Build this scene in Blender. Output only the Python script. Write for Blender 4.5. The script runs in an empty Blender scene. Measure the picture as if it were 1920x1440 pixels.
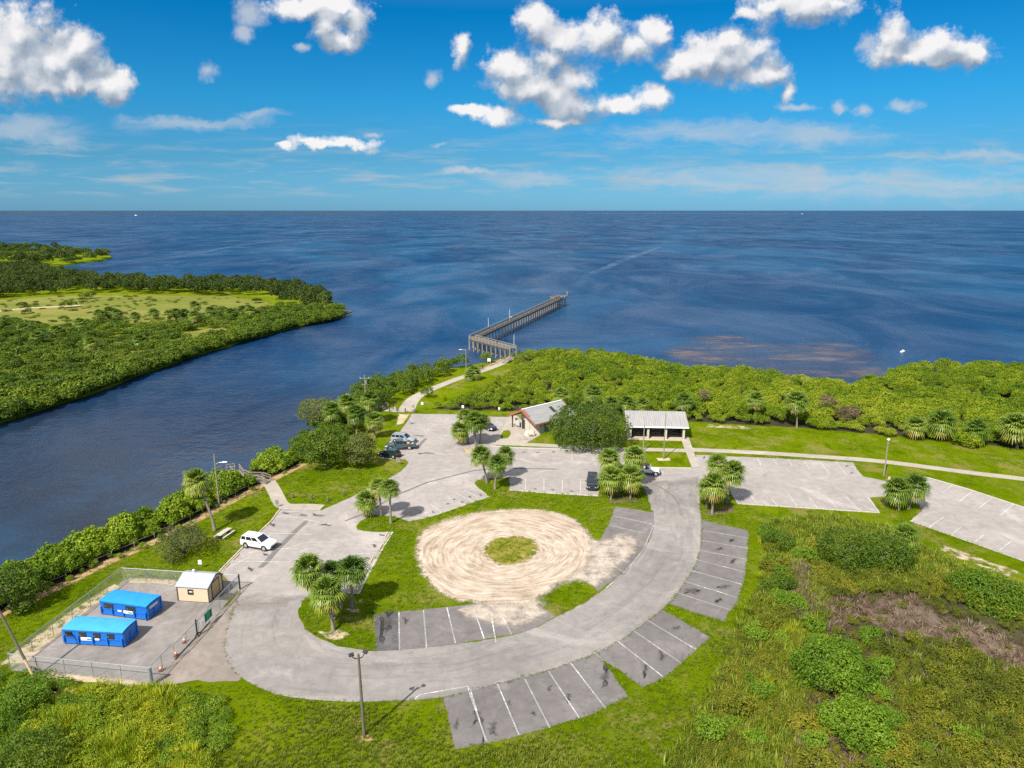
import bpy, bmesh, math, random
import numpy as np
from mathutils import Vector, Matrix
from mathutils.geometry import tessellate_polygon
R = math.radians
sc = bpy.context.scene
COL = sc.collection
# ------------------------------------------------------------------ camera
F = 1332.0; CAMH = 45.0
PITCH = math.atan((720 - 394) / F); CP, SP = math.cos(PITCH), math.sin(PITCH)
cam = bpy.data.cameras.new('camera'); camo = bpy.data.objects.new('camera', cam); COL.objects.link(camo)
camo.location = (0, 0, CAMH); camo.rotation_euler = (math.pi / 2 - PITCH, 0, 0)
cam.sensor_width = 36; cam.lens = 36 * F / 1920; cam.clip_end = 90000; cam.clip_start = 1
sc.camera = camo
# ------------------------------------------------------------------ light
SUN_EL = R(47); SUN_AZ = math.atan2(-0.52, -0.85)     # direction towards the sun: behind the camera, to the left
sun_dir = Vector((math.sin(SUN_AZ) * math.cos(SUN_EL), math.cos(SUN_AZ) * math.cos(SUN_EL), math.sin(SUN_EL)))
sl = bpy.data.lights.new('sun', 'SUN'); sl.energy = 4.6; sl.angle = R(0.53); sl.color = (1, 0.94, 0.85)
so = bpy.data.objects.new('sun', sl); COL.objects.link(so)
so.rotation_euler = sun_dir.to_track_quat('Z', 'Y').to_euler()
sc.view_settings.view_transform = 'Standard'; sc.view_settings.look = 'None'
sc.view_settings.exposure = 0.74; sc.view_settings.gamma = 1.0
try: sc.view_settings.use_curve_mapping = False
except Exception: pass
sc.cycles.max_bounces = 5; sc.cycles.diffuse_bounces = 2; sc.cycles.glossy_bounces = 2
sc.cycles.transparent_max_bounces = 10; sc.cycles.transmission_bounces = 2
sc.cycles.use_denoising = False


# ------------------------------------------------------------------ node helpers
class G:
    def __init__(s, tree): s.t = tree; s.L = tree.links
    def n(s, typ, ins=None, **props):
        nd = s.t.nodes.new(typ)
        for k, v in props.items(): setattr(nd, k, v)
        for k, v in (ins or {}).items(): s.set(nd.inputs[k], v)
        return nd
    def set(s, sock, v):
        if isinstance(v, bpy.types.NodeSocket): s.L.new(v, sock)
        elif v is not None:
            if sock.type == 'RGBA' and not isinstance(v, (int, float)) and len(v) == 3: v = (*v, 1)
            sock.default_value = v
    def m(s, op, a, b=None, c=None, clamp=False):
        nd = s.n('ShaderNodeMath', operation=op, use_clamp=clamp)
        s.set(nd.inputs[0], a)
        if b is not None: s.set(nd.inputs[1], b)
        if c is not None: s.set(nd.inputs[2], c)
        return nd.outputs[0]
    def v(s, op, a, b=None, c=None):
        nd = s.n('ShaderNodeVectorMath', operation=op)
        s.set(nd.inputs[0], a)
        if b is not None: s.set(nd.inputs[3 if op == 'SCALE' else 1], b)
        if c is not None: s.set(nd.inputs[2], c)
        return nd.outputs[1] if op in ('LENGTH', 'DISTANCE', 'DOT_PRODUCT') else nd.outputs[0]
    def noise(s, vec, scale, detail=3, rough=0.55, dist=0, col=False):
        nd = s.n('ShaderNodeTexNoise', {'Vector': vec, 'Scale': scale, 'Detail': detail, 'Roughness': rough, 'Distortion': dist})
        return nd.outputs[1 if col else 0]
    def mr(s, x, a, b, c=0.0, d=1.0, smooth=True):
        nd = s.n('ShaderNodeMapRange', interpolation_type='SMOOTHSTEP' if smooth else 'LINEAR')
        for i, q in enumerate((x, a, b, c, d)): s.set(nd.inputs[i], q)
        return nd.outputs[0]
    def mix(s, f, a, b, blend='MIX'):
        nd = s.n('ShaderNodeMix', data_type='RGBA', blend_type=blend)
        s.set(nd.inputs[0], f); s.set(nd.inputs[6], a); s.set(nd.inputs[7], b)
        return nd.outputs[2]
    def ramp(s, f, stops):
        nd = s.n('ShaderNodeValToRGB'); cr = nd.color_ramp
        while len(cr.elements) < len(stops): cr.elements.new(0.5)
        for e, (p, c) in zip(cr.elements, stops): e.position = p; e.color = (*c, 1)
        s.set(nd.inputs[0], f); return nd.outputs[0]
    def xyz(s, x, y, z):
        nd = s.n('ShaderNodeCombineXYZ'); s.set(nd.inputs[0], x); s.set(nd.inputs[1], y); s.set(nd.inputs[2], z); return nd.outputs[0]
    def pos(s): return s.n('ShaderNodeNewGeometry').outputs['Position']
    def bump(s, h, strength=0.3, dist=0.05):
        return s.n('ShaderNodeBump', {'Strength': strength, 'Distance': dist, 'Height': h}).outputs[0]
    def out(s, sh, typ='ShaderNodeOutputMaterial'):
        o = s.n(typ); s.L.new(sh, o.inputs[0])
    def prin(s, **k):
        nd = s.n('ShaderNodeBsdfPrincipled')
        for kk, vv in k.items(): s.set(nd.inputs[kk.replace('_', ' ')], vv)
        return nd.outputs[0]


def newmat(name):
    m = bpy.data.materials.new(name); m.use_nodes = True; m.node_tree.nodes.clear(); return m, G(m.node_tree)


def pix_dir(u, v):
    dx = (u - 960) / F; k = (720 - v) / F
    return Vector((dx, CP + k * SP, -SP + k * CP))


def P(u, v, z=0.0):
    d = pix_dir(u, v); t = (z - CAMH) / d.z
    return Vector((d.x * t, d.y * t, z))


def HT(u, v, tv, z0=0.0):
    y = P(u, v, z0).y; k = (720 - tv) / F
    return y * (k * CP - SP) / (CP + k * SP) + CAMH


def PX(s): return [tuple(float(q) for q in w.split(',')) for w in s.split()]
def W(s, z=0.0): return [P(u, v, z).to_2d() for u, v in (PX(s) if isinstance(s, str) else s)]


# ------------------------------------------------------------------ sky: Nishita + procedural clouds
world = bpy.data.worlds.new('World'); sc.world = world; world.use_nodes = True
world.node_tree.nodes.clear()
CLOUDS = PX('''40,60,88,58 95,112,92,50 60,150,90,32 205,158,42,28 142,92,42,40 15,110,70,65 120,150,80,30
560,12,60,22 612,45,26,30 640,78,34,20 668,40,28,42 620,6,60,14 862,92,18,34
955,128,55,30 1000,160,78,36 1070,192,72,36 1032,108,26,22 1078,150,48,32 1150,202,52,18 1218,186,46,22 1050,232,50,8 935,221,40,16 890,212,46,9
1000,38,38,26 1050,72,60,30 1130,65,45,32 1182,88,56,28 1222,62,30,26 1290,112,52,30 1340,104,52,42 1388,104,56,50 1422,140,60,28 1366,72,18,20 1478,176,13,13
1515,12,100,28 1400,28,22,12 1742,92,98,28 1680,60,32,38 1760,76,52,26 1822,95,30,20 1700,102,66,20
570,262,42,12 600,269,72,9 652,266,46,11 530,267,20,7''')
FAINT = PX('475,24,34,34 395,128,24,20 1625,88,20,30 700,250,20,6 575,95,16,8 1500,205,40,8 880,318,60,8 700,280,14,8 1577,203,18,12 1620,212,20,12 1696,201,36,15 462,66,24,16 808,150,20,20')
WISPS = PX('60,238,130,36 110,262,70,26 360,226,170,16 1330,252,230,30 1520,258,170,26 1480,335,460,34 1700,350,260,30 1010,334,130,22 1830,292,160,12 480,216,60,9 830,272,20,4')


def sky_nodes():
    g = G(world.node_tree)
    sky = g.n('ShaderNodeTexSky', sky_type='NISHITA', sun_disc=False, sun_elevation=SUN_EL, sun_rotation=SUN_AZ,
              altitude=0, air_density=1.0, dust_density=0.35, ozone_density=4.0)
    D = g.n('ShaderNodeTexCoord').outputs['Generated']
    sep = g.n('ShaderNodeSeparateXYZ', {0: D})
    y = g.m('MAXIMUM', sep.outputs[1], 0.05)
    X = g.m('DIVIDE', sep.outputs[0], y); Z = g.m('DIVIDE', sep.outputs[2], y)
    front = g.mr(sep.outputs[1], 0.05, 0.3)
    Pv = g.xyz(X, Z, 0.0)
    warp = g.v('ADD', g.v('SCALE', g.v('SUBTRACT', g.noise(Pv, 8.0, 4, 0.6, col=True), (0.5, 0.5, 0.5)), 0.036), g.v('SCALE', g.v('SUBTRACT', g.noise(Pv, 40.0, 4, 0.65, col=True), (0.5, 0.5, 0.5)), 0.016))
    Pw = g.v('ADD', Pv, warp)

    def field(vec, blobs, k=0.35, grow=1.0):
        acc = None
        for (u, v, ru, rv) in blobs:
            d = pix_dir(u, v); cx, cz = d.x / d.y, d.z / d.y
            rx, rz = ru * grow / F, rv * grow / F * 1.03
            L = g.v('LENGTH', g.v('MULTIPLY_ADD', vec, (1 / rx, 1 / rz, 0), (-cx / rx, -cz / rz, 0)))
            if acc is None: acc = L
            else:
                nd = g.n('ShaderNodeMath', operation='SMOOTH_MIN')
                g.set(nd.inputs[0], acc); g.set(nd.inputs[1], L); nd.inputs[2].default_value = k; acc = nd.outputs[0]
        return g.m('SUBTRACT', 1.0, acc)
    f1 = field(Pw, CLOUDS, 0.35, 1.22)
    f2 = field(g.v('ADD', Pw, (-0.008, 0.022, 0)), CLOUDS, 0.35, 1.22)
    n1 = g.noise(Pv, 24.0, 12, 0.72, 0.1)
    lo = g.noise(Pv, 9.0, 3, 0.55)
    bil = g.n('ShaderNodeTexVoronoi', {'Vector': g.v('ADD', Pw, g.v('SCALE', warp, 0.6)), 'Scale': 42.0, 'Smoothness': 0.6}, feature='SMOOTH_F1').outputs[0]
    bil2 = g.n('ShaderNodeTexVoronoi', {'Vector': g.v('ADD', g.v('ADD', Pw, g.v('SCALE', warp, 0.6)), (-0.004, 0.008, 0)), 'Scale': 42.0, 'Smoothness': 0.6}, feature='SMOOTH_F1').outputs[0]
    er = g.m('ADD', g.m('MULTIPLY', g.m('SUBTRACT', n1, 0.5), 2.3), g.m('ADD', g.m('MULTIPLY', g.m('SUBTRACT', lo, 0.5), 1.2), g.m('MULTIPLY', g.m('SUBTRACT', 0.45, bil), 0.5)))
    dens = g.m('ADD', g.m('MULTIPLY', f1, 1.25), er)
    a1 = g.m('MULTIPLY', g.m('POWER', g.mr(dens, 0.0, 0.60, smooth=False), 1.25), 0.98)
    light = g.m('ADD', 0.40, g.m('ADD', g.m('MULTIPLY', g.m('SUBTRACT', bil2, bil), 0.85), g.m('MULTIPLY', g.m('SUBTRACT', f1, f2), 0.85)))  # sunlit tops and grey bases painted into the cloud colour
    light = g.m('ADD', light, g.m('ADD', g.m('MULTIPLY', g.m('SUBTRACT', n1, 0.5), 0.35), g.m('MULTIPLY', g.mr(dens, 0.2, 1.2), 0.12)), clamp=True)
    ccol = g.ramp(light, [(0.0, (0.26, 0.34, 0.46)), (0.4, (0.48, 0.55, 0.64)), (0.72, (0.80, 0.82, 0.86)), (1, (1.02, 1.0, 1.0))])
    # wisps of high cloud
    fw = field(Pw, WISPS, 0.2)
    ws = g.noise(g.v('MULTIPLY', Pw, (3.0, 14.0, 1)), 3.0, 6, 0.6, 0.6)
    a2 = g.m('MULTIPLY', g.mr(g.m('ADD', fw, g.m('MULTIPLY', g.m('SUBTRACT', ws, 0.52), 2.4)), -0.1, 1.0), 0.62)
    ff = field(Pw, FAINT, 0.2)
    a3 = g.m('MULTIPLY', g.mr(g.m('ADD', ff, g.m('MULTIPLY', g.m('SUBTRACT', n1, 0.5), 2.0)), -0.1, 0.9), 0.75)
    # low band of distant cloud near the horizon
    lw = g.noise(g.v('MULTIPLY', Pv, (2.2, 20.0, 1)), 4.0, 6, 0.62, 0.4)
    a4 = g.m('MULTIPLY', g.m('MULTIPLY', g.mr(lw, 0.45, 0.72), g.mr(Z, 0.012, 0.03)), g.m('MULTIPLY', g.mr(Z, 0.13, 0.03), 0.85))
    el = sep.outputs[2]
    tint = g.ramp(g.m('MULTIPLY', el, 2.2, clamp=True), [(0.0, (0.178, 0.43, 0.79)), (0.144, (0.132, 0.38, 0.58)), (0.304, (0.063, 0.43, 0.63)), (0.53, (0.005, 0.375, 0.61)), (0.66, (0.20, 0.5, 0.65)), (0.85, (0.8, 0.86, 0.82))])
    base = g.mix(1.0, sky.outputs[0], tint, 'MULTIPLY')
    K = 8.4
    col = base
    col = g.mix(g.m('MULTIPLY', a4, front), col, (0.50 * K * .62, 0.60 * K * .62, 0.68 * K * .62))
    col = g.mix(g.m('MULTIPLY', a2, front), col, (0.62 * K * .62, 0.70 * K * .62, 0.78 * K * .62))
    col = g.mix(g.m('MULTIPLY', a3, front), col, (0.68 * K * .62, 0.73 * K * .62, 0.80 * K * .62))
    zz = g.m('MAXIMUM', sep.outputs[2], 0.1)
    hp_ = g.xyz(g.m('DIVIDE', sep.outputs[0], zz), g.m('DIVIDE', sep.outputs[1], zz), 0.0)
    hn = g.noise(hp_, 0.9, 6, 0.62, 0.2)
    a5 = g.m('MULTIPLY', g.mr(hn, 0.40, 0.54), g.mr(el, 0.27, 0.33))
    col = g.mix(a5, col, (K * .60, K * .61, K * .64))
    ck = g.v('SCALE', ccol, K * 0.66)
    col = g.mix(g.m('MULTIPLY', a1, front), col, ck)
    bg = g.n('ShaderNodeBackground', {'Color': col, 'Strength': 0.1})
    g.out(bg.outputs[0], 'ShaderNodeOutputWorld')


sky_nodes()
world.cycles.sampling_method = 'MANUAL'; world.cycles.sample_map_resolution = 512


# ------------------------------------------------------------------ tagging and mesh helpers
def tag(o, label=None, cat=None, group=None, kind=None):
    if label: o['label'] = label
    if cat: o['category'] = cat
    if group: o['group'] = group
    if kind: o['kind'] = kind
    return o


def empty(name, loc, label, cat, rz=0.0, group=None):
    o = bpy.data.objects.new(name, None); o.empty_display_size = 0.3
    o.location = loc; o.rotation_euler = (0, 0, rz); COL.objects.link(o)
    return tag(o, label, cat, group)


def link(name, me, parent=None, loc=None, link_it=True):
    o = bpy.data.objects.new(name, me)
    if link_it: COL.objects.link(o)
    if parent is not None: o.parent = parent
    if loc is not None: o.location = loc
    return o


def np_mesh(name, verts, quads=None, tris=None, mat=None, fattr=None, smooth=False):
    me = bpy.data.meshes.new(name)
    verts = np.asarray(verts, np.float32)
    me.vertices.add(len(verts)); me.vertices.foreach_set('co', verts.ravel())
    q = np.asarray(quads if quads is not None else np.zeros((0, 4)), np.int32)
    t = np.asarray(tris if tris is not None else np.zeros((0, 3)), np.int32)
    me.loops.add(q.size + t.size)
    me.loops.foreach_set('vertex_index', np.concatenate([q.ravel(), t.ravel()]))
    me.polygons.add(len(q) + len(t))
    st = np.concatenate([np.arange(len(q)) * 4, q.size + np.arange(len(t)) * 3]).astype(np.int32)
    me.polygons.foreach_set('loop_start', st)
    if mat: me.materials.append(mat)
    if fattr is not None:
        a = me.attributes.new('lr', 'FLOAT', 'FACE'); a.data.foreach_set('value', np.asarray(fattr, np.float32))
    me.update(calc_edges=True)
    me.polygons.foreach_set('use_smooth', [smooth] * len(me.polygons))
    return me


class MB:
    """collects primitive shapes and builds ONE mesh object"""
    def __init__(s): s.v = []; s.f = []; s.mi = []
    def add(s, vs, fs, mi=0):
        b = len(s.v); s.v += [tuple(q) for q in vs]; s.f += [tuple(i + b for i in f) for f in fs]; s.mi += [mi] * len(fs); return s
    def box(s, c, size, rz=0.0, mi=0, rot=None):
        hx, hy, hz = size[0] / 2, size[1] / 2, size[2] / 2
        M = rot if rot is not None else Matrix.Rotation(rz, 3, 'Z')
        vs = [M @ Vector((x, y, z)) + Vector(c) for x in (-hx, hx) for y in (-hy, hy) for z in (-hz, hz)]
        return s.add(vs, [(0, 1, 3, 2), (4, 6, 7, 5), (0, 4, 5, 1), (2, 3, 7, 6), (0, 2, 6, 4), (1, 5, 7, 3)], mi)
    def beam(s, a, b, w, h, mi=0):
        a, b = Vector(a), Vector(b); d = b - a
        rot = d.to_track_quat('X', 'Z').to_matrix()
        return s.box((a + b) / 2, (d.length, w, h), rot=rot, mi=mi)
    def tube(s, pts, rad, n=8, mi=0, cap=True):
        pts = [Vector(p) for p in pts]
        rad = rad if isinstance(rad, (list, tuple)) else [rad] * len(pts)
        vs = []; fs = []
        for i, p in enumerate(pts):
            d = (pts[min(i + 1, len(pts) - 1)] - pts[max(i - 1, 0)]).normalized()
            q = d.to_track_quat('Z', 'Y').to_matrix()
            for k in range(n):
                a = 2 * math.pi * k / n
                vs.append(p + q @ Vector((math.cos(a) * rad[i], math.sin(a) * rad[i], 0)))
        for i in range(len(pts) - 1):
            for k in range(n):
                k2 = (k + 1) % n; fs.append((i * n + k, i * n + k2, (i + 1) * n + k2, (i + 1) * n + k))
        if cap: fs += [tuple(range(n))[::-1], tuple((len(pts) - 1) * n + k for k in range(n))]
        return s.add(vs, fs, mi)
    def quad(s, pts, mi=0): return s.add(pts, [tuple(range(len(pts)))], mi)
    def prism(s, poly, y0, y1, axis='Y', mi=0):
        """poly in (x,z) extruded along y, or in (x,y) extruded along z"""
        n = len(poly)
        mk = (lambda p, q: (p[0], q, p[1])) if axis == 'Y' else ((lambda p, q: (p[0], p[1], q)) if axis == 'Z' else (lambda p, q: (q, p[0], p[1])))
        vs = [mk(p, y0) for p in poly] + [mk(p, y1) for p in poly]
        fs = [tuple(range(n)), tuple(range(2 * n - 1, n - 1, -1))] + [(i, i + n, (i + 1) % n + n, (i + 1) % n) for i in range(n)]
        return s.add(vs, fs, mi)
    def loft(s, secs, mi=0, cap=True):
        n = len(secs[0]); vs = [v for q in secs for v in q]; fs = []
        for i in range(len(secs) - 1):
            for k in range(n):
                k2 = (k + 1) % n; fs.append((i * n + k, i * n + k2, (i + 1) * n + k2, (i + 1) * n + k))
        if cap: fs += [tuple(range(n))[::-1], tuple((len(secs) - 1) * n + k for k in range(n))]
        return s.add(vs, fs, mi)
    def build(s, name, mats, parent=None, loc=None, smooth=False, bevel=0.0):
        me = bpy.data.meshes.new(name); me.from_pydata(s.v, [], s.f)
        for m in (mats if isinstance(mats, (list, tuple)) else [mats]): me.materials.append(m)
        me.polygons.foreach_set('material_index', s.mi)
        bm = bmesh.new(); bm.from_mesh(me); bmesh.ops.recalc_face_normals(bm, faces=bm.faces)
        if bevel > 0:
            es = [e for e in bm.edges if len(e.link_faces) == 2 and e.calc_face_angle(0) > 0.5]
            bmesh.ops.bevel(bm, geom=es, offset=bevel, segments=2, affect='EDGES', profile=0.5)
        bm.to_mesh(me); bm.free()
        if smooth: me.polygons.foreach_set('use_smooth', [True] * len(me.polygons))
        me.update()
        return link(name, me, parent, loc)


def copy_tree(o, parent=None):
    c = o.copy(); COL.objects.link(c)
    if parent is not None: c.parent = parent
    for ch in list(o.children): copy_tree(ch, c)
    return c


# ------------------------------------------------------------------ plain materials
def mat_plain(name, col, rough=0.6, metal=0.0, var=0.15, scale=6.0, spec=0.4, bump=0.0):
    m, g = newmat(name); p = g.n('ShaderNodeTexCoord').outputs['Object']
    n = g.noise(p, scale, 5, 0.6)
    lo = tuple(c * (1 - var) for c in col); hi = tuple(min(1, c * (1 + var)) for c in col)
    c = g.ramp(n, [(0.3, lo), (0.7, hi)])
    k = dict(Base_Color=c, Roughness=rough, Metallic=metal, Specular_IOR_Level=spec)
    if bump: k['Normal'] = g.bump(g.noise(p, scale * 4, 4), bump, 0.02)
    g.out(g.prin(**k)); return m


M = {}
M['conc'] = mat_plain('pale_concrete', (0.45, 0.42, 0.37), 0.85, bump=0.2)
M['conc_pink'] = mat_plain('warm_concrete', (0.44, 0.37, 0.29), 0.85, bump=0.2, scale=2)
M['wood_grey'] = mat_plain('weathered_wood', (0.23, 0.20, 0.16), 0.85, var=0.35, scale=3)
M['wood_dark'] = mat_plain('dark_wet_wood', (0.075, 0.065, 0.055), 0.8, var=0.4, scale=2)
M['wood_pole'] = mat_plain('brown_pole_wood', (0.13, 0.115, 0.085), 0.85, var=0.3)
M['metal_grey'] = mat_plain('galvanised_metal', (0.34, 0.35, 0.35), 0.45, 0.5)
M['metal_dark'] = mat_plain('dark_metal', (0.035, 0.037, 0.04), 0.5, 0.2)
M['white'] = mat_plain('white_paint', (0.8, 0.8, 0.79), 0.4, var=0.05)
M['black'] = mat_plain('black_rubber', (0.018, 0.018, 0.018), 0.75)
M['glass'] = mat_plain('dark_glass', (0.012, 0.02, 0.026), 0.06, spec=0.8)
M['rim'] = mat_plain('alloy_rim', (0.5, 0.5, 0.5), 0.35, 0.6)
M['light_glass'] = mat_plain('clear_lamp_glass', (0.7, 0.72, 0.72), 0.15, spec=0.7)
M['red'] = mat_plain('red_lens', (0.35, 0.02, 0.015), 0.25)
M['green_sign'] = mat_plain('green_board', (0.0, 0.26, 0.14), 0.5)
M['orange'] = mat_plain('orange_plastic', (0.75, 0.16, 0.05), 0.5)
M['tan_block'] = mat_plain('tan_concrete_block', (0.56, 0.40, 0.24), 0.85, var=0.25)
M['skin'] = mat_plain('skin', (0.42, 0.26, 0.18), 0.6)
M['cloth_dark'] = mat_plain('dark_cloth', (0.025, 0.027, 0.035), 0.9)
M['cloth_light'] = mat_plain('light_cloth', (0.55, 0.57, 0.56), 0.9)
M['cloth_teal'] = mat_plain('pale_teal_cloth', (0.38, 0.58, 0.58), 0.9)
M['hair'] = mat_plain('dark_hair', (0.03, 0.02, 0.015), 0.8)
M['red_trim'] = mat_plain('faded_red_trim', (0.29, 0.105, 0.075), 0.75, var=0.3)
M['dark_stone'] = mat_plain('dark_rock', (0.10, 0.09, 0.075), 0.9, var=0.3, scale=2, bump=0.5)
M['stone'] = mat_plain('pale_rock', (0.5, 0.46, 0.39), 0.9, var=0.3, scale=2, bump=0.5)


def mat_leaf(name, stops, nscale=0.12, trans=0.3, rough=0.5, leafw=0.55):
    m, g = newmat(name)
    lr = g.n('ShaderNodeAttribute', attribute_name='lr').outputs['Fac']
    oi = g.n('ShaderNodeObjectInfo').outputs['Random']
    ps = g.pos(); wn = g.m('ADD', g.m('MULTIPLY', g.noise(ps, nscale, 3, 0.6), 0.62), g.m('MULTIPLY', g.noise(ps, nscale * 0.22, 2, 0.5), 0.38))
    f = g.m('ADD', g.m('MULTIPLY', lr, leafw), g.m('MULTIPLY', oi, 0.28))
    f = g.m('ADD', f, g.m('MULTIPLY', g.m('SUBTRACT', wn, 0.5), 1.1))
    f = g.m('ADD', f, 0.08, clamp=True)
    c = g.ramp(f, stops)
    pr = g.prin(Base_Color=c, Roughness=rough, Specular_IOR_Level=0.3)
    tr = g.n('ShaderNodeBsdfTranslucent', {'Color': g.mix(1.0, c, (1.25, 1.2, 0.5), 'MULTIPLY')}).outputs[0]
    ms = g.n('ShaderNodeMixShader', {0: trans}); g.L.new(pr, ms.inputs[1]); g.L.new(tr, ms.inputs[2])
    g.out(ms.outputs[0]); return m


LF = {}
LF['mangrove'] = mat_leaf('mangrove_leaves', [(0, (0.025, 0.065, 0.002)), (0.3, (0.09, 0.165, 0.003)), (0.55, (0.20, 0.275, 0.006)), (0.8, (0.31, 0.35, 0.015)), (1, (0.44, 0.43, 0.07))], 0.09)
LF['hedge'] = mat_leaf('seagrape_leaves', [(0, (0.035, 0.085, 0.004)), (0.35, (0.115, 0.205, 0.006)), (0.7, (0.24, 0.33, 0.012)), (1, (0.38, 0.42, 0.05))], 0.2)
LF['far'] = mat_leaf('far_scrub_leaves', [(0, (0.022, 0.05, 0.004)), (0.4, (0.075, 0.135, 0.006)), (0.7, (0.155, 0.22, 0.010)), (1, (0.25, 0.29, 0.03))], 0.03)
LF['wood'] = mat_leaf('far_wood_leaves', [(0, (0.016, 0.036, 0.003)), (0.4, (0.042, 0.074, 0.006)), (0.75, (0.08, 0.12, 0.011)), (1, (0.14, 0.17, 0.025))], 0.02)
LF['oak'] = mat_leaf('oak_leaves', [(0, (0.024, 0.05, 0.004)), (0.4, (0.06, 0.105, 0.009)), (0.75, (0.12, 0.175, 0.018)), (1, (0.22, 0.26, 0.045))], 0.3, 0.2)
LF['tree'] = mat_leaf('tree_leaves', [(0, (0.026, 0.06, 0.003)), (0.4, (0.07, 0.13, 0.006)), (0.75, (0.145, 0.21, 0.014)), (1, (0.24, 0.28, 0.04))], 0.3)
LF['pale'] = mat_leaf('pale_tree_leaves', [(0, (0.06, 0.085, 0.018)), (0.4, (0.13, 0.16, 0.028)), (0.75, (0.2, 0.225, 0.05)), (1, (0.28, 0.29, 0.09))], 0.3)
LF['wispy'] = mat_leaf('wispy_bush_leaves', [(0, (0.06, 0.075, 0.02)), (0.5, (0.12, 0.14, 0.04)), (1, (0.20, 0.21, 0.07))], 0.3)
LF['palm'] = mat_leaf('palm_fronds', [(0, (0.045, 0.095, 0.010)), (0.35, (0.115, 0.185, 0.018)), (0.6, (0.21, 0.275, 0.04)), (0.8, (0.33, 0.32, 0.045)), (1, (0.45, 0.32, 0.07))], 0.3, 0.22, 0.4, 0.8)
LF['dead'] = mat_leaf('dead_fronds', [(0, (0.16, 0.10, 0.05)), (0.5, (0.27, 0.19, 0.10)), (1, (0.4, 0.3, 0.17))], 0.3, 0.15)
LF['bright'] = mat_leaf('bright_bush_leaves', [(0, (0.035, 0.085, 0.004)), (0.4, (0.10, 0.19, 0.008)), (0.75, (0.20, 0.31, 0.016)), (1, (0.30, 0.38, 0.04))], 0.2)
LF['scrub'] = mat_leaf('yellow_scrub_leaves', [(0, (0.035, 0.055, 0.006)), (0.35, (0.095, 0.12, 0.008)), (0.65, (0.19, 0.205, 0.012)), (0.9, (0.30, 0.265, 0.02)), (1, (0.36, 0.26, 0.04))], 0.25)
LF['grass'] = mat_leaf('lawn_blades', [(0, (0.055, 0.115, 0.002)), (0.5, (0.13, 0.21, 0.003)), (1, (0.23, 0.28, 0.015))], 0.12, 0.25)
LF['wild'] = mat_leaf('wild_grass_blades', [(0, (0.055, 0.095, 0.005)), (0.4, (0.125, 0.18, 0.008)), (0.75, (0.22, 0.25, 0.02)), (1, (0.34, 0.31, 0.07))], 0.12, 0.25)
LF['reed'] = mat_leaf('bright_reed_blades', [(0, (0.06, 0.13, 0.004)), (0.35, (0.17, 0.26, 0.006)), (0.65, (0.33, 0.37, 0.012)), (1, (0.50, 0.43, 0.03))], 0.2, 0.3)
LF['straw'] = mat_leaf('dry_straw', [(0, (0.09, 0.06, 0.035)), (0.5, (0.17, 0.12, 0.075)), (1, (0.32, 0.25, 0.17))], 0.3, 0.2)
M['bark'] = mat_plain('grey_bark', (0.16, 0.135, 0.11), 0.9, var=0.4, scale=5, bump=0.6)
M['palm_bark'] = mat_plain('palm_bark', (0.21, 0.175, 0.135), 0.9, var=0.35, scale=7, bump=0.7)


# ------------------------------------------------------------------ ground materials
def lawn_color(g, p):
    n1 = g.noise(p, 0.07, 4, 0.6); n2 = g.noise(p, 0.6, 4, 0.65); n3 = g.noise(p, 7.0, 3, 0.7)
    f = g.m('ADD', g.m('MULTIPLY', n1, 0.75), g.m('ADD', g.m('MULTIPLY', n2, 0.45), g.m('MULTIPLY', n3, 0.5)))
    f = g.m('SUBTRACT', f, 0.35)
    c = g.ramp(f, [(0.16, (0.042, 0.088, 0.001)), (0.38, (0.092, 0.150, 0.0015)), (0.58, (0.145, 0.205, 0.002)), (0.85, (0.24, 0.255, 0.015))])
    return c, n1, n2, n3


def mat_ground():
    m, g = newmat('grass_ground'); p = g.pos()
    c, n1, n2, n3 = lawn_color(g, p)
    mt = g.noise(g.v('MULTIPLY', p, (1.0, 0.7, 1)), 0.33, 6, 0.72, 0.8)
    c = g.mix(g.m('MULTIPLY', g.mr(mt, 0.50, 0.66), 0.55), c, (0.205, 0.215, 0.03))
    c = g.mix(g.m('MULTIPLY', g.mr(mt, 0.48, 0.36), 0.5), c, (0.045, 0.085, 0.003))
    # worn straw-coloured and sandy patches
    w1 = g.noise(p, 0.16, 5, 0.62, 0.6); w2 = g.noise(p, 1.6, 4, 0.7)
    straw = g.mr(g.m('ADD', w1, g.m('MULTIPLY', g.m('SUBTRACT', w2, 0.5), 0.5)), 0.52, 0.68)
    c = g.mix(g.m('MULTIPLY', straw, 0.7), c, (0.28, 0.225, 0.075))
    v1 = g.noise(g.v('ADD', p, (31, 7, 0)), 0.22, 5, 0.7, 0.4)
    sand = g.mr(g.m('ADD', v1, g.m('MULTIPLY', g.m('SUBTRACT', n3, 0.5), 0.3)), 0.70, 0.80)
    c = g.mix(g.m('MULTIPLY', sand, 0.8), c, (0.50, 0.42, 0.28))
    h = g.m('ADD', g.m('MULTIPLY', n3, 0.5), g.noise(p, 16.0, 2, 0.7))
    g.out(g.prin(Base_Color=c, Roughness=0.95, Specular_IOR_Level=0.0, Normal=g.bump(h, 0.9, 0.2)))
    return m


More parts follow.
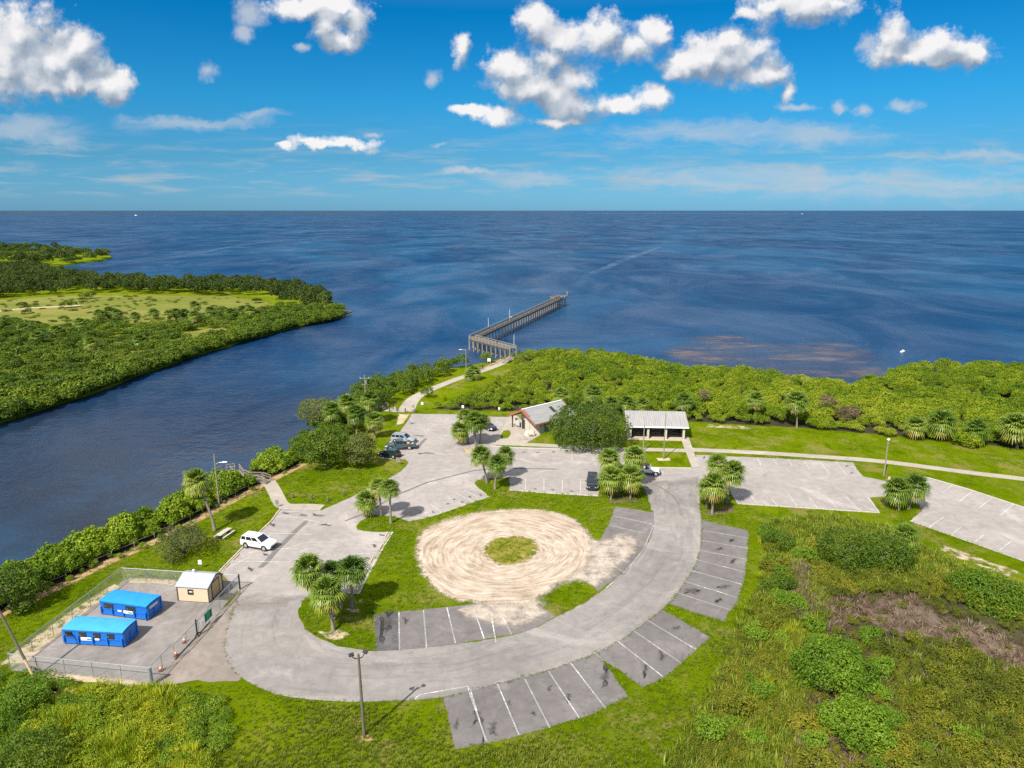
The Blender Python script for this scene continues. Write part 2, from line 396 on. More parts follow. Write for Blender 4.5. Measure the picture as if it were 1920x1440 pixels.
def mat_asphalt(name, lo, hi, crack=0.6, stain=0.5, uv=False):
    m, g = newmat(name); p = g.pos()
    big = g.noise(p, 0.09, 5, 0.6, 0.5); mid = g.noise(p, 0.8, 5, 0.65); fine = g.noise(p, 14.0, 3, 0.7)
    f = g.m('ADD', g.m('MULTIPLY', big, 0.7), g.m('ADD', g.m('MULTIPLY', mid, 0.65), g.m('MULTIPLY', fine, 0.35)))
    c = g.ramp(g.m('SUBTRACT', f, 0.36), [(0.25, lo), (0.75, hi)])
    if uv:
        uvn = g.n('ShaderNodeUVMap').outputs[0]
        s1 = g.noise(g.v('MULTIPLY', uvn, (0.05, 0.55, 1)), 1.0, 6, 0.7, 0.6)
        c = g.mix(g.m('MULTIPLY', g.mr(s1, 0.46, 0.70), 0.45), c, tuple(q * 0.62 for q in lo))
        s2 = g.noise(g.v('MULTIPLY', uvn, (0.07, 0.4, 1)), 1.0, 6, 0.75, 0.8)
        c = g.mix(g.m('MULTIPLY', g.mr(s2, 0.52, 0.72), 0.55), c, tuple(min(1, q * 1.25) for q in hi))
    du = g.noise(g.v('ADD', p, (50, 20, 0)), 0.11, 7, 0.72, 1.0)
    c = g.mix(g.m('MULTIPLY', g.mr(du, 0.52, 0.66), 0.55), c, tuple(min(1, q * 1.22) for q in hi))
    sm = g.noise(g.v('MULTIPLY', g.v('ADD', p, (5, 70, 0)), (0.9, 0.35, 1)), 0.35, 7, 0.75, 0.6)
    c = g.mix(g.m('MULTIPLY', g.mr(sm, 0.55, 0.72), 0.5), c, tuple(q * 0.72 for q in lo))
    vo = g.n('ShaderNodeTexVoronoi', {'Vector': g.v('ADD', p, g.v('SCALE', g.noise(p, 0.7, 4, 0.7, col=True), 2.2)), 'Scale': 0.28}, feature='DISTANCE_TO_EDGE').outputs[0]
    ck = g.m('MULTIPLY', g.mr(vo, 0.014, 0.004), g.mr(big, 0.42, 0.55))
    c = g.mix(g.m('MULTIPLY', ck, crack), c, tuple(q * 0.45 for q in lo))
    st = g.mr(g.noise(g.v('ADD', p, (9, 4, 0)), 0.45, 5, 0.72, 0.4), 0.6, 0.78)
    c = g.mix(g.m('MULTIPLY', st, stain), c, tuple(q * 0.55 for q in lo))
    pr = g.prin(Base_Color=c, Roughness=0.92, Specular_IOR_Level=0.2, Normal=g.bump(g.m('ADD', fine, mid), 0.35, 0.03))
    if uv:
        e = g.n('ShaderNodeAttribute', attribute_name='edge').outputs['Fac']
        al = g.mr(g.m('ADD', e, g.m('MULTIPLY', g.m('SUBTRACT', g.noise(p, 0.35, 6, 0.7), 0.5), 1.2)), 0.1, 0.9)
        ms = g.n('ShaderNodeMixShader', {0: al}); g.L.new(g.n('ShaderNodeBsdfTransparent').outputs[0], ms.inputs[1]); g.L.new(pr, ms.inputs[2]); pr = ms.outputs[0]
    g.out(pr)
    return m


def mat_sand(cx, cy):
    m, g = newmat('circle_sand'); p = g.pos()
    d = g.v('SUBTRACT', p, (cx, cy, 0)); d = g.v('MULTIPLY', d, (1, 1.0, 0))
    wob = g.noise(p, 0.10, 3, 0.5)
    r = g.m('ADD', g.v('LENGTH', d), g.m('MULTIPLY', wob, 3.0))
    dn = g.v('NORMALIZE', d); sp2 = g.n('ShaderNodeSeparateXYZ', {0: dn})
    ring = g.noise(g.xyz(g.m('MULTIPLY', r, 1.5), g.m('MULTIPLY', sp2.outputs[0], 2.2), g.m('MULTIPLY', sp2.outputs[1], 2.2)), 1.5, 6, 0.70)
    fine = g.noise(p, 6.0, 4, 0.7); mid = g.noise(p, 0.35, 5, 0.65, 0.4)
    f = g.m('ADD', g.m('MULTIPLY', ring, 0.95), g.m('ADD', g.m('MULTIPLY', fine, 0.2), g.m('MULTIPLY', mid, 0.4)))
    c = g.ramp(g.m('SUBTRACT', f, 0.28), [(0.28, (0.23, 0.17, 0.12)), (0.42, (0.36, 0.285, 0.21)), (0.53, (0.455, 0.375, 0.295)), (0.72, (0.58, 0.52, 0.44))])
    e = g.n('ShaderNodeAttribute', attribute_name='edge').outputs['Fac']
    al = g.mr(g.m('ADD', e, g.m('MULTIPLY', g.m('SUBTRACT', g.m('ADD', g.m('MULTIPLY', g.noise(p, 0.9, 6, 0.75), 0.6), g.m('MULTIPLY', fine, 0.4)), 0.5), 2.2)), 0.30, 0.62)
    pr = g.prin(Base_Color=c, Roughness=0.95, Specular_IOR_Level=0.1, Normal=g.bump(g.m('ADD', g.m('MULTIPLY', ring, 2.0), fine), 0.7, 0.10))
    tr = g.n('ShaderNodeBsdfTransparent').outputs[0]
    ms = g.n('ShaderNodeMixShader', {0: al}); g.L.new(tr, ms.inputs[1]); g.L.new(pr, ms.inputs[2])
    g.out(ms.outputs[0]); return m


def mat_patch(name, stops, nscale, alo=0.35, ahi=0.7, namp=1.4, nfreq=1.2, bump=0.5, rough=0.95, stretch=(1, 1, 1)):
    """thin sheet with a ragged, broken edge"""
    m, g = newmat(name); p = g.v('MULTIPLY', g.pos(), stretch)
    f = g.m('ADD', g.m('MULTIPLY', g.noise(p, nscale, 5, 0.65), 0.6), g.m('MULTIPLY', g.noise(p, nscale * 9, 4, 0.7), 0.4))
    c = g.ramp(f, stops)
    e = g.n('ShaderNodeAttribute', attribute_name='edge').outputs['Fac']
    al = g.mr(g.m('ADD', e, g.m('MULTIPLY', g.m('SUBTRACT', g.noise(p, nfreq, 6, 0.72), 0.5), namp)), alo, ahi)
    pr = g.prin(Base_Color=c, Roughness=rough, Specular_IOR_Level=0.15, Normal=g.bump(g.noise(p, nscale * 8, 4, 0.7), bump, 0.06))
    tr = g.n('ShaderNodeBsdfTransparent').outputs[0]
    ms = g.n('ShaderNodeMixShader', {0: al}); g.L.new(tr, ms.inputs[1]); g.L.new(pr, ms.inputs[2])
    g.out(ms.outputs[0]); return m


def mat_paint():
    m, g = newmat('worn_white_paint'); p = g.pos()
    al = g.mr(g.m('ADD', g.m('MULTIPLY', g.noise(p, 3.0, 5, 0.75), 0.65), g.m('MULTIPLY', g.noise(p, 0.25, 3), 0.5)), 0.40, 0.60, 0.98, 0.25)
    pr = g.prin(Base_Color=(0.72, 0.71, 0.69), Roughness=0.8)
    tr = g.n('ShaderNodeBsdfTransparent').outputs[0]
    ms = g.n('ShaderNodeMixShader', {0: al}); g.L.new(tr, ms.inputs[1]); g.L.new(pr, ms.inputs[2])
    g.out(ms.outputs[0]); return m


def mat_faint_paint():
    m, g = newmat('faded_white_paint'); p = g.pos()
    al = g.mr(g.noise(p, 2.0, 5, 0.75), 0.40, 0.66, 0.70, 0.08)
    pr = g.prin(Base_Color=(0.70, 0.69, 0.66), Roughness=0.85)
    tr = g.n('ShaderNodeBsdfTransparent').outputs[0]
    ms = g.n('ShaderNodeMixShader', {0: al}); g.L.new(tr, ms.inputs[1]); g.L.new(pr, ms.inputs[2])
    g.out(ms.outputs[0]); return m


def mat_water():
    m, g = newmat('bay_water'); p = g.pos()
    sep = g.n('ShaderNodeSeparateXYZ', {0: p})
    # tannin-dark river near the left bank, blue bay farther out
    far = g.mr(sep.outputs[1], 95, 240)
    big = g.noise(g.v('MULTIPLY', p, (0.8, 0.45, 1)), 0.008, 6, 0.62, 0.8)
    c = g.mix(far, (0.013, 0.011, 0.012), (0.004, 0.028, 0.082))
    c = g.mix(g.m('MULTIPLY', g.mr(big, 0.42, 0.62), 0.65), c, (0.016, 0.074, 0.155))
    # drifting lines of smoother and rougher surface
    st = g.noise(g.v('MULTIPLY', p, (0.8, 0.45, 1)), 0.022, 7, 0.66, 1.2)
    w1 = g.noise(p, 0.55, 4, 0.6, 0.3); w2 = g.noise(g.v('MULTIPLY', p, (0.6, 1, 1)), 0.11, 4, 0.6)
    w3 = g.noise(p, 2.0, 3, 0.6)
    h = g.m('ADD', g.m('MULTIPLY', w2, 2.2), g.m('ADD', g.m('MULTIPLY', w1, 1.0), g.m('MULTIPLY', w3, 0.25)))
    stv = g.m('MULTIPLY', g.mr(st, 0.35, 0.68, 0.30, 1.0), g.mr(sep.outputs[1], 95, 230, 0.40, 1.0))
    bn = g.n('ShaderNodeBump', {'Strength': stv, 'Distance': 0.34, 'Height': h}).outputs[0]
    fr = g.m('MINIMUM', g.m('MULTIPLY', g.n('ShaderNodeFresnel', {'IOR': 1.333, 'Normal': bn}).outputs[0], 1.1), g.m('ADD', g.mr(st, 0.3, 0.72, 0.11, 0.27), g.mr(sep.outputs[1], 170, 90, 0.0, 0.06)))
    df = g.n('ShaderNodeBsdfDiffuse', {'Color': c, 'Normal': bn}).outputs[0]
    gl = g.n('ShaderNodeBsdfGlossy', {'Color': (0.95, 0.97, 1.0, 1), 'Roughness': g.m('MULTIPLY', g.mr(st, 0.35, 0.7, 0.14, 0.28), g.mr(sep.outputs[1], 95, 230, 0.5, 1.0)), 'Normal': bn}).outputs[0]
    ms = g.n('ShaderNodeMixShader', {0: fr}); g.L.new(df, ms.inputs[1]); g.L.new(gl, ms.inputs[2])
    g.out(ms.outputs[0])
    return m


# ------------------------------------------------------------------ sheets
rng = np.random.default_rng(7)
random.seed(7)


def resample(poly, step, closed=True):
    out = []; n = len(poly)
    for i in range(n if closed else n - 1):
        a, b = Vector(poly[i]), Vector(poly[(i + 1) % n]); k = max(1, int((b - a).length / step))
        out += [a + (b - a) * (j / k) for j in range(k)]
    if not closed: out.append(Vector(poly[-1]))
    return out


def smooth_poly(poly, it=1, closed=True):
    p = [Vector(q) for q in poly]
    for _ in range(it):
        o = []; n = len(p)
        for i in range(n if closed else n - 1):
            a, b = p[i], p[(i + 1) % n]; o += [a * .75 + b * .25, a * .25 + b * .75]
        if not closed: o = [p[0]] + o + [p[-1]]
        p = o
    return p


def normals2(p):
    n = len(p); ar = sum(p[i].x * p[(i + 1) % n].y - p[(i + 1) % n].x * p[i].y for i in range(n)); s = 1 if ar > 0 else -1
    out = []
    for i in range(n):
        t = (p[(i + 1) % n] - p[i - 1]); t = t.normalized() if t.length > 1e-9 else Vector((1, 0))
        out.append(Vector((t.y, -t.x)) * s)      # outward
    return out


def tri_fill(p):
    return tessellate_polygon([[Vector((q.x, q.y, 0)) for q in p]])


def sheet(name, poly, z, mat, jitter=0.0, step=0.7, fade=0.0, smooth=0, skirt=0.0, kind='structure', holes=None):
    p = poly if not isinstance(poly, str) else W(poly, z)
    p = [Vector(q) for q in p]
    if smooth: p = smooth_poly(p, smooth)
    if jitter or fade: p = resample(p, step)
    if jitter:
        no = normals2(p); r = random.Random(name)
        w = [r.gauss(0, 1) for _ in p]
        w = [(w[i - 1] + 2 * w[i] + w[(i + 1) % len(w)]) / 3 for i in range(len(w))]
        p = [q + n * (j * jitter) for q, n, j in zip(p, no, w)]
    n = len(p)
    if fade:
        no = normals2(p)
        no = [(no[i - 2] + no[i - 1] + no[i] + no[(i + 1) % n] + no[(i + 2) % n]).normalized() for i in range(n)]
        inn = [q - k * fade for q, k in zip(p, no)]
        vs = [(q.x, q.y, z) for q in p] + [(q.x, q.y, z) for q in inn]
        fs = [(i, (i + 1) % n, (i + 1) % n + n, i + n) for i in range(n)] + [tuple(i + n for i in t) for t in tri_fill(inn)]
    else:
        vs = [(q.x, q.y, z) for q in p]; fs = [tuple(t) for t in tri_fill(p)]
    if skirt:
        b = len(vs); no = normals2(p)
        vs += [(q.x + k.x * skirt * .8, q.y + k.y * skirt * .8, z - skirt) for q, k in zip(p, no)]
        fs += [(i, b + i, b + (i + 1) % n, (i + 1) % n) for i in range(n)]
    me = bpy.data.meshes.new(name); me.from_pydata(vs, [], fs)
    bm = bmesh.new(); bm.from_mesh(me)
    for f in bm.faces:
        f.normal_update()
        if f.normal.z < 0: f.normal_flip()
    bm.to_mesh(me); bm.free()
    if fade:
        a = me.attributes.new('edge', 'FLOAT', 'POINT'); a.data.foreach_set('value', [0.0] * n + [1.0] * (len(vs) - n))
    me.materials.append(mat); me.update()
    o = link(name, me); o['kind'] = kind; return o


def strip(name, pts, width, z, mat, fade=False, kind='structure', seg=1.5):
    """ribbon following a polyline; width number or list"""
    p = resample([Vector(q) for q in pts], seg, False); n = len(p)
    wl = width if not isinstance(width, (list, tuple)) else np.interp(np.linspace(0, 1, n), np.linspace(0, 1, len(width)), width)
    vs = []; ed = []; fs = []
    offs = (-0.5, -0.25, 0.25, 0.5) if fade else (-0.5, 0.5)
    for i, q in enumerate(p):
        t = (p[min(i + 1, n - 1)] - p[max(i - 1, 0)]).normalized(); nn = Vector((-t.y, t.x)); w = wl if np.isscalar(wl) else wl[i]
        for o in offs:
            e = q + nn * (o * w); vs.append((e.x, e.y, z)); ed.append(0.0 if abs(o) == .5 or i in (0, n - 1) else 1.0)
    k = len(offs)
    for i in range(n - 1):
        for j in range(k - 1): fs.append((i * k + j + 1, i * k + j, (i + 1) * k + j, (i + 1) * k + j + 1))
    me = bpy.data.meshes.new(name); me.from_pydata(vs, [], fs); me.materials.append(mat)
    if fade: a = me.attributes.new('edge', 'FLOAT', 'POINT'); a.data.foreach_set('value', ed)
    bm = bmesh.new(); bm.from_mesh(me)
    for f in bm.faces:
        f.normal_update()
        if f.normal.z < 0: f.normal_flip()
    bm.to_mesh(me); bm.free()
    o = link(name, me)
    if kind: o['kind'] = kind
    return o


def in_poly(pts, poly):
    x, y = pts[:, 0], pts[:, 1]; r = np.zeros(len(pts), bool); n = len(poly)
    for i in range(n):
        x1, y1 = poly[i]; x2, y2 = poly[(i + 1) % n]
        c = ((y1 > y) != (y2 > y)) & (x < (x2 - x1) * (y - y1) / ((y2 - y1) if y2 != y1 else 1e-9) + x1)
        r ^= c
    return r


def sample_poly(poly, n, excl=(), mind=0.0, r=None):
    r = r or rng
    a = np.array([tuple(q) for q in poly]); lo, hi = a.min(0), a.max(0)
    ar = abs(0.5 * np.sum(a[:, 0] * np.roll(a[:, 1], -1) - np.roll(a[:, 0], -1) * a[:, 1]))
    m = int(n * (hi - lo).prod() / max(ar, 1e-6) * 1.05) + 8
    p = r.uniform(lo, hi, (m, 2)); p = p[in_poly(p, a)]
    for e in excl: p = p[~in_poly(p, np.array([tuple(q) for q in e]))]
    if mind > 0:
        cell = {}; keep = []
        for i, q in enumerate(p):
            k = (int(q[0] // mind), int(q[1] // mind)); ok = True
            for dx in (-1, 0, 1):
                for dy in (-1, 0, 1):
                    for j in cell.get((k[0] + dx, k[1] + dy), ()):
                        if (p[j][0] - q[0]) ** 2 + (p[j][1] - q[1]) ** 2 < mind * mind: ok = False; break
            if ok: cell.setdefault(k, []).append(i); keep.append(i)
        p = p[keep]
    return p

# ------------------------------------------------------------------ water, land, roads
WATER_Z = -1.3
me = bpy.data.meshes.new('water'); B = 70000
me.from_pydata([(-B, -400, WATER_Z), (B, -400, WATER_Z), (B, B, WATER_Z), (-B, B, WATER_Z)], [], [(0, 1, 2, 3)])
me.materials.append(mat_water()); link('water', me)['kind'] = 'structure'

M['ground'] = mat_ground()
BANK = '-60,1152 0,1120 60,1088 160,1038 250,995 360,938 455,888 535,845 600,795 650,756 700,730 760,710 830,692 870,686 905,681 935,673 955,668 1000,665 1080,663 1150,669 1250,691 1330,698 1400,704 1450,711 1500,715 1560,723 1600,728 1660,713 1690,699 1780,691 1900,691 2200,702 2600,722'
land = W(BANK) + [Vector((420, 130)), Vector((420, -120)), Vector((-150, -120)), Vector((-120, 20)), Vector((-78, 62))]
sheet('ground', land, 0.0, M['ground'], jitter=0.25, step=2.0, skirt=2.4)
PEN = '-400,905 -200,850 -60,800 0,780 80,755 150,735 220,709 300,680 375,656 450,634 510,617 560,605 610,596 640,589 628,573 600,556 560,545 450,536 300,532 170,526 110,514 60,507 0,505 -200,503 -400,503'
pen = W(PEN)
sheet('peninsula_ground', pen, 0.0, M['ground'], jitter=0.5, step=4.0, skirt=2.4)
ISL = '-400,502 -150,503 0,502 60,500 110,497 150,491 185,487 208,482 200,476 150,471 100,468 0,464 -200,460 -500,458'
isl = W(ISL)
sheet('far_spit_ground', isl, 0.0, M['ground'], jitter=0.8, step=8.0, skirt=2.4)

A_LIGHT = mat_asphalt('light_worn_asphalt', (0.235, 0.212, 0.198), (0.375, 0.34, 0.318), 0.25, 0.5)
A_ROAD = mat_asphalt('road_asphalt', (0.175, 0.16, 0.15), (0.30, 0.277, 0.26), 0.22, 0.35, uv=True)
A_DARK = mat_asphalt('dark_bay_asphalt', (0.115, 0.104, 0.102), (0.20, 0.182, 0.176), 0.35, 0.5)
A_BLACK = mat_asphalt('old_black_asphalt', (0.055, 0.052, 0.053), (0.14, 0.135, 0.135), 0.6, 0.7)
GRAVEL = mat_asphalt('grey_gravel', (0.15, 0.135, 0.128), (0.30, 0.27, 0.25), 0.0, 0.4)
APRON = mat_asphalt('brown_gravel', (0.165, 0.138, 0.118), (0.28, 0.24, 0.208), 0.0, 0.3)
M['path'] = mat_asphalt('path_concrete', (0.29, 0.255, 0.21), (0.41, 0.365, 0.31), 0.2, 0.2)

NLOT = '772,776 858,777 907,781 951,782 944,800 935,815 918,834 961,838 1072,841 1172,846 1207,849 1210,876 1297,877 1312,876 1312,953 1315,990 1290,1010 1200,1010 900,1010 740,1040 690,1120 665,1165 580,1215 500,1230 425,1200 431,1165 440,1140 450,1112 443,1103 411,1074 453,1030 508,979 527,954 602,957 622,948 660,932 692,915 724,900 753,883 767,868 760,861 711,860 713,855 730,829 747,813 762,793'
nlot = W(NLOT)
sheet('parking_lot', nlot, 0.012, A_LIGHT, jitter=0.05, step=0.5)
FLOT = '1306,853 1390,857 1493,862 1600,868 1606,880 1618,893 1660,902 1700,903 1733,895 1813,918 1920,953 2060,1003 2060,1110 1917,1052 1827,1020 1747,992 1705,977 1728,958 1722,945 1690,934 1660,931 1632,933 1650,962 1493,952 1383,945 1370,920 1330,922 1300,930 1295,890 1304,876'
flot = W(FLOT)
sheet('east_parking_lot', flot, 0.016, A_LIGHT, jitter=0.05, step=0.5)

OUTER = '450,1105 438,1151 424,1186 422,1215 427,1239 450,1271 505,1299 560,1310 640,1316 700,1316 780,1313 832,1308 878,1296 933,1282 1028,1258 1070,1242 1117,1227 1159,1203 1189,1183 1214,1163 1242,1143 1270,1112 1284,1090 1298,1070 1308,1048 1313,1023 1315,999 1315,975 1312,951 1307,933 1310,890'
INNER = '640,1113 581,1118 567,1128 559,1142 561,1157 572,1180 599,1196 631,1210 689,1220 706,1221 850,1209 910,1199 961,1191 1009,1175 1042,1157 1076,1141 1121,1113 1171,1074 1206,1031 1220,1007 1227,983 1224,961 1219,950 1213,930 1205,900'


def road_ribbon(name, outer, inner, z, mat, n=170):
    def rs(p):
        p = smooth_poly(W(p), 2, False); d = [0]
        for a, b in zip(p, p[1:]): d.append(d[-1] + (b - a).length)
        t = np.linspace(0, d[-1], n)
        return np.stack([np.interp(t, d, [q.x for q in p]), np.interp(t, d, [q.y for q in p])], 1), d[-1]
    a, la = rs(outer); b, lb = rs(inner); K = 12; vs = []; uv = []
    for i in range(n):
        w = np.linalg.norm(a[i] - b[i])
        for j in range(K + 1):
            q = a[i] * (1 - j / K) + b[i] * (j / K)
            if 0 < i < n - 1 and j in (0, K): q = q + rng.normal(0, 0.05, 2)
            vs.append((q[0], q[1], z)); uv.append((i / n * (la + lb) / 2, j / K * w))
    fs = [(i * (K + 1) + j, (i + 1) * (K + 1) + j, (i + 1) * (K + 1) + j + 1, i * (K + 1) + j + 1) for i in range(n - 1) for j in range(K)]
    me = bpy.data.meshes.new(name); me.from_pydata(vs, [], fs); me.materials.append(mat)
    at = me.attributes.new('edge', 'FLOAT', 'POINT'); at.data.foreach_set('value', [min(1.0, min(i / (n * .10), (n - 1 - i) / (n * .08))) * 1.6 for i in range(n) for j in range(K + 1)])
    ul = me.uv_layers.new(name='UVMap'); li = np.zeros(len(me.loops), np.int32); me.loops.foreach_get('vertex_index', li)
    ul.data.foreach_set('uv', np.array(uv, np.float32)[li].ravel())
    bm = bmesh.new(); bm.from_mesh(me)
    for f in bm.faces:
        f.normal_update()
        if f.normal.z < 0: f.normal_flip()
    bm.to_mesh(me); bm.free()
    link(name, me)['kind'] = 'structure'
    return [Vector(q) for q in a], [Vector(q) for q in b]


ro, ri = road_ribbon('road', OUTER, INNER, 0.022, A_ROAD)
road_poly = ro + ri[::-1]
BAYS = [
    ('832,1308 878,1295 933,1281 1028,1257 1070,1241 1117,1226 1131,1240 1147,1262 1178,1306 1130,1329 1084,1349 957,1385 854,1406', A_DARK),
    ('1117,1226 1159,1202 1189,1182 1214,1162 1242,1143 1333,1195 1305,1219 1278,1245 1242,1272 1205,1291 1163,1258 1139,1244', A_DARK),
    ('1315,975 1404,995 1402,1027 1400,1050 1398,1074 1392,1098 1383,1126 1369,1147 1358,1167 1254,1133 1269,1112 1283,1090 1297,1070 1307,1048 1312,1023 1314,999', A_DARK)]
bay_polys = []
for s, mt in BAYS:
    bp = W(s); bay_polys.append(bp); sheet('parking_bay', bp, 0.018 + 0.0012 * len(bay_polys), mt, jitter=0.06, step=0.5)
ISLE = '706,1221 689,1220 631,1210 599,1196 572,1180 561,1157 559,1142 567,1128 581,1118 651,1113 672,1115 686,1081 709,1040 736,997 686,997 672,993 670,986 676,978 689,970 715,966 740,969 753,973 764,979 794,973 820,965 917,932 889,906 895,900 920,897 955,896 955,920 1035,925 1122,930 1124,905 1130,895 1160,893 1196,900 1206,914 1215,933 1219,950 1224,961 1227,983 1220,1007 1206,1031 1171,1074 1121,1113 1076,1141 1042,1157 1009,1175 961,1191 910,1199 850,1209'
isle = W(ISLE)
sheet('grass_island', isle, 0.05, M['ground'], jitter=0.09, step=0.45, skirt=0.06)
D_BAY = W('702,1153 760,1147 838,1139 905,1131 985,1120 1042,1157 1009,1175 961,1191 910,1199 850,1209 765,1218 706,1221')
E_BAY = W('1153,950 1224,961 1227,983 1220,1007 1206,1031 1171,1074 1121,1110 1100,1080 1108,1045 1119,1023 1141,985')
bay_polys += [D_BAY, E_BAY]
sheet('parking_bay', D_BAY, 0.056, A_DARK, jitter=0.06, step=0.5)
sheet('parking_bay', E_BAY, 0.056, A_DARK, jitter=0.06, step=0.5)
sheet('parking_bay', W('702,1153 746,1149 748,1219 706,1221'), 0.060, A_BLACK, jitter=0.06, step=0.5)
sheet('palm_island', W('1632,933 1660,931 1690,934 1722,945 1728,958 1705,977 1650,962'), 0.05, M['ground'], jitter=0.08, step=0.45, skirt=0.06)
C0 = P(952, 1034)
SAND = mat_sand(C0.x, C0.y)
DUST = mat_patch('sand_dust', [(0.3, (0.26, 0.21, 0.165)), (0.5, (0.40, 0.34, 0.28)), (0.7, (0.54, 0.49, 0.43))], 0.45, 0.40, 1.15, 2.0, 0.55)
sheet('sand_dust', '1085,1000 1120,1005 1160,985 1215,1005 1226,1020 1205,1052 1172,1086 1122,1122 1090,1100 1060,1108 1035,1125 1062,1160 1015,1182 955,1194 880,1180 840,1160 828,1138 900,1110 1000,1080', 0.066, DUST, step=0.8, fade=2.6, smooth=1)
sheet('sand_circle', '764,1027 770,1006 782,992 820,972 880,956 930,950 975,948 1035,952 1085,966 1112,990 1124,1010 1125,1040 1112,1068 1075,1092 1040,1112 1005,1140 960,1142 900,1138 850,1136 810,1118 785,1095 768,1060', 0.070, SAND, step=0.8, fade=2.6, smooth=1)
sheet('inner_grass', '893,1030 905,1012 925,1003 960,999 1000,1002 1018,1016 1020,1035 1005,1052 975,1064 940,1066 910,1058 897,1045', 0.074,
      mat_patch('circle_grass', [(0.3, (0.07, 0.09, 0.006)), (0.45, (0.15, 0.155, 0.01)), (0.6, (0.25, 0.20, 0.05)), (0.75, (0.46, 0.38, 0.26))], 0.5, 0.35, 0.6, 1.8, 1.0), step=0.6, fade=2.4, smooth=1)
YARD = W('283,1284 450,1105 447,1091 340,1090 231,1090 120,1176 22,1257 150,1270')
sheet('gravel_yard', YARD, 0.0145, GRAVEL, jitter=0.15, step=0.6)
sheet('gravel_apron', W('283,1284 450,1105 446,1150 434,1186 432,1215 437,1239 458,1271 446,1276 370,1276 310,1283'), 0.016, APRON, jitter=0.2, step=0.6)
SANDY = mat_patch('sandy_soil', [(0.3, (0.24, 0.18, 0.10)), (0.5, (0.42, 0.34, 0.22)), (0.75, (0.58, 0.50, 0.38))], 0.5, 0.4, 0.8, 1.9, 0.8)
strip('sandy_verge', W('12,1258 60,1215 150,1145 232,1090'), [4, 3, 2.5, 2], 0.024, SANDY, fade=True)
strip('sandy_verge', W('225,1088 300,1090 345,1095'), 1.6, 0.026, SANDY, fade=True)
strip('sandy_verge', W('60,1262 150,1272 280,1284'), 1.2, 0.028, SANDY, fade=True)
# paths
PATHS = [('1290,843 1427,849 1547,857 1647,864 1747,877 1830,888 1920,898 2080,920', 2.2), ('760,772 773,749 791,738 822,724 867,707 904,696 944,681 962,668', [4.2, 3.4, 2.8, 2.6, 2.6, 2.6, 2.6]),
         ('503,903 512,915 520,932 528,948 545,951 575,950 604,952', 2.2), ('917,831 1000,834 1072,838 1172,843 1210,843 1286,845 1300,846', 2.0), ('724,768 742,770 762,770', 2.6)]
path_polys = []
for s, w in PATHS:
    pl = smooth_poly(W(s), 2, False); o = strip('path', pl, w, 0.030 + 0.002 * len(path_polys), M['path'])
    path_polys.append(pl)
sheet('forecourt', W('951,782 968,779 1002,808 1013,816 985,832 918,832 935,815 944,800'), 0.028, M['path'], jitter=0.03)
sheet('forecourt_grass', W('940,808 958,806 956,822 938,823'), 0.036, M['ground'], jitter=0.1, step=0.5, smooth=1)
sheet('path', W('1275,819 1291,819 1311,876 1297,877'), 0.042, M['path'])
sheet('pavilion_slab', W('1176,818 1290,820 1291,826 1174,823'), 0.045, M['path'])
MEADOW = mat_patch('dry_meadow_grass', [(0.3, (0.085, 0.125, 0.008)), (0.5, (0.155, 0.165, 0.025)), (0.7, (0.27, 0.225, 0.07))], 0.035, 0.2, 0.9, 1.8, 0.05, stretch=(0.4, 1, 1))
sheet('meadow', '-250,640 -250,572 0,561 120,553 275,552 447,554 520,566 500,582 430,584 360,604 250,612 120,612 0,606', 0.012, MEADOW, fade=6, step=4)
sheet('meadow', '0,640 60,628 180,640 330,622 420,606 470,612 400,640 280,668 120,690 0,700', 0.016, MEADOW, fade=6, step=4)
strip('beach_track', W('-60,592 0,583 60,577 110,575 170,571'), 7, 0.02, SANDY, fade=True, seg=6)

# painted lines
PAINT = mat_paint(); FADED = mat_faint_paint()
LINES_A = '878,1294,913,1392 882,1294,910,1389 933,1284,973,1379 984,1274,1031,1366 1028,1259,1086,1347 1070,1244,1136,1330 1117,1226,1131,1240 1214,1164,1305,1219 1188,1184,1278,1245 1158,1203,1243,1270 1315,995,1404,1010 1315,1014,1402,1029 1309,1032,1400,1050 1305,1050,1398,1074 1297,1071,1392,1097 1284,1091,1384,1122 1268,1112,1370,1145 748,1148,749,1220 794,1145,800,1217 838,1140,854,1207 888,1142,908,1199 922,1160,930,1205 942,1157,959,1190 1149,968,1224,984 1139,985,1210,1001 1155,1011,1202,1025 1147,1060,1171,1074 777,1313,787,1304 787,1304,877,1288 877,1288,880,1296 1226,985,1207,1030 1207,1030,1171,1074 1171,1074,1136,1104'
LINES_F = '1420,860,1427,872 1450,861,1457,872 1478,862,1485,873 1507,864,1518,880 1537,866,1555,888 1567,867,1588,892 1370,922,1383,944 1408,930,1420,946 1447,936,1458,949 1477,925,1495,951 1517,933,1532,953 1548,930,1570,954 1587,933,1610,957 1627,933,1649,961 1752,902,1738,908 1785,911,1767,925 1822,923,1798,942 1860,934,1836,953 1900,946,1877,967 1770,970,1742,989 1803,988,1784,1003 1845,1003,1825,1019 1897,1015,1870,1035 1383,945,1650,962 1705,977,1917,1052 1386,857,1493,862 1493,862,1600,868 1733,895,1813,918 1813,918,1920,953 986,896,985,919 1020,898,1020,922 1055,899,1054,925 1089,902,1088,927 1072,842,1073,865 1112,860,1112,865 955,919,1122,930 795,973,917,932 736,997,672,1114 672,1114,652,1112 527,954,602,957 650,1068,697,1067 670,1040,710,1037 690,1015,726,1014 470,1045,412,1073 762,968,794,973 840,933,868,947 855,925,884,940 870,920,897,933 805,945,830,962 780,950,806,968 600,980,520,965 585,1003,490,1000 545,1055,430,1053 560,1030,462,1028'


